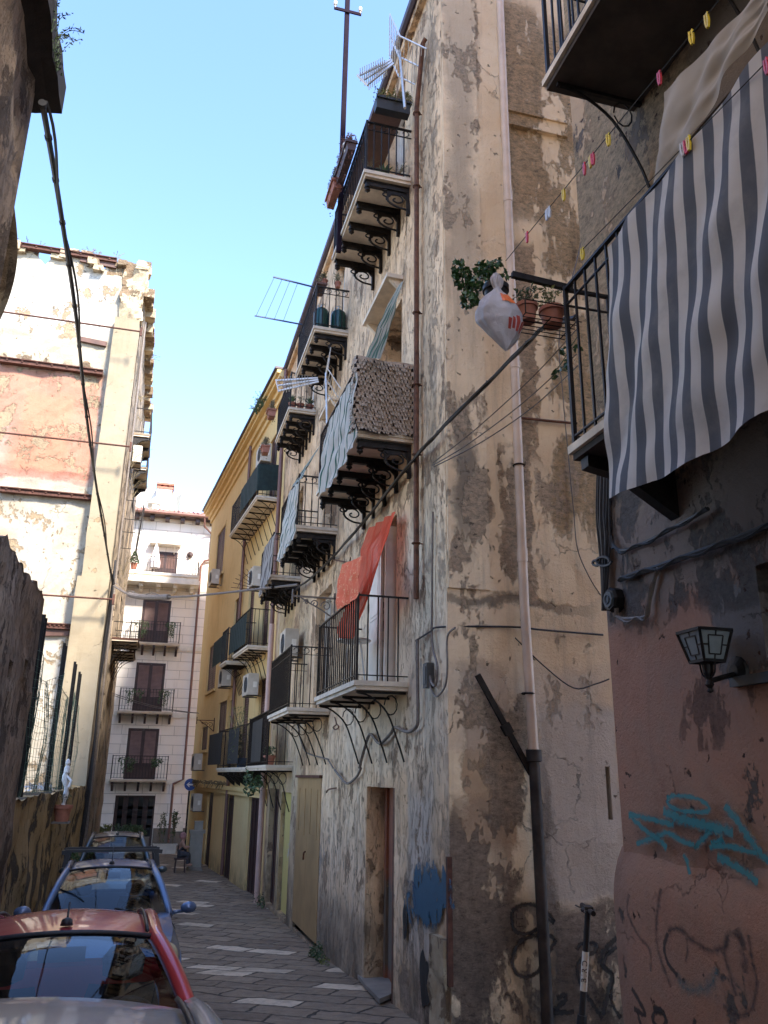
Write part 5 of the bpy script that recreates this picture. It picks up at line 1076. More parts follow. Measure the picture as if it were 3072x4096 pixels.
for (a, b, lab) in ((('.', 0, 671), ('.', 305, 718), 'highest rusty tie rod in front of the white plaster'), (('.', 0, 933), ('.', 282, 966), 'middle tie rod crossing the pink plaster'), (('.', 95, 1283), ('.', 245, 1297), 'lowest tie rod reaching the pillar foot')):
    P = GB.pt(1.0, *a); Q = GB.pt(1.0, *b); P.z = Q.z = (P.z + Q.z) / 2; P.x -= 1; m = MB(); m.tube([P, Q], .028, 6); m.bar(Q + V((0, 0, -.15)), Q + V((0, 0, .15)), .06, .06); m.single('tie_rod', M['rustd'], lab, 'rod', 'tie rods across the gutted wall')
cE = V((3.42, 5.95, 4.05))
main = [F1.pt(.12, '.', *q) for q in ((640, 1272), (690, 1232), (770, 1145), (880, 1008))] + [F2.pt(.1, '.', 945, 935)]; md = ray('.', 1105, 775); md = md * (7.0 / md.y); md2 = ray('.', 1175, 708); md2 = md2 * (6.4 / md2.y)
m = MB(); pth = smooth_path(main + [md, md2, cE], 6)
for dx, r in ((0, .022), (.03, .014), (-.03, .012)): m.tube([p + V((dx, 0, dx + .012 * math.sin(i * 1.3 + dx * 90))) for i, p in enumerate(pth)], r, 5)
for p in pth[::4]: m.tube([p - V((.0, .01, .03)), p + V((0, .01, .03))], .012, 4)
m.single('cable_bundle', M['cable'], 'black cable bundle running along the beige wall and over to the near balcony', 'cable')
for i, (pts_, dy) in enumerate(((((935, 1005), (1010, 960), (1130, 870), (1245, 765)), 6.2), (((935, 1000), (1030, 925), (1150, 815), (1245, 712)), 6.4), (((938, 1008), (1040, 955), (1150, 880), (1248, 790)), 6.1))):
    pp = []
    for j, q in enumerate(pts_):
        v = ray('.', *q); pp.append(v * ((8.5 + (dy - 8.5) * j / 3) / v.y))
    cable('thin_cable', pp, .008, ('lowest thin grey wire strung from the beige corner to the pink house', 'highest thin grey wire strung from the beige corner to the pink house', 'middle thin grey wire strung from the beige corner to the pink house')[(0, 1, 2)[i]], 'cableg', group='thin wires from the beige corner', n=4)
cable('wall_cable', [F1.pt(.04, 'H', *q) for q in ((1035, 835), (1130, 775), (1205, 745))] + [F2.pt(.04, 'I', *q) for q in ((0, 745), (200, 765), (590, 797))], .012, 'thin black cable clipped across the beige flank at lantern height', n=5)
cable('wall_cable', [F2.pt(.04, 'I', *q) for q in ((20, 815), (210, 1000), (400, 1140), (540, 1115), (630, 1082))], .008, 'slack wire looping below the clipped cable on the beige flank', n=4)
cable('wall_cable', [F1.pt(.05, 'H', *q) for q in ((1145, 0), (1142, 300), (1140, 600), (1138, 780), (1150, 900), (1175, 1000), (1165, 1120), (1140, 1110), (1125, 1060))], .014, 'upright grey cable near the beige corner ending at a small fuse box', 'cableg')
cable('wall_cable', [F1.pt(.05, 'H', *q) for q in ((1290, 750), (1240, 810), (1240, 1000), (1225, 1130), (1170, 1195), (1135, 1150), (1125, 1090))], .012, 'grey cable looping in a big hook round the small fuse box', 'cableg')
m = MB(); P = F1.pt(.04, 'H', 1120, 1050); u_, z_ = F1.at(.04, 'H', 1120, 1060); m.fbox(F1, u_ - .07, u_ + .07, .0, .09, z_ - .14, z_ + .14); m.fbox(F1, u_ - .05, u_ + .05, .09, .10, z_ - .1, z_ + .1); m.single('fuse_box', M['acd'], 'small dark fuse box on the beige wall below the cable loops', 'box')
cable('wall_cable', [F1.pt(.06, 'H', *q) for q in ((1045, 830), (1045, 1050), (1048, 1300), (1040, 1390), (980, 1425), (900, 1395), (870, 1440), (800, 1500), (740, 1440), (700, 1540), (670, 1659))], .022, 'thick cable dropping and scalloping under the lowest near balcony', 'cableg')
cable('wall_cable', [F1.pt(.06, 'K', *q) for q in ((680, 0), (650, 60), (590, 100), (540, 50), (510, 10))] , .02, 'cable hoop above the brown door', 'cableg')
cable('wall_cable', [F1.pt(.06, 'H', *q) for q in ((500, 1659), (470, 1610), (455, 1600), (330, 1560), (290, 1480), (270, 1380))], .015, 'cable trailing left under the second low balcony', 'cableg')
cable('wall_cable', [F2.pt(.03, 'C', *q) for q in ((620, 720), (560, 950), (500, 1180), (440, 1600))] + [F2.pt(.03, 'F', *q) for q in ((310, 480), (330, 900), (370, 1350), (400, 1659))] + [F2.pt(.03, 'I', *q) for q in ((425, 240), (500, 420), (575, 540))], .008, 'long pale wire falling down the beige flank beside the pink house', 'cableg', n=4)
cable('wall_cable', [F2.pt(.03, 'F', *q) for q in ((60, 1050), (250, 1070), (420, 1085))], .018, 'short rusty conduit across the beige flank under the pots', 'rust')
FR3 = Frame(3.5, 5.9, 1, 0, 0, -1)
m = MB()
for k, (x0, x1, r) in enumerate(((548, 578, .012), (560, 590, .016), (580, 600, .024), (600, 612, .02), (615, 600, .014), (630, 625, .01))):
    m.tube(smooth_path([F3.pt(.05, 'F', x0 + 10, 1330), F3.pt(.05, 'I', x0 + 2, 0), F3.pt(.05, 'I', (x0 + x1) / 2 + 8 * (k % 2), 180), F3.pt(.05, 'I', x1, 340), F3.pt(.05, 'I', 590 + k * 3, 640)], 5), r, 5)
m.tube([F3.pt(.08, 'I', 600 + 45 * math.cos(a * .5) - a, 320 + 30 * math.sin(a * .5)) for a in range(14)], .012, 5); m.tube([F3.pt(.07, 'I', 545 + 22 * math.cos(a * .6), 330 + 18 * math.sin(a * .6)) for a in range(12)], .012, 5)
m.single('cable_bundle', M['cable'], 'bundle of black cables tied down the corner of the pink house', 'cable')
for (pts_, r, lab, mt) in ((((640, 160), (660, 220), (720, 250), (870, 195), (1050, 100), (1270, -20)), .016, 'upper twisted black cable climbing right across the pink house', 'cable'), (((700, 440), (800, 400), (960, 350), (1180, 270), (1420, 185), (1690, 75)), .02, 'lower twisted black cable climbing right across the pink house', 'cable'),
                      (((955, 360), (925, 430), (890, 580), (875, 670), (800, 690), (690, 685), (680, 620)), .016, 'grey cable dropping in a square bend to the round junction box', 'cableg')):
    m = MB(); pth = smooth_path([F3.pt(.05, 'I', *q) for q in pts_], 6); m.tube(pth, r, 6); m.tube([p + V((-.015, 0, .018 * math.sin(i * .9) - .01)) for i, p in enumerate(pth)], r * .6, 4); m.single('wall_cable', M[mt], lab, 'cable')
# junction box
c = F3.pt(.05, 'I', 655, 570); c2 = V((3.5, c.y, c.z)); jb = thing('junction_box', 'octagonal black junction box at the corner of the pink house', 'box', c2)
m = MB(); m.lathe(c2, [(.10, 0), (.10, .07), (.085, .09)], 8, (-1, 0, 0)); m.build('body', M['iron'], jb)
m = MB(); m.lathe(c2 + V((-.09, 0, 0)), [(.07, 0), (.065, .012)], 8, (-1, 0, 0)); m.tube([c2 + V((-.105, .03 * math.cos(a * .63), .035 * math.sin(a * .63))) for a in range(10)], .006, 4, closed=True); m.build('lid', M['acd'], jb)
# lantern
lc, lz0 = F3.at(.22, 'I', 1265, 970); lz1 = F3.at(.22, 'I', 1250, 775)[1]; cx_ = 3.5 - .22
lan = thing('wall_lantern', 'black wall lantern with frosted panes and geometric bars on the pink wall', 'lantern', (3.5, lc, lz0)); hh = lz1 - lz0
m = MB(); wt, wb = .115, .072
cor = [(-1, -1), (1, -1), (1, 1), (-1, 1)]
for (sx, sy) in cor: m.bar((cx_ + sx * wb, lc + sy * wb, lz0), (cx_ + sx * wt, lc + sy * wt, lz1), .016)
for w_, z in ((wb, lz0), (wt, lz1)):
    for i in range(4): a, b = cor[i], cor[(i + 1) % 4]; m.bar((cx_ + a[0] * w_, lc + a[1] * w_, z), (cx_ + b[0] * w_, lc + b[1] * w_, z), .018)
def fc(i, s, t): a, b = cor[i], cor[(i + 1) % 4]; w_ = lerp(wb, wt, t) * .99; return V((cx_ + lerp(a[0], b[0], s) * w_, lc + lerp(a[1], b[1], s) * w_, lerp(lz0, lz1, t)))
for i in range(4):
    for (s0, t0, s1, t1) in ((.25, .2, .25, .8), (.75, .2, .75, .8), (.25, .2, .75, .2), (.25, .8, .75, .8), (0, .5, .25, .5), (.75, .5, 1, .5), (.5, 0, .5, .2), (.5, .8, .5, 1)): m.bar(fc(i, s0, t0), fc(i, s1, t1), .008)
m.lathe((cx_, lc, lz0 - .14), [(.004, -.05), (.02, -.04), (.012, -.02), (.028, .0), (.014, .03), (.03, .07), (.035, .12), (.05, .14)], 12)
for sy in (-1, 1): m.tube(smooth_path([(cx_, lc + sy * .02, lz0 - .1), (cx_, lc + sy * .06, lz0 - .07), (cx_, lc + sy * .075, lz0)], 4), .007, 4)
m.build('frame', M['iron'], lan)
for i in range(4): m = MB(); m.add([fc(i, 0.03, .02), fc(i, .97, .02), fc(i, .97, .98), fc(i, .03, .98)], [(0, 1, 2, 3)]); m.build('pane', simple('frosted pane', (.22, .25, .25), .25, 0, .15, 9) if i == 0 else bpy.data.materials['frosted pane'], lan)
m = MB(); m.tube(smooth_path([(cx_, lc, lz0 - .12), (cx_ + .1, lc, lz0 - .09), (3.5, lc, lz0 - .06)], 5), .018, 6); m.lathe((3.5, lc, lz0 - .05), [(.10, 0), (.09, .02), (.04, .04)], 14, (-1, 0, 0)); m.build('arm', M['iron'], lan)
a = F3.at(.03, 'I', 1425, 1105); b = F3.at(.03, 'I', 1659, 1060); m = MB(); m.fbox(F3, b[0] - 1.5, a[0], .003, .05, a[1] - .03, a[1] + .03); m.single('cable_trunking', M['acd'], 'thin dark strip fixed to the pink wall right of the lantern', 'strip')
# ---------------------------------------------------------------- writing and marks on the walls
def spray(name, col, soft=.5):
    q = NT(name); q.fin(col, .7); tr = q.t.nodes.new('ShaderNodeBsdfTransparent'); mx = q.t.nodes.new('ShaderNodeMixShader')
    sx = q.t.nodes.new('ShaderNodeSeparateXYZ'); q.l(q.uvo, sx.inputs[0]); e = q.math('SUBTRACT', 1, q.math('MULTIPLY', q.math('ABSOLUTE', q.math('SUBTRACT', sx.outputs[0], .5)), 2))
    f = q.math('ADD', e, q.math('MULTIPLY', q.math('SUBTRACT', q.noise(q.obj, 22, 6, .75), .5), 2.0)); q.l(q.math('MULTIPLY', q.rng(f, .1, .15 + soft * 1.4), .88), mx.inputs[0]); q.l(tr.outputs[0], mx.inputs[1]); q.l(q.b.outputs[0], mx.inputs[2]); q.l(mx.outputs[0], q.out.inputs[0]); return q.mat
def ribbon(F, d, reg, pts, w_, mat, name, parent, wf=None):
    P = smooth_path([F.pt(d, reg, *q) for q in pts], 7); m = MB(); N = F.n; b = 0
    for i, p in enumerate(P):
        t = (P[min(i + 1, len(P) - 1)] - P[max(i - 1, 0)]).normalized(); s = t.cross(N) * w_ * .5 * (wf(i / len(P)) if wf else 1)
        e = N * .0004 * i
        m.v += [tuple(p - s + e), tuple(p + s + e)]; m.uv[2 * i] = (0, i * .1); m.uv[2 * i + 1] = (1, i * .1)
    for i in range(len(P) - 1): m.f.append((2 * i, 2 * i + 1, 2 * i + 3, 2 * i + 2)); m.m.append(0)
    return m.build(name, mat, parent)
teal = spray('teal spray', (.02, .22, .24)); blk = spray('black spray', (.018, .015, .015), .35); brn = spray('brown black drips', (.06, .035, .03), .8); grn = spray('faded green spray', (.06, .13, .13), .9)
for pts_, w_ in ((((1020, 190), (1010, 230), (1080, 270), (1200, 285), (1280, 280), (1270, 230), (1180, 190), (1080, 180), (1020, 190)), .045), (((755, 300), (850, 320), (960, 345), (1055, 370)), .06), (((760, 305), (850, 390), (960, 470), (1010, 520)), .06), (((805, 490), (950, 440), (1010, 420), (1100, 470), (1190, 500)), .055),
                 (((980, 280), (1100, 330), (1300, 380), (1440, 420)), .10), (((1180, 520), (1240, 460), (1310, 380)), .06), (((1380, 240), (1480, 370), (1580, 510), (1670, 610)), .08), (((1280, 520), (1370, 460), (1300, 500), (1440, 510), (1600, 555)), .05), (((1110, 560), (1140, 620), (1155, 690)), .05), (((1330, 570), (1450, 640), (1600, 740)), .08)):
    ribbon(F3, .05 if pts_[0][1] < 600 else .17, 'L', pts_, w_ * 1.25, teal, 'teal_graffiti', pink)
for pts_, w_, mt in ((((760, 820), (750, 930), (820, 1080), (900, 1180), (910, 1320)), .035, brn), (((965, 780), (950, 900), (940, 1050), (960, 1200), (1040, 1420)), .05, brn), (((1010, 1070), (990, 1150), (1010, 1250), (1080, 1350)), .03, blk), (((1010, 1060), (1080, 1040), (1180, 1120), (1290, 1180), (1380, 1160), (1420, 1080), (1500, 1090), (1530, 1180)), .05, brn),
                     (((1060, 1340), (1120, 1420), (1220, 1440), (1300, 1400), (1340, 1300)), .09, grn), (((1400, 1100), (1380, 1200), (1420, 1350), (1460, 1480)), .05, brn), (((1530, 1080), (1560, 1250), (1590, 1400), (1560, 1560), (1480, 1600), (1380, 1540)), .04, brn), (((1450, 1040), (1500, 1180), (1520, 1330)), .08, brn), (((1130, 1100), (1140, 1180), (1130, 1260)), .03, brn),
                     (((775, 1430), (810, 1480), (855, 1560), (865, 1600), (800, 1560)), .035, blk), (((810, 1570), (830, 1640), (850, 1690)), .035, blk), (((990, 1590), (930, 1580), (920, 1640), (970, 1690), (1010, 1640), (980, 1570), (930, 1560)), .035, blk), (((1190, 1630), (1170, 1700)), .03, blk)):
    ribbon(F3, .17, 'L', pts_, w_ * 1.5, mt, 'dark_graffiti', pink)
for pts_, w_ in ((((0, 930), (60, 890), (160, 890), (230, 940), (270, 1000)), .035), (((0, 930), (10, 1040), (90, 1075), (180, 1030), (230, 985), (270, 1000)), .035), (((285, 1130), (240, 1085), (120, 1090), (30, 1150), (0, 1270), (60, 1350), (160, 1320), (240, 1180), (280, 1110)), .035),
                 (((680, 1100), (600, 1180), (570, 1260), (640, 1340), (620, 1450), (580, 1600)), .045), (((680, 1160), (610, 1220), (600, 1290), (650, 1350), (640, 1500), (700, 1620)), .03), (((420, 1180), (450, 1140), (540, 1140), (530, 1190), (440, 1240), (420, 1330), (470, 1450), (580, 1620)), .035), (((290, 1490), (340, 1470), (340, 1510), (270, 1580), (400, 1580)), .04)):
    ribbon(F2, .035, 'L', pts_, w_ * 1.8, blk, 'black_graffiti', old)
for t_, x, y in (('E', 30, 960), ('L', 30, 1010)): ribbon(F2, .035, 'L', ((x, y - 20), (x, y + 15), (x + 40, y + 15)), .02, brn, 'small_scrawl', old)
def bluep():
    q = NT('blue paint splash'); q.fin(q.mix(q.noise(q.obj, 9, 6, .7), (.008, .06, .11), (.014, .10, .18)), .6, q.bump(q.noise(q.obj, 30, 5, .7), .5, .01)); tr = q.t.nodes.new('ShaderNodeBsdfTransparent'); mx = q.t.nodes.new('ShaderNodeMixShader')
    sx = q.t.nodes.new('ShaderNodeSeparateXYZ'); q.l(q.uvo, sx.inputs[0]); ex = q.math('POWER', q.math('MULTIPLY', q.math('ABSOLUTE', q.math('SUBTRACT', sx.outputs[0], .5)), 2), 1.8); ey = q.math('POWER', q.math('MULTIPLY', q.math('ABSOLUTE', q.math('SUBTRACT', sx.outputs[1], .5)), 2), 1.8)
    e = q.math('SUBTRACT', 1, q.math('ADD', ex, ey)); f = q.math('ADD', e, q.math('MULTIPLY', q.math('SUBTRACT', q.noise(q.map(q.obj, (1, 1.2, .8)), 5, 9, .72), .5), 3.4)); q.l(q.rng(f, .25, .45), mx.inputs[0]); q.l(tr.outputs[0], mx.inputs[1]); q.l(q.b.outputs[0], mx.inputs[2]); q.l(mx.outputs[0], q.out.inputs[0]); return q.mat
ca = [(960, 560), (1285, 580), (1300, 1100), (940, 1070)]; C4 = [F1.pt(.03, 'K', *q) for q in ca]
m = MB(); m.grid(lambda s, t: C4[0].lerp(C4[1], s).lerp(C4[3].lerp(C4[2], s), t), 2, 2, uv=True); m.build('blue_paint_patch', bluep(), old)
ribbon(F1, .035, 'K', ((1040, 790), (1015, 740), (1035, 860), (1030, 920)), .03, spray('blue line', (.03, .06, .14)), 'small_scrawl', old)
# ---------------------------------------------------------------- pegs and clothes lines
FL = Frame(2.5, 0, 0, 1, -1, 0)
l1a = FL.pt(0, 'C', -40, 1690); l1b = FL.pt(0, 'C', 1390, -60); FL2 = Frame(2.62, 0, 0, 1, -1, 0); l2a = FL2.pt(0, 'C', 455, 1620); l2b = FL2.pt(0, 'C', 1700, 350)
cable('clothes_line', [l1a, l1b], .004, 'upper clothes line carrying most of the coloured pegs', cat='clothes line', n=4); cable('clothes_line', [l2a, l2b], .004, 'lower clothes line passing in front of the striped canvas', cat='clothes line', n=4)
def peg(loc, col, label):
    o = lthing('clothes_peg', label, 'clothes peg', loc, 0, 'plastic clothes pegs on the lines'); m_ = M.get('peg' + col[0]) or simple('peg ' + col[0], col[1], .35, 0, .1, 9); M['peg' + col[0]] = m_
    for sg in (-1, 1): m = MB(); m.prism([(-.006, sg * .002, .015), (-.006, sg * .012, .02), (-.006, sg * .014, -.03), (-.006, sg * .006, -.065), (-.006, sg * .001, -.06), (-.006, sg * .004, -.02)], (.012, 0, 0)); lp(m, 'jaw', m_, o)
    m = MB(); m.tube([(0, -.013, -.02), (0, .013, -.02)], .003, 5); lp(m, 'spring', M['steel'], o); return o
Y_ = ('yellow', (.75, .55, .03)); R_ = ('red', (.62, .05, .07)); W_ = ('white', (.6, .6, .62))
pegs = [(FL, 1260, 110, Y_, 'yellow peg highest up the upper line'), (FL, 1160, 220, Y_, 'yellow peg second from the top of the upper line'), (FL, 953, 485, R_, 'red peg under the dark upper balcony'), (FL, 622, 885, Y_, 'yellow peg before the balcony bracket foot'),
        (FL, 522, 1010, R_, 'red peg clipped beside a yellow one, upper of the red pair'), (FL, 505, 1030, Y_, 'yellow peg tucked behind the red one'), (FL, 468, 1075, R_, 'lower red peg of the close pair'), (FL, 333, 1245, Y_, 'yellow peg midway down the upper line'), (FL, 242, 1355, W_, 'white peg on the upper line'), (FL, 225, 1375, W_, 'second white peg just below the first'), (FL, 97, 1520, R_, 'red peg lowest on the upper line, above the leafy pot'),
        (FL2, 1645, 405, R_, 'red peg at the right edge on the striped canvas'), (FL2, 1142, 905, Y_, 'yellow peg in the trio on the lower line'), (FL2, 1125, 925, R_, 'pink red peg in the trio on the lower line'), (FL2, 1103, 945, W_, 'white peg in the trio on the lower line'), (FL2, 455, 1625, Y_, 'yellow peg at the low end of the lower line, by the balcony corner')]
first = {}
for (F_, x, y, c_, lab) in pegs:
    P = F_.pt(0, 'C', x, y); src = first.get(c_[0])
    if src: o = clone(src, P, lab, random.uniform(-.4, .4), 1.15)
    else: first[c_[0]] = o = peg(P, c_, lab); o.scale = (1.15, 1.15, 1.15)
# ---------------------------------------------------------------- pots, plants
def pot_mesh(r=.1, h=.16): return MB().lathe((0, 0, 0), [(r * .72, 0), (r * .92, h * .78), (r * 1.06, h * .79), (r * 1.06, h), (r * .92, h), (r * .9, h * .9), (.01, h * .88)], 18)
def foliage(m, c, rx, ry, rz_, n, size, asp=.5, dens=.6):
    for _ in range(n):
        while True:
            p = V((random.uniform(-1, 1), random.uniform(-1, 1), random.uniform(-1, 1)))
            if p.length < 1: break
        if p.length > 1e-3: p = p.normalized() * p.length ** dens
        m.leaf(V(c) + V((p.x * rx, p.y * ry, p.z * rz_)), size * random.uniform(.6, 1.3), asp)
def sprigs(m, base, n, L, spread, drop=0, r=.003, leaf=0, lm=None, asp=.4):
    for k in range(n):
        a = random.uniform(0, 6.28); s = random.uniform(.3, 1) * spread; e = V(base) + V((math.cos(a) * s, math.sin(a) * s, L * random.uniform(.5, 1) - drop * s)); md = V(base).lerp(e, .5) + V((0, 0, L * .25 + drop * .3))
        pth = smooth_path([base, md, e], 4); m.tube(pth, r, 3, caps=False)
        if leaf:
            for p in pth[2:]:
                for _ in range(2): (lm or m).leaf(p + V((random.uniform(-1, 1), random.uniform(-1, 1), random.uniform(-1, 1))) * leaf, leaf, asp)
def potted(name, loc, label, r=.1, h=.16, mat='terra', kind='leafy', group=None, size=.03, n=120, spread=.14, hgt=.2, lmat='leaf', cat='potted plant', drop=0):
    o = lthing(name, label, cat, loc, 0, group); lp(pot_mesh(r, h), 'pot', M[mat], o, 'auto'); f = MB(); l_ = MB()
    if kind == 'leafy': sprigs(f, (0, 0, h * .9), 9, hgt, spread, drop, .003, size * .8, l_); foliage(l_, (0, 0, h + hgt * .5), spread, spread, hgt * .6, n, size)
    elif kind == 'spiky':
        for k in range(22):
            a = random.uniform(0, 6.28); t_ = random.uniform(.3, 1); e = V((math.cos(a) * spread * t_, math.sin(a) * spread * t_, h + hgt * (1.1 - .6 * t_))); w_ = V((-math.sin(a), math.cos(a), 0)) * size; b = V((0, 0, h * .9)); md = b.lerp(e, .5) + V((0, 0, .04)); l_.add([b - w_, b + w_, md + w_, e, md - w_], [(0, 1, 2, 3, 4)])
        f.tube([(0, 0, h * .8), (0, 0, h)], .01, 4)
    else: sprigs(f, (0, 0, h * .9), 22, hgt, spread, drop, .0025, size * .4, l_)
    lp(f, 'stems', M['leafd'], o)
    if l_.v: lp(l_, 'leaves', M[lmat], o)
    return o
M['leafr'] = simple('pinkish succulent', (.20, .09, .08), .6, 0, .5, 9); M['leafy'] = simple('yellow green foliage', (.16, .17, .05), .7, 0, .4, 9); M['leafb'] = simple('glossy green leaf', (.05, .11, .035), .35, 0, .4, 9)
# rack with pots at the corner of the lower pink balcony
SH = Frame(0, 5.1, 1, 0, 0, -1)
rk = thing('pot_rack', 'black wire pot rack sticking out from the corner of the near balcony', 'rack', SH.pt(0, 'F', 200, 420)); m = MB()
a = SH.pt(0, '.', 1106, 593); b = SH.pt(0, '.', 1236, 624); m.bar(a, b, .035, .05); m.build('arm', M['iron'], rk)
m = MB(); y0, y1 = 5.02, 5.30; zl_ = SH.at(0, 'F', 200, 425)[1]; x0_ = SH.at(0, 'F', 60, 400)[0]; x1_ = SH.at(0, 'F', 385, 400)[0]
for k in range(6): y = lerp(y0, y1, k / 5); m.tube([(x0_, y, zl_), (x1_ + .04, y, zl_)], .005, 4)
for x in (x0_, (x0_ + x1_) / 2, x1_): m.tube([(x, y0, zl_), (x, y1, zl_)], .006, 4)
for y in (y0, y1): m.tube([(x0_, y, zl_ + .12), (x1_, y, zl_ + .12)], .006, 4); m.tube([(x0_, y, zl_), (x0_, y, zl_ + .12)], .006, 4)
m.build('wire_tray', M['iron'], rk)
def onrack(x): return (SH.at(0, 'F', x, 400)[0], 5.16, zl_ + .012)
potted('flower_pot', onrack(120), 'middle terracotta pot on the wire rack', .085, .15, n=40, size=.02, spread=.12, hgt=.16, group='pots on the wire rack', kind='leafy')
potted('flower_pot', onrack(285), 'right hand terracotta pot on the wire rack, nearest the railing', .10, .15, n=60, size=.022, spread=.16, hgt=.18, group='pots on the wire rack', lmat='leafy')
ox = SH.pt(0, '.', 1075, 640); potted('jade_plant', (ox.x + .03, 5.2, ox.z - .04), 'big glossy leaved plant in a dark pot behind the carrier bag', .10, .19, 'rubber', n=20, size=.03, spread=.12, hgt=.18, lmat='leafb')
m = MB()
for (x, y, r, n_) in ((1010, 590, .09, 150), (1055, 572, .08, 110), (1022, 635, .07, 90), (1080, 560, .05, 40), (998, 562, .05, 40), (1035, 605, .06, 70)): foliage(m, SH.pt(.0, '.', x, y) + V((0, .08, 0)), r, .07, r, n_, .026, .62)
m.tube(smooth_path([SH.pt(0, '.', *q) + V((0, .08, 0)) for q in ((1000, 560), (1012, 585), (1025, 640), (1070, 620), (1060, 570), (1082, 560))], 4), .008, 5); m.single('jade_branches', M['leafb'], 'thick glossy green branches leaning out left of the carrier bag', 'plant')
m = MB()
for (x, y) in ((340, 610), (400, 590), (350, 690), (300, 740), (370, 720), (270, 780), (345, 745), (430, 600)): foliage(m, SH.pt(-.3, 'F', x, y), .03, .03, .03, 5, .03, .6)
m.tube(smooth_path([SH.pt(-.3, 'F', *q) for q in ((440, 500), (380, 590), (330, 680), (260, 770))], 4), .004, 3); m.single('vine', M['leafb'], 'small vine trailing below the pot rack', 'plant')
# carrier bag
bt = SH.at(.06, '.', 1083, 592); bb = SH.at(.06, '.', 1107, 760); bl = SH.at(.06, '.', 1030, 700)[0]; br = SH.at(.06, '.', 1130, 690)[0]; cxb = (bl + br) / 2; wdt = (br - bl) / 2
bag = thing('carrier_bag', 'white plastic carrier bag with orange and red print, knotted on the rack arm', 'bag', (cxb, 5.04, bb[1]))
def bagf(s, t):
    a = 2 * PI * s; z = lerp(bb[1], bt[1], t); prof_ = [(.0, .02), (.05, .22), (.18, .62), (.34, .98), (.46, 1.0), (.56, .82), (.66, .5), (.74, .24), (.79, .12), (.83, .2), (.92, .26), (1, .08)]
    for (a0, r0), (a1, r1) in zip(prof_, prof_[1:]):
        if a0 <= t <= a1: r = lerp(r0, r1, (t - a0) / (a1 - a0)); break
    k = 1 + .5 * math.sin(a * 9 + t * 5) * max(0, t - .45) + .16 * mn.noise(V((math.cos(a) * 2, math.sin(a) * 2, t * 4))); off = .02 * (t - .5)
    return V((cxb - .03 * t + off + .05 * (1 - t) ** 2 + math.cos(a) * r * wdt * k, 5.04 + math.sin(a) * r * wdt * .55 * k, z + .012 * mn.noise(V((a, t * 5, 2)))))
def bagmat():
    q = NT('thin white plastic'); q.fin(q.mix(q.rng(q.noise(q.obj, 5, 3), .5, .6), (.62, .58, .58), (.50, .46, .47)), .3, q.bump(q.noise(q.map(q.obj, (1, 1, .6)), 22, 6, .7, 1.2), .7, .02)); tl = q.t.nodes.new('ShaderNodeBsdfTranslucent'); tl.inputs[0].default_value = (.7, .66, .66, 1); mx = q.t.nodes.new('ShaderNodeMixShader'); mx.inputs[0].default_value = .25
    q.l(q.b.outputs[0], mx.inputs[1]); q.l(tl.outputs[0], mx.inputs[2]); q.l(mx.outputs[0], q.out.inputs[0]); return q.mat
m = MB(); m.grid(bagf, 48, 44); m.build('bag_body', bagmat(), bag, smooth=True)
def pr(s0, s1, t0, t1, mat, nm):
    m = MB(); m.grid(lambda s, t: (lambda P: P + (P - V((cxb, 5.04, P.z))).normalized() * .004)(bagf(lerp(s0, s1, s), lerp(t0, t1, t))), 10, 8); m.build(nm, mat, bag, smooth=True)
og = simple('orange print', (.72, .16, .04), .4); rd = simple('red print', (.40, .06, .04), .4)
pr(.74, .86, .56, .68, og, 'print'); pr(.88, .96, .52, .60, simple('pink print', (.65, .1, .08), .4), 'print')
for k in range(5): pr(.76 + k * .035, .785 + k * .035, .22 + .02 * (k % 2), .34 + .03 * ((k * 7) % 3), rd, 'print')
# pots and things on the old building's balconies
def rail_box(u0, u1, d, z, w_, h, mat, label, lmat='leaf', hang=.25, n=160, name='planter_box', F=F1, group='planters on the balcony railings', size=.02):
    o = thing(name, label, 'planter', F.p((u0 + u1) / 2, d + w_ / 2, z), group); m = MB(); m.prism([F.p(u0, d, z + h), F.p(u0, d + w_, z + h), F.p(u0, d + w_ * .85, z), F.p(u0, d + w_ * .15, z)], tuple(F.u * (u1 - u0))); m.fbox(F, u0 - .015, u1 + .015, d + w_, d + w_ + .02, z + h - .04, z + h); m.fbox(F, u0 - .02, u0, d, d + w_, z + h - .04, z + h); m.build('box', mat, o)
    f = MB(); l_ = MB()
    for k in range(int((u1 - u0) / .05) + 2): sprigs(f, F.p(lerp(u0, u1, random.random()), d + w_ / 2, z + h), 3, .16, .12, .5, .0025, size, l_)
    for k in range(int(n / 4)): u = lerp(u0, u1, random.random()); foliage(l_, F.p(u, d + w_ * random.uniform(.2, 1.2), z + h + .03 - hang * random.random() ** 2), .05, .05, .05, 4, size)
    f.build('stems', M['leafd'], o); l_.build('leaves', M[lmat], o); return o
def dz(u, r, x, y, F=F1): return F.cross(u, r, x, y)
def cross_box(u, r, pa, pb, dep, h, mat, label, **k):      # planter lying across the near end of a balcony
    (da, za), (db, zb) = F1.cross(u, r, *pa), F1.cross(u, r, *pb); G = Frame(0, 0, -1, 0, 0, -1); G.o = F1.p(u, 0, 0); G.u = F1.n; G.n = -F1.u
    return rail_box(min(da, db), max(da, db), 0.0, (za + zb) / 2 - h, dep, h, mat, label, F=G, **k)
cross_box(9.92, 't', (935, 370), (1350, 470), .2, .2, M['rubber'], 'black planter box across the near end of the top balcony', lmat='leafy', hang=.1, n=220)
z9 = 8.76 + .92
pA_ = F1.at(.9, 't', 640, 1000); pB_ = F1.at(.9, 't', 480, 1290); pC_ = F1.at(.92, 't', 480, 1380); pD_ = F1.at(.92, 't', 390, 1640)
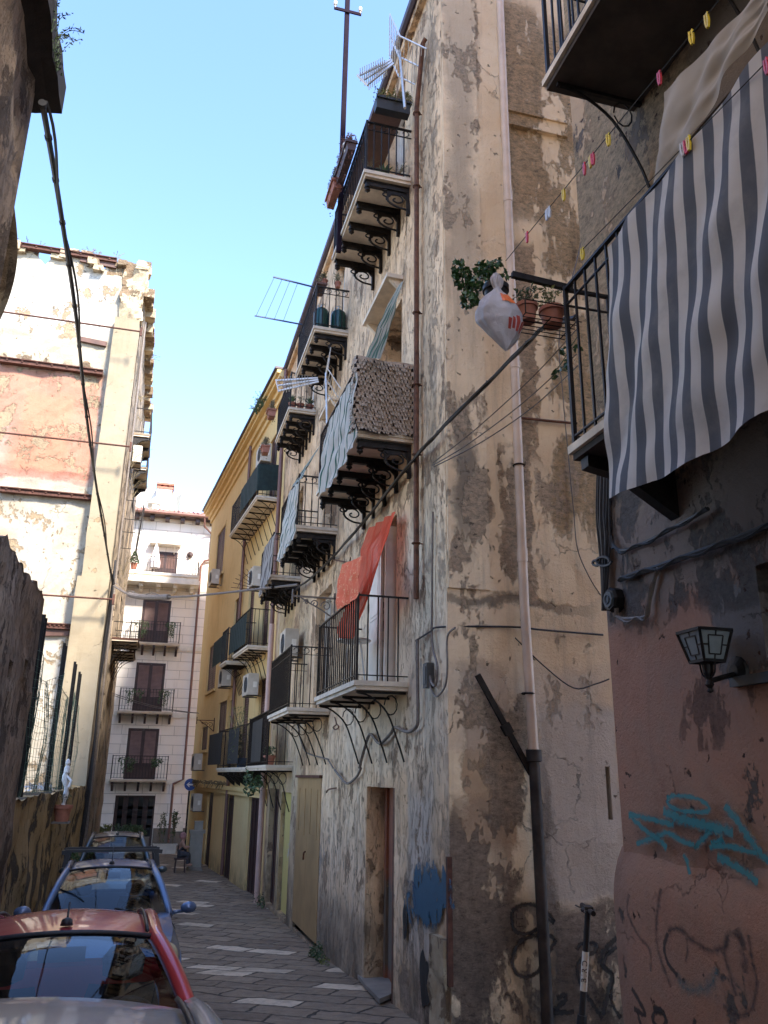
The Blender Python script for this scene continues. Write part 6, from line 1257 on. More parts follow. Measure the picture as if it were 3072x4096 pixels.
rail_box(pA_[0], pB_[0], .80, (pA_[1] + pB_[1]) / 2 - .08, .17, .17, simple('dark brown plastic', (.07, .035, .03), .6), 'dark brown slatted planter with a white pot on the outside of the top rail', 'leafr', .35, 260)
rail_box(pC_[0], pD_[0], .84, (pC_[1] + pD_[1]) / 2 - .08, .17, .17, M['terra'], 'terracotta plastic planter lowest on the outside of the top rail', 'leaf', .35, 160)
potted('flower_pot', F1.pt(.9, 't', 610, 985), 'white plastic pot with pink succulent on the top rail', .09, .15, 'white', n=120, size=.02, spread=.16, hgt=.1, lmat='leafr', group='pots on the top balcony')
for (u, d, lab, kd, mt) in ((10.15, .62, 'dark bowl pot with wilted stems at the outer corner of the top balcony', 'dry', 'rubber'), (10.2, .38, 'spiky aloe in the middle of the top balcony end', 'spiky', 'terra'), (10.15, .16, 'small terracotta pot next to the wall on the top balcony', 'dry', 'terra')):
    potted('flower_pot', F1.p(u, d, 8.765), lab, .085, .13, mt, kd, size=.018 if kd == 'spiky' else .02, n=10, spread=.17, hgt=.24, group='pots on the top balcony')
# gas bottles
def bottle(loc, label):
    o = lthing('gas_bottle', label, 'gas bottle', loc, 0, 'gas bottles on the balcony'); m = MB(); m.lathe((0, 0, 0), [(.12, 0), (.13, .02), (.125, .05), (.15, .07), (.155, .12), (.155, .42), (.14, .48), (.09, .53), (.03, .55)], 22); lp(m, 'cylinder', simple('dark green enamel', (.01, .05, .04), .25, .1, .2, 6) if 'dark green enamel' not in bpy.data.materials else bpy.data.materials['dark green enamel'], o, 'auto')
    m = MB(); m.lathe((0, 0, .54), [(.03, 0), (.03, .05), (.015, .06), (.015, .09)], 10); m.tube([(.08 * math.cos(a * PI / 8), .08 * math.sin(a * PI / 8), .6) for a in range(4, 17)], .008, 5); m.bar((.0, .08, .52), (0, .08, .6), .015); m.bar((-.08, 0, .5), (-.08, 0, .6), .015); lp(m, 'valve', M['steel'], o); return o
b_ = bottle(F1.p(14.42, .52, 8.485), 'outer dark green gas bottle on the upper second balcony'); clone(b_, F1.p(14.4, .17, 8.485), 'dark green gas bottle closer to the wall on the upper second balcony')
rail_box(14.25, 14.7, .45, 8.48 + 1.0, .2, .04, M['wood'], 'wooden shelf of dry plants above the gas bottles', 'leafd', .05, 160, name='plant_shelf')
for (u, d, lab) in ((14.35, .5, 'brown pot of grass on the shelf above the gas bottles'), (14.35, .22, 'purple pot on the shelf above the gas bottles')): potted('flower_pot', F1.p(u, d, 9.53), lab, .07, .12, 'terra', 'dry', n=10, spread=.12, hgt=.2, group='pots above the gas bottles')
m = MB(); dr = simple('blue clothes rack rod', (.03, .05, .10), .4, .3)
zR = 9.35; A_ = F1.p(15.9, .68, zR - .05); B_ = F1.p(14.5, .68, zR + .2)
for q in ((15.7, .72, 1.35), (15.72, .72, 1.35)): pass
c1 = F1.p(15.6, .72, 9.3); c2_ = F1.p(15.6, 1.75, 9.34); c3 = F1.p(14.3, .72, 9.42); c4 = F1.p(14.3, 1.55, 9.5)
m.bar(c1, c2_, .025); m.bar(c3, c4, .025)
for k in range(4): m.tube([c1.lerp(c2_, .4 + .19 * k), c3.lerp(c4, .4 + .19 * k)], .004, 4)
m.single('clothes_rack', dr, 'folding clothes rack with blue rods sticking out beside the gas bottles', 'clothes rack')
for (u, d, lab, kd) in ((17.6, .55, 'left terracotta pot on the upper third balcony', 'spiky'), (17.6, .36, 'middle terracotta pot on the upper third balcony', 'leafy'), (17.6, .14, 'right terracotta pot on the upper third balcony', 'spiky')):
    potted('flower_pot', F1.p(u, d, 8.205), lab, .09, .16, 'terra', kd, size=.015, n=30, spread=.12, hgt=.25, group='pots on the upper third balcony')
for (u, z, lab) in ((19.3, 8.75, 'hanging pot on the outer rail of the upper third balcony, nearer one'), (20.2, 8.1, 'lower hanging pot further along the upper third balcony')): rail_box(u, u + .3, .7, z, .22, .2, M['terra'], lab, 'leafd', .4, 180, name='hanging_pot', group='hanging pots outside the upper third balcony')
# ---------------------------------------------------------------- aerials and pole
def yagi(name, base, hinge, tip, label, w_=.42):
    o = thing(name, label, 'aerial', base); m = MB(); base = V(base); hinge = V(hinge); tip = V(tip); m.tube([base, hinge + V((0, 0, .12))], .022, 8); m.build('mast', M['steel'], o); ax = (tip - hinge); L_ = ax.length; ax.normalize(); sd = ax.cross(V((0, 0, 1))).normalized(); up_ = sd.cross(ax)
    m = MB()
    for k, off in enumerate((up_ * .11, -up_ * .11, V((0, 0, 0)))): m.bar(hinge + ax * .15 + off * .35, tip + off, .03, .03)
    m.bar(tip + up_ * .13, tip - up_ * .13, .035, .02); m.build('boom', M['steel'], o); m = MB()
    for k in range(11):
        t = .25 + .75 * k / 11
        for off in (up_ * .11, -up_ * .11, V((0, 0, 0))): c = (hinge + ax * .15 + off * .35).lerp(tip + off, t); m.tube([c - sd * w_ * .17, c + sd * w_ * .17], .006, 4)
    m.build('directors', M['steel'], o)
    for sg in (-1, 1):
        m = MB(); e = hinge + up_ * sg * .38 - ax * .22 * 1; e = hinge + (up_ * sg - ax * .35).normalized() * .46
        for s2 in (-1, 1): m.bar(hinge + sd * s2 * w_ * .5, e + sd * s2 * w_ * .5, .018, .018)
        for k in range(7): c = hinge.lerp(e, k / 6); m.tube([c - sd * w_ * .5, c + sd * w_ * .5], .006, 4)
        m.bar(hinge, e, .022, .022); m.build('reflector', M['steel'], o)
    return o
def yat(Y, r, x, y): v = ray(r, x, y); return v * (Y / v.y)
hA = F1.pt(.35, 'B', 930, 370); yagi('tv_aerial', F1.pt(.35, 'B', 965, 700), hA, yat(hA.y + .15, 'B', 690, 520), 'white television aerial above the top balcony', .75)
hA = F1.pt(.45, 'p', 1400, 575); yagi('tv_aerial', F1.pt(.45, 'p', 1415, 1120), hA, yat(hA.y + .1, 'p', 880, 650), 'white television aerial between the balconies over the striped canvas', .8)
pb = V((2.28, 11.6, 8.5)); v = ray('B', 585, 90); 
pr_ = (ray('B', 565, 800), ray('B', 590, 90)); xk = V((pr_[0].x / pr_[0].y * 11.6, 11.6, pr_[0].z / pr_[0].y * 11.6)); xt = V((pr_[1].x / pr_[1].y * 11.6, 11.6, pr_[1].z / pr_[1].y * 11.6))
po = thing('utility_pole', 'tall violet brown steel pole with two insulator arms against the sky', 'pole', (xk.x, 11.6, 8.4)); px_ = (xk.x + xt.x) / 2; vio = simple('violet brown steel', (.018, .011, .019), .95, 0, .2, 6, .05, Specular_IOR_Level=.1)
m = MB(); m.box((px_ - .04, 11.56, 8.4), (px_ + .04, 11.64, xt.z + .9)); m.build('post', vio, po)
for z in (xt.z, xt.z + .42):
    m = MB(); m.box((px_ - .26, 11.53, z - .03), (px_ + .26, 11.555, z + .03)); a_ = m.build('cross_arm', vio, po); WL[a_.name] = V((0, 0, 0))
    for sx in (-.24, .24): m = MB(); m.lathe((px_ + sx, 11.54, z + .02), [(.012, 0), (.012, .05), (.035, .06), (.028, .09), (.038, .1), (.03, .14), (.01, .15)], 10); i_ = m.build('insulator', M['white']); i_.parent = a_; m = MB()
# ---------------------------------------------------------------- air conditioners
def ac_unit(F, u, d, z, label, w_=.8, h=.58, dep=.3):
    o = lthing('air_conditioner', label, 'air conditioner', F.p(u, d, z), fz(F) , 'air conditioner units on the walls'); sg = 1 if F.n.dot(V((-math.sin(fz(F)), math.cos(fz(F)), 0))) > 0 else -1
    m = MB(); m.box((-w_ / 2, min(0, sg * dep), 0), (w_ / 2, max(0, sg * dep), h)); m.box((-w_ / 2 - .008, min(0, sg * dep) + .02, h - .03), (w_ / 2 + .008, max(0, sg * dep) - .02, h + .008)); lp(m, 'casing', M['ac'], o)
    m = MB(); c = V((-w_ * .12, sg * (dep + .012), h / 2)); 
    for r in (.06, .11, .16, .21): m.tube([c + V((r * math.cos(a * PI / 12), 0, r * math.sin(a * PI / 12))) for a in range(24)], .006, 4, closed=True)
    for k in range(8): a = k * PI / 4; m.bar(c, c + V((.22 * math.cos(a), 0, .22 * math.sin(a))), .008)
    lp(m, 'fan_grille', M['acd'], o); m = MB(); m.lathe(c - V((0, sg * .008, 0)), [(.215, 0), (.2, .002)], 22, (0, sg, 0)); lp(m, 'fan_opening', M['acd'], o)
    m = MB(); m.bar((-w_ * .35, -sg * .12, -.02), (-w_ * .35, sg * dep, -.02), .03, .03); m.bar((w_ * .35, -sg * .12, -.02), (w_ * .35, sg * dep, -.02), .03, .03); lp(m, 'bracket', M['acd'], o)
    for xx in (-w_ / 2 - .004, w_ / 2 + .004): m = MB(); m.box((xx - .004, sg * .1 - .05, h * .35), (xx + .004, sg * .1 + .05, h * .62)); lp(m, 'service_cover', M['white'], o)
    return o
acs = [(YL, 'q', 640, 1080, 'air conditioner at the yellow wall behind the spiked iron fan'), (YL, 'q', 200, 1050, 'air conditioner highest at the far end of the yellow house'), (YL, 'r', 315, 395, 'left of the two air conditioners under the middle yellow balcony'), (YL, 'r', 590, 490, 'larger air conditioner under the middle yellow balcony, with drip tray'),
       (YL, 'v', 1120, 1325, 'air conditioner above the blue arrow sign'), (YL, 'v', 1115, 1775, 'air conditioner below the blue arrow sign'), (YL, 'p', 730, 1500, 'white air conditioner above the dark shade net'), (F1, 'H', 200, 945, 'air conditioner half hidden behind the second low balcony')]
src = None; acY = None
for (F_, r, x, y, lab) in acs:
    u, z = F_.at(.3, r, x, y)
    if F_ is YL:
        u = min(u, 14.0)
        if acY is None: acY = ac_unit(YL, u, .16, z, lab)
        else: clone(acY, YL.p(u, .16, z), lab)
    else: ac_unit(F_, u, .12, z, lab)
u = 27.6; D, z = LF.cross(u, 'D', 870, 1355); ac_unit(LF, u, .1, z, 'grubby air conditioner between the two high balconies on the ruined side', .75)
# ---------------------------------------------------------------- lamp brackets, spiked fan
def scroll_bracket(F, u, z, L_, label, mat='iron', name='lamp_bracket', h=.38):
    m = MB(); m.bar(F.p(u, 0, z), F.p(u, L_, z), .03); m.bar(F.p(u, .02, z + .1), F.p(u, .02, z - h), .03); m.tube(smooth_path([F.p(u, .02, z - h), F.p(u, L_ * .3, z - h * .62), F.p(u, L_ * .65, z - h * .25), F.p(u, L_ * .85, z)], 4), .014, 5)
    for (c, r) in ((.22, .1), (.48, .075), (.68, .05)): m.tube([F.p(u, L_ * c + r * (1 - t / 18) * math.cos(t * .55), z - .12 * (1 - c) - .06 + r * (1 - t / 18) * math.sin(t * .55)) for t in range(15)], .01, 4)
    m.tube([F.p(u, L_, z + .12), F.p(u, L_, z - .14)], .02, 6); return m.single(name, M[mat], label, 'bracket')
u = F1.at(0, 'H', 515, 600)[0]; D, z = F1.cross(u, 'H', 270, 545); scroll_bracket(F1, u, z, max(.8, min(D, 1.3)), 'grey scrolled iron lamp bracket left of the orange curtain', 'cableg')
u = YL.at(0, 'r', 212, 760)[0]; u = min(u, 14.2); D, z = YL.cross(u, 'r', 20, 750); scroll_bracket(YL, u, z, max(.6, min(D, 1.2)), 'ornate lamp bracket on the far corner of the yellow house', 'rustd')
c = YL.pt(.1, 'q', 720, 1100); m = MB()
for k in range(12):
    a = PI * (.38 + .55 * k / 11); m.tube([c, c + YL.n * (-math.cos(a) * .95) + V((0, 0, math.sin(a) * .95 - .2))], .009, 4)
for rr in (.4, .75): m.tube([c + YL.n * (-math.cos(a_) * rr) + V((0, 0, math.sin(a_) * rr - .2 * rr)) for a_ in [PI * (.38 + .55 * q / 12) for q in range(13)]], .009, 4)
m.single('spiked_iron_fan', M['rust'], 'fan of rusty iron spikes guarding the gap between the houses', 'spikes')
# sign
g0 = YL.pt(.2, 'v', 1055, 1490); sy = 35.0; v = ray('v', 1053, 1488); c = v * (sy / v.y); sg_ = thing('road_sign', 'round blue sign with a white arrow pointing left on a dark post', 'road sign', (c.x, sy, gz(sy)))
m = MB(); m.tube([(c.x - .02, sy + .05, gz(sy)), (c.x - .02, sy + .05, c.z - .5), (c.x, sy + .05, c.z + .2)], .035, 8); m.build('post', M['iron'], sg_)
m = MB(); m.lathe((c.x, sy + .01, c.z), [(.225, 0), (.225, .012)], 32, (0, -1, 0)); m.build('disc', simple('sign blue', (.01, .06, .30), .35, 0, .05), sg_)
m = MB(); m.lathe((c.x, sy + .012, c.z), [(.235, 0), (.235, .010)], 32, (0, -1, 0)); m.build('rim', M['white'], sg_)
y_ = sy - .006; m = MB(); k = .9
m.prism([(c.x - .16 * k, y_, c.z), (c.x - .05 * k, y_, c.z + .10 * k), (c.x - .01, y_, c.z + .10 * k), (c.x - .06 * k, y_, c.z + .03), (c.x + .16 * k, y_, c.z + .03), (c.x + .16 * k, y_, c.z - .03), (c.x - .06 * k, y_, c.z - .03), (c.x - .01, y_, c.z - .10 * k), (c.x - .05 * k, y_, c.z - .10 * k)], (0, -.004, 0)); m.build('arrow', simple('sign white', (.7, .7, .7), .4), sg_)
# cabinets
def gp(r, x, y, z):
    v = ray(r, x, y); return v * (z / v.z)
cb = gp('J', 1262, 662, gz(28)); cw = lambda px: px / 1.62 / 4 / FPX * cb.y
zt = yat(cb.y, 'J', 1280, 425).z; x0_ = yat(cb.y, 'J', 1222, 600).x; x1_ = yat(cb.y, 'J', 1305, 600).x
cab = thing('meter_cabinet', 'tall grey concrete utility cabinet leaning by the yellow house', 'cabinet', (cb.x, cb.y, gz(28))); cm = simple('grey cabinet paint', (.26, .24, .20), .7, 0, .2, 3)
m = MB(); m.box((x0_, cb.y, gz(28)), (x1_, cb.y + .5, zt)); m.box((x0_ - .03, cb.y - .03, zt), (x1_ + .06, cb.y + .5, zt + .1)); m.build('body', cm, cab); m = MB(); m.box((x0_ + .04, cb.y - .015, gz(28) + .1), (x1_ - .04, cb.y, zt - .08)); m.build('door', cm, cab)
m = MB(); m.box((x0_ - .06, cb.y - .06, gz(28) - .02), (x1_ + .04, cb.y, gz(28) + .1)); m.build('base', M['concrete'], cab)
m = MB(); xa = yat(cb.y, 'J', 1262, 380).x; xb = yat(cb.y, 'J', 1316, 380).x; z2 = yat(cb.y, 'J', 1290, 352).z; m.box((xa, cb.y + .05, zt + .1), (xb, cb.y + .35, z2)); m.box((xa - .01, cb.y + .04, z2), (xb + .01, cb.y + .36, z2 + .03)); m.single('small_cabinet', cm, 'small grey box standing on the tall utility cabinet', 'cabinet')
# ================================================================ small things
# electric kick scooter
hl_ = ray('L', 405, 850); hl_ = hl_ * (-1.04 / hl_.z); hr_ = ray('L', 590, 992); hr_ = hr_ * (-1.04 / hr_.z); hc = hl_.lerp(hr_, .5)
br_ = (hr_ - hl_); br_.z = 0; br_.normalize(); hl_ = hc - br_ * .24; hr_ = hc + br_ * .24; fw_ = V((br_.y, -br_.x, 0)); fw_ = fw_ if fw_.x < 0 else -fw_
bp = ray('L', 425, 1640); bp = bp * (hc.y / bp.y * 1.0); gzs = -2.34
sc_ = thing('kick_scooter', 'black electric kick scooter with a white band lettered on its stem, parked by the corner', 'scooter', (hc.x, hc.y, gzs)); bk = M['rubber']
top = hc - V((0, 0, .03)); bot = V((hc.x, hc.y, gzs + .30)) + fw_ * .12
def on(t): return top.lerp(bot, t)
m = MB(); m.tube([on(.0), on(1)], .026, 10); m.tube([on(.78), on(1.0), bot + fw_ * .03 - V((0, 0, .1))], [.04, .05, .055], 8); m.build('stem', bk, sc_, smooth='auto')
wh_ = MB(); wh_.tube([on(.30), on(.60)], .0285, 14); wb_ = wh_.build('stem_band', M['white'], sc_, smooth='auto')
m = MB(); m.tube([hl_ - V((0, 0, .0)), hc, hr_], .014, 8); m.build('handlebar', bk, sc_)
for e, s in ((hl_, 1), (hr_, -1)): m = MB(); m.tube([e, e + br_ * s * .12], .021, 10); m.build('grip', bk, sc_)
m = MB(); m.lathe(hc + V((0, 0, -.03)), [(.03, 0), (.055, .01), (.06, .03), (.045, .045)], 14); m.bar(hc - br_ * .07, hc + br_ * .07, .07, .05); m.build('display', bk, sc_)
for s in (-1, 1): m = MB(); m.tube(smooth_path([hc + br_ * s * .10, hc + br_ * s * .12 + fw_ * .05, hc + br_ * s * .22 + fw_ * .06], 3), .006, 5); m.build('brake_lever', bk, sc_)
ax_ = br_; wf_ = V((hc.x, hc.y, gzs + .115)) + fw_ * .2; wr_ = wf_ - fw_ * .95
for c in (wf_, wr_):
    m = MB(); m.lathe(c - ax_ * .03, [(.05, 0), (.10, .0), (.12, .015), (.12, .045), (.10, .06), (.05, .06)], 22, ax_); w0 = m.build('wheel', M['tyre'], sc_, smooth='auto'); WL[w0.name] = V((0, 0, 0)); m = MB(); m.lathe(c - ax_ * .032, [(.055, 0), (.055, .064)], 14, ax_); r0 = m.build('rim', M['rim']); r0.parent = w0
for s in (-1, 1): m = MB(); m.bar(bot - V((0, 0, .05)) + ax_ * .045 * s, wf_ + ax_ * .045 * s, .02, .03); m.build('fork_leg', bk, sc_)
m = MB(); m.tube([wf_ + V((0, 0, .0)) + (fw_ * math.cos(a) + V((0, 0, math.sin(a)))) * .145 for a in [.3 + .25 * k for k in range(9)]], .03, 6); m.build('mudguard', bk, sc_)
m = MB(); m.bar(wf_ - fw_ * .16 + V((0, 0, .03)), wr_ + fw_ * .12 + V((0, 0, .03)), .17, .06); m.bar(bot, wf_ - fw_ * .2 + V((0, 0, .05)), .07, .06); m.build('deck', bk, sc_)
cu = bpy.data.curves.new('lettering', 'FONT'); cu.body = 'BIRD'; cu.size = .062; cu.space_character = 1.35; cu.align_x = 'CENTER'; cu.align_y = 'CENTER'; cu.extrude = .0012
to = bpy.data.objects.new('lettering_src', cu); COL.objects.link(to); bpy.context.view_layer.update(); tm = bpy.data.meshes.new_from_object(to); bpy.data.objects.remove(to)
vx = (on(.3) - on(.6)).normalized(); vn = (V((0, 0, 0)) - on(.45)); vn = (vn - vx * vn.dot(vx)).normalized(); vy = vn.cross(vx)
c0 = on(.45)
for v_ in tm.vertices:      # wrap the letters round the stem
    a_ = v_.co.y / .0295; v_.co = c0 + vx * v_.co.x + (vn * math.cos(a_) + vy * math.sin(a_)) * (.0292 + v_.co.z + .0012)
tm.materials.clear(); tm.materials.append(M['cable']); lo = bpy.data.objects.new('lettering', tm); COL.objects.link(lo); lo.parent = wb_
# ---------------------------------------------------------------- seated person far down the street
PY = 29.5
def py(x, y, dy=0): v = ray('J', x, y); return v * ((PY + dy) / v.y)
J_ = {'hip': py(1172, 552), 'waist': py(1172, 525), 'chest': py(1182, 492), 'neck': py(1188, 468), 'head': py(1192, 455), 'crown': py(1190, 436),
      'shL': py(1180, 483, .17), 'elL': py(1196, 515, .2), 'haL': py(1222, 508, .12), 'shR': py(1184, 484, -.17), 'elR': py(1200, 520, -.2), 'haR': py(1228, 512, -.1),
      'hpL': py(1176, 556, .10), 'knL': py(1225, 556, .13), 'anL': py(1220, 622, .12), 'ftL': py(1244, 630, .12), 'hpR': py(1176, 556, -.10), 'knR': py(1222, 560, -.13), 'anR': py(1212, 626, -.13), 'ftR': py(1236, 634, -.13)}
def skinned(name, ed, rad, mat, parent=None):
    ks = list(rad); me = bpy.data.meshes.new(name); me.from_pydata([tuple(J_[k]) for k in ks], [(ks.index(a), ks.index(b)) for a, b in ed], [])
    o = bpy.data.objects.new(name, me); COL.objects.link(o); o.modifiers.new('Skin', 'SKIN')
    sl = me.skin_vertices[0].data if me.skin_vertices else None
    if sl is None: return o
    for i, k in enumerate(ks): sl[i].radius = (rad[k], rad[k])
    sl[0].use_root = True; o.modifiers.new('Subdivision', 'SUBSURF').levels = 1; o.modifiers[-1].render_levels = 2; me.materials.append(mat)
    if parent: o.parent = parent; o.location = -_wl(parent)
    return o
pe = thing('person', 'person in a black sleeveless top and pink head covering, seated sideways beside the cabinet', 'person', (J_['hip'].x, PY, gz(PY))); skin = simple('skin', (.36, .20, .14), .6, 0, .1)
try:
    bpy.ops.object.select_all(action='DESELECT')
except Exception: pass
def skin_mesh(name, ed, rad, mat, parent):
    ks = list(rad); me = bpy.data.meshes.new(name); me.from_pydata([tuple(J_[k]) for k in ks], [(ks.index(a), ks.index(b)) for a, b in ed], [])
    o = bpy.data.objects.new(name, me); COL.objects.link(o); bpy.context.view_layer.objects.active = o; md = o.modifiers.new('Skin', 'SKIN')
    for i, k in enumerate(ks): me.skin_vertices[0].data[i].radius = (rad[k], rad[k])
    me.skin_vertices[0].data[0].use_root = True; sb = o.modifiers.new('Sub', 'SUBSURF'); sb.levels = 2; sb.render_levels = 2
    bpy.context.view_layer.update(); me2 = bpy.data.meshes.new_from_object(o.evaluated_get(bpy.context.evaluated_depsgraph_get())); bpy.data.objects.remove(o)
    me2.name = name; me2.materials.clear(); me2.materials.append(mat); me2.polygons.foreach_set('use_smooth', [True] * len(me2.polygons)); n_ = bpy.data.objects.new(name, me2); COL.objects.link(n_); n_.parent = parent; n_.location = -_wl(parent); return n_
skin_mesh('body', [('hip', 'waist'), ('waist', 'chest'), ('chest', 'neck'), ('neck', 'head'), ('head', 'crown'), ('chest', 'shL'), ('shL', 'elL'), ('elL', 'haL'), ('chest', 'shR'), ('shR', 'elR'), ('elR', 'haR'), ('hip', 'hpL'), ('hpL', 'knL'), ('knL', 'anL'), ('anL', 'ftL'), ('hip', 'hpR'), ('hpR', 'knR'), ('knR', 'anR'), ('anR', 'ftR')],
    {'hip': .13, 'waist': .115, 'chest': .13, 'neck': .05, 'head': .085, 'crown': .07, 'shL': .055, 'elL': .04, 'haL': .035, 'shR': .055, 'elR': .04, 'haR': .035, 'hpL': .09, 'knL': .06, 'anL': .04, 'ftL': .035, 'hpR': .09, 'knR': .06, 'anR': .04, 'ftR': .035}, skin, pe)
skin_mesh('top', [('hip', 'waist'), ('waist', 'chest')], {'hip': .15, 'waist': .13, 'chest': .142}, M['rubber'], pe)
skin_mesh('trousers', [('hip', 'hpL'), ('hpL', 'knL'), ('knL', 'anL'), ('hip', 'hpR'), ('hpR', 'knR'), ('knR', 'anR')], {'hip': .145, 'hpL': .1, 'knL': .075, 'anL': .055, 'hpR': .1, 'knR': .075, 'anR': .055}, simple('dark trousers', (.05, .05, .06), .9), pe)
m = MB(); c = J_['head'].lerp(J_['crown'], .6); m.grid(lambda s, t: c + V((-.02 + .115 * math.cos(6.283 * s) * math.sin(PI * t), .105 * math.sin(6.283 * s) * math.sin(PI * t), .02 - .115 * math.cos(PI * t) * -1)), 16, 10); m.build('head_scarf', simple('dusty pink cloth', (.34, .17, .16), .9, 0, .3, 12), pe, smooth=True)
m = MB(); m.lathe(c + V((.10, -.0, -.03)), [(.012, 0), (.008, .02), (.002, .03)], 8, (1, 0, 0)); m.build('nose', skin, pe)
sx_, sz_ = J_['hip'].x, gz(PY); st_ = thing('stool', 'small wooden stool with wheels under the seated person', 'stool', (sx_, PY, sz_)); zz = J_['hip'].z - .13
m = MB(); m.box((sx_ - .2, PY - .2, zz - .05), (sx_ + .25, PY + .2, zz)); m.build('seat', M['woodd'], st_)
for a in (-1, 1):
    for b in (-1, 1): m = MB(); m.bar((sx_ + a * .16, PY + b * .16, sz_), (sx_ + a * .14, PY + b * .14, zz - .05), .035); m.build('leg', M['woodd'], st_)
# ---------------------------------------------------------------- planters and plants at the end of the street
def trough(cx, y, z, w_, h, mat, label, plants, lmat='leaf', dep=.3, tall=.6, name='planter_box', nleaf=150):
    o = thing(name, label, 'planter', (cx, y, z)); m = MB(); m.prism([(cx - w_ / 2 * .93, y - dep / 2, z), (cx + w_ / 2 * .93, y - dep / 2, z), (cx + w_ / 2, y - dep / 2, z + h), (cx - w_ / 2, y - dep / 2, z + h)], (0, dep, 0)); m.box((cx - w_ / 2 - .03, y - dep / 2 - .03, z + h - .05), (cx + w_ / 2 + .03, y + dep / 2 + .03, z + h)); 
    for k in range(int(w_ / .07)): xx = cx - w_ / 2 * .92 + k * .07; m.box((xx, y - dep / 2 - .012, z + .03), (xx + .03, y - dep / 2, z + h - .06))
    m.build('box', mat, o); s_ = MB(); l_ = MB()
    for k in range(plants):
        x = cx + (random.random() - .5) * w_ * .85; sprigs(s_, (x, y, z + h), 5, tall, .2, .1, .006, .05, l_)
    foliage(l_, (cx, y, z + h + tall * .35), w_ * .48, .2, tall * .35, nleaf, .05); s_.build('stems', M['leafd'], o); l_.build('leaves', M[lmat], o); return o
yq = 36.6; a = yat(yq, 'J', 990, 545); b = yat(yq, 'J', 1140, 545); trough((a.x + b.x) / 2, yq, gz(yq), b.x - a.x, yat(yq, 'J', 1060, 490).z - gz(yq), M['white'], 'white fluted planter standing in front of the white building', 6, tall=1.3, nleaf=60)
a = yat(38, 'J', 720, 480); b = yat(38, 'J', 960, 480); trough((a.x + b.x) / 2, 38, gz(38), b.x - a.x, .55, M['concrete'], 'long planter of bushy plants before the entrance door', 10, tall=.5, nleaf=420)
a = yat(37, 'J', 625, 480); b = yat(37, 'J', 715, 480); trough((a.x + b.x) / 2, 37, gz(37), b.x - a.x, .5, M['terra'], 'planter with a bright leafy shrub left of the entrance door', 5, 'leafy', tall=.6, nleaf=220)
P = yat(22, 'J', 545, 500); potted('bushy_plant', (max(P.x, -1.3), 22, gz(22)), 'leafy plant in a pot against the left wall beyond the blue car', .2, .35, n=160, size=.07, spread=.35, hgt=.9, kind='leafy')
# flower bunches on the white building railings
def bunch(r, x, y, label, w_=.45, drop=.6):
    P = WB.pt(.8, r, x, y); m = MB(); foliage(m, P + V((0, -.05, -.05)), w_, .12, .16, 90, .05)
    for k in range(9): q = P + V((random.uniform(-w_, w_) * .7, -.06, 0)); m.tube([P, q, q + V((0, 0, -drop * .9))], .006, 3); foliage(m, q + V((0, 0, -drop * random.uniform(.3, .9))), .06, .06, drop * .3, 10, .045)
    m.single('trailing_plant', M['leaf'], label, 'plant', 'trailing plants on the white building railings')
bunch('w', 560, 1750, 'trailing plant left of the shutters on the highest bellied balcony'); bunch('w', 890, 1765, 'trailing plant right of the shutters on the highest bellied balcony', .3)
bunch('v', 440, 455, 'trailing plant left of the shutters on the middle bellied balcony'); bunch('v', 765, 465, 'trailing plant right of the shutters on the middle bellied balcony', .3)
bunch('v', 355, 1210, 'trailing plant left of the shutters on the lowest bellied balcony'); bunch('v', 680, 1215, 'trailing plant right of the shutters on the lowest bellied balcony', .3, .3)
# closed parasol, cypress, lamp
a = WB.pt(.5, 'w', 728, 815); b = WB.pt(.5, 'w', 705, 1120); o = thing('closed_parasol', 'closed pale lilac parasol on the long top balcony of the white building', 'parasol', (a.x, a.y, b.z)); m = MB()
hgt = a.z - b.z; m.grid(lambda s, t: V((a.x, a.y, a.z - t * hgt * .92)) + V((math.cos(6.283 * s), math.sin(6.283 * s), 0)) * ((.03 + .24 * t ** .8 - .10 * max(0, t - .8) * 3) * (1 + .16 * math.sin(6.283 * s * 7))), 42, 14); m.build('canopy', simple('pale lilac cloth', (.66, .60, .60), .9), o, smooth=True)
m = MB(); m.tube([(a.x, a.y, b.z - .1), (a.x, a.y, a.z + .06)], .02, 6); m.build('pole', M['steel'], o)
a = WB.pt(.6, 'w', 448, 890); b = WB.pt(.6, 'w', 455, 1105); o = thing('potted_cypress', 'small dark cypress in a pot at the left of the long top balcony', 'potted plant', (b.x, b.y, b.z)); m = MB()
for k in range(260): t = random.random(); r = .22 * (1 - t) ** .7; an = random.uniform(0, 6.28); m.leaf(V((b.x + r * math.cos(an), b.y + r * math.sin(an), b.z + .25 + t * (a.z - b.z - .25))), .07, .4)
m.build('crown', M['leaf'], o); m = MB(); m.lathe((b.x, b.y, b.z), [(.13, 0), (.17, .25), (.15, .27)], 12); m.build('pot', M['terra'], o)
c = WB.pt(.05, 'w', 1122, 940); m = MB(); m.lathe(c, [(.16, 0), (.14, .05), (.03, .06)], 12, (0, -1, 0)); m.lathe(c + V((0, -.12, -.12)), [(.04, 0), (.07, .06), (.05, .2), (.01, .24)], 8); m.single('wall_lamp', M['woodd'], 'dark round wall lamp right of the highest shutters on the white building', 'lamp')
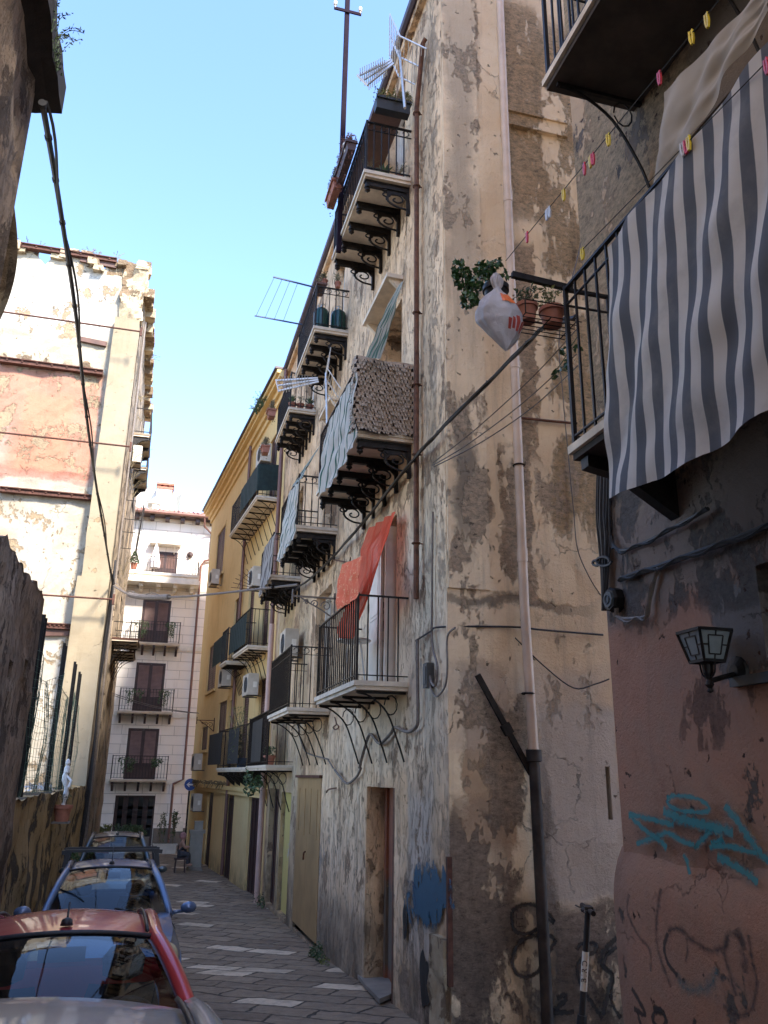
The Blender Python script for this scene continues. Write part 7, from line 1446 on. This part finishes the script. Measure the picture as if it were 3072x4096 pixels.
# things on the low wall
P = LF.pt(-.1, 'J', 400, 170); P = LF.p(18.0, -.15, -.33)
uu_ = LF.at(.0, 'J', 345, 300)[0]
pz = LF.at(.12, 'J', 335, 375)[1]; m = MB(); m.fbox(LF, uu_ - .2, uu_ + .2, 0, .3, pz - .03, pz); m.single('wall_shelf', M['plinth'], 'small stone shelf on the low ochre wall holding the terracotta pot', 'shelf')
o = potted('flower_pot', LF.p(uu_, .15, pz), 'square terracotta pot with a white withered plant on the low wall', .16, .28, 'terra', 'dry', n=10, size=.03, spread=.15, hgt=.25)
m = MB(); q = LF.p(uu_, .15, pz + .28); m.tube(smooth_path([q, q + V((.02, 0, .25)), q + V((-.03, 0, .5)), q + V((.02, 0, .75))], 4), [.035, .03, .04, .05, .04, .035, .05, .06, .05, .035, .03, .02, .01], 7); m.lathe(q + V((-.01, 0, .52)), [(.02, 0), (.055, .04), (.05, .12), (.03, .16), (.045, .2), (.03, .26), (.005, .28)], 10); m.tube([q + V((0, -.02, .5)), q + V((.09, -.1, .42)), q + V((.06, -.14, .3))], .022, 6); m.single('white_figurine', simple('white glazed', (.72, .70, .68), .4), 'white plaster figure standing in the terracotta pot on the low wall', 'figurine')
P = LF.p(17.6, -.3, -.33); m = MB()
for k in range(14): a0 = P + V((random.uniform(-.3, .1), random.uniform(-.9, .9), 0)); foliage(m, a0 + V((0, 0, .06)), .1, .12, .07, 6, .05)
m.single('white_rags', simple('crumpled white plastic', (.62, .60, .58), .6), 'crumpled white plastic sheeting on top of the low wall', 'rubbish')
# dry weeds: on the lot, on the ruin, by the walls
def weeds(name, pts_, L_, n, label, mat='leafd', leaf=.02, lmat=None, spread=.25, r=.006):
    s_ = MB()
    for p in pts_: sprigs(s_, p, n, L_ * random.uniform(.6, 1.2), spread, 0, r, leaf, s_)
    s_.single(name, M[mat], label, 'weed')
weeds('dry_weeds', [V((-2.0 - random.random() * 2.5, random.uniform(12.5, 19), -.6)) for _ in range(26)], .75, 8, 'dry straw weeds growing in the lot behind the wire fence', leaf=.03)
weeds('dry_weeds', [GB.p(-8 + 8 * random.random(), -.1, 16.2) for _ in range(16)], .55, 6, 'dead weeds along the broken top of the party wall')
weeds('dry_weeds', [LF.p(random.uniform(25.5, 34), .15, random.choice((15.4, 12.5, 9.6, 6.5))) for _ in range(16)], .6, 5, 'wiry stems sprouting from the street face of the ruined building', spread=.6)
q = ray('A', 395, 230); q = q * (6.1 / q.y); weeds('eave_weed', [V((-1.27, 6.0 - .1 * k, 5.62)) for k in range(5)], .28, 5, 'feathery weed growing from the edge of the black eave', 'leaf', .018, spread=.22, r=.003)
def wallplant(r, pts_, label, size, n, mat='leaf', F=F1, d=.15):
    m = MB()
    for (x, y, rr) in pts_: foliage(m, F.pt(d, r, x, y), rr * .7, rr, rr * .8, n, size)
    if len(pts_) > 2: m.tube([F.pt(d, r, x, y) for (x, y, rr) in pts_], .008, 4)
    return m.single('weed_clump', M[mat], label, 'weed')
wallplant('K', [(390, 1180, .16), (370, 1210, .12), (415, 1225, .12)], 'green weed clump at the foot of the ochre metal door', .022, 130)
wallplant('K', [(450, 1262, .11), (430, 1258, .07)], 'small low weed right of the bigger clump', .018, 60, 'leafy')
wallplant('K', [(20, 840, .2), (35, 880, .14)], 'dark weed by the pink pipe foot', .025, 70)
wallplant('r', [(600, 1330, .28), (640, 1420, .25), (590, 1500, .2), (680, 1450, .18), (570, 1390, .2)], 'dark leafy creeper hanging under the low balcony', .05, 60, 'leaf', F1, .5)
u_, z_ = YL.at(.6, 'r', 440, 900); m = MB(); s_ = MB()
o = thing('bushy_plant', 'tall wispy yellow green shrub on the low balcony between the cane screens', 'potted plant', YL.p(u_, .35, .2)); P = YL.p(u_, .5, z_)
for k in range(260):
    an = random.uniform(0, 6.28); e = P + V((math.cos(an) * .3 * random.random(), math.sin(an) * .5 * random.random(), random.uniform(-.7, .75))); m.leaf(e, .05, .16)
for k in range(14): s_.tube(smooth_path([YL.p(u_, .4, .3), P + V((random.uniform(-.1, .1), random.uniform(-.2, .2), -.2)), P + V((random.uniform(-.3, .3), random.uniform(-.4, .4), random.uniform(.2, .8)))], 3), .008, 4, caps=False)
s_.build('stems', M['leafd'], o); m.build('leaves', M['leafy'], o); mm = MB(); mm.lathe(YL.p(u_, .4, .205), [(.12, 0), (.15, .24), (.13, .25)], 12); mm.build('pot', simple('blue plastic pot', (.03, .08, .16), .5), o)
potted('flower_pot', F1.p(19.0, .45, .225), 'red pot with white flowers behind the pink pipe on the low balcony', .13, .2, 'terra', n=40, size=.03, spread=.15, hgt=.2, kind='leafy')
weeds('gutter_grass', [YL.pt(.42, 'p', x, y) for (x, y) in ((660, 960), (690, 910), (720, 870))], .5, 14, 'tuft of grass sprouting from the yellow house gutter', 'leaf', .03, spread=.35)
a = YL.at(.2, 'r', 20, 1420); m = MB()
for k in range(90): uu = lerp(YE - .3, 5, random.random()); P = YL.p(uu, .16, zl + .02); m.tube(smooth_path([P, P + V((-.1 * random.random(), .2, .12 * random.random())), P + V((random.uniform(-.2, .1), .45, random.uniform(-.15, .12)))], 3), .012, 3, caps=False)
m.single('dead_vine', M['leafd'], 'dead creeper lying along the ledge of the yellow house', 'vine')
# chair inside the lowest balcony, bowl, tag
m = MB(); u0 = 11.6
o = thing('bistro_table', 'small round metal table behind the bars of the lowest near balcony', 'table', F1.p(u0, .35, 1.14)); m.lathe(F1.p(u0, .35, 1.86), [(.24, 0), (.25, .01), (.25, .03)], 18); m.build('table_top', M['steel'], o)
for k in range(3): a_ = k * 2.09; m = MB(); m.bar(F1.p(u0 + .2 * math.cos(a_), .35 + .2 * math.sin(a_), 1.145), F1.p(u0 + .1 * math.cos(a_), .35 + .1 * math.sin(a_), 1.86), .02); m.build('leg', M['steel'], o)
# far wires over the white facade
for (a, b, lab) in ((('v', 180, 470), ('v', 1140, 695), 'upper thin wire sloping across the white facade'), (('v', 200, 500), ('v', 1150, 700), 'lower thin wire sloping across the white facade')):
    P = ray(*a); P = P * (30 / P.y); Q = ray(*b); Q = Q * (33 / Q.y); m = MB(); m.tube(catenary(P, Q, .12), .012, 4); m.single('thin_cable', M['cableg'], lab, 'cable', 'thin wires before the white facade')
m = MB(); P = GB.p(.06, .2, 0)
for k, dx in enumerate((0, .05, .1)): m.tube([GB.p(.05 + dx * .5, .3 + dx, z + .0) + V((.03 * math.sin(z * 1.3 + k), 0, 0)) for z in [6.0 - .5 * j for j in range(17)]], .02 + .015 * (k == 1), 6)
m.single('cable_bundle', M['cable'], 'black cables running down the outer edge of the concrete pillar', 'cable')
for (r, pts_, lab) in (('H', ((490, 335), (500, 310), (545, 318), (600, 325), (612, 295)), 'bent wall hook above the orange curtain'), ('H', ((510, 1330), (520, 1375), (500, 1395), (515, 1410), (535, 1395), (525, 1375)), 'wire loop hook under the second low balcony'), ('K', ((455, 160), (470, 140), (520, 130)), 'pipe hook over the ochre metal door')): cable('wall_hook', [F1.pt(.08, r, *q) for q in pts_], .012, lab, 'rust', 'hook')
for (a, b, lab) in (((445, 600), (480, 520), 'large iron pulley hook on the flank beside the pink house'),):
    P = F2.pt(.05, 'C', 520, 1480); m = MB(); m.tube(smooth_path([P, P + V((.02, -.12, .02)), P + V((-.12, -.16, 0)), P + V((-.16, -.16, -.2))], 4), .018, 5); m.bar(P + V((-.08, -.1, .03)), P + V((.1, -.1, .0)), .03); m.single('wall_hook', M['iron'], lab, 'hook')
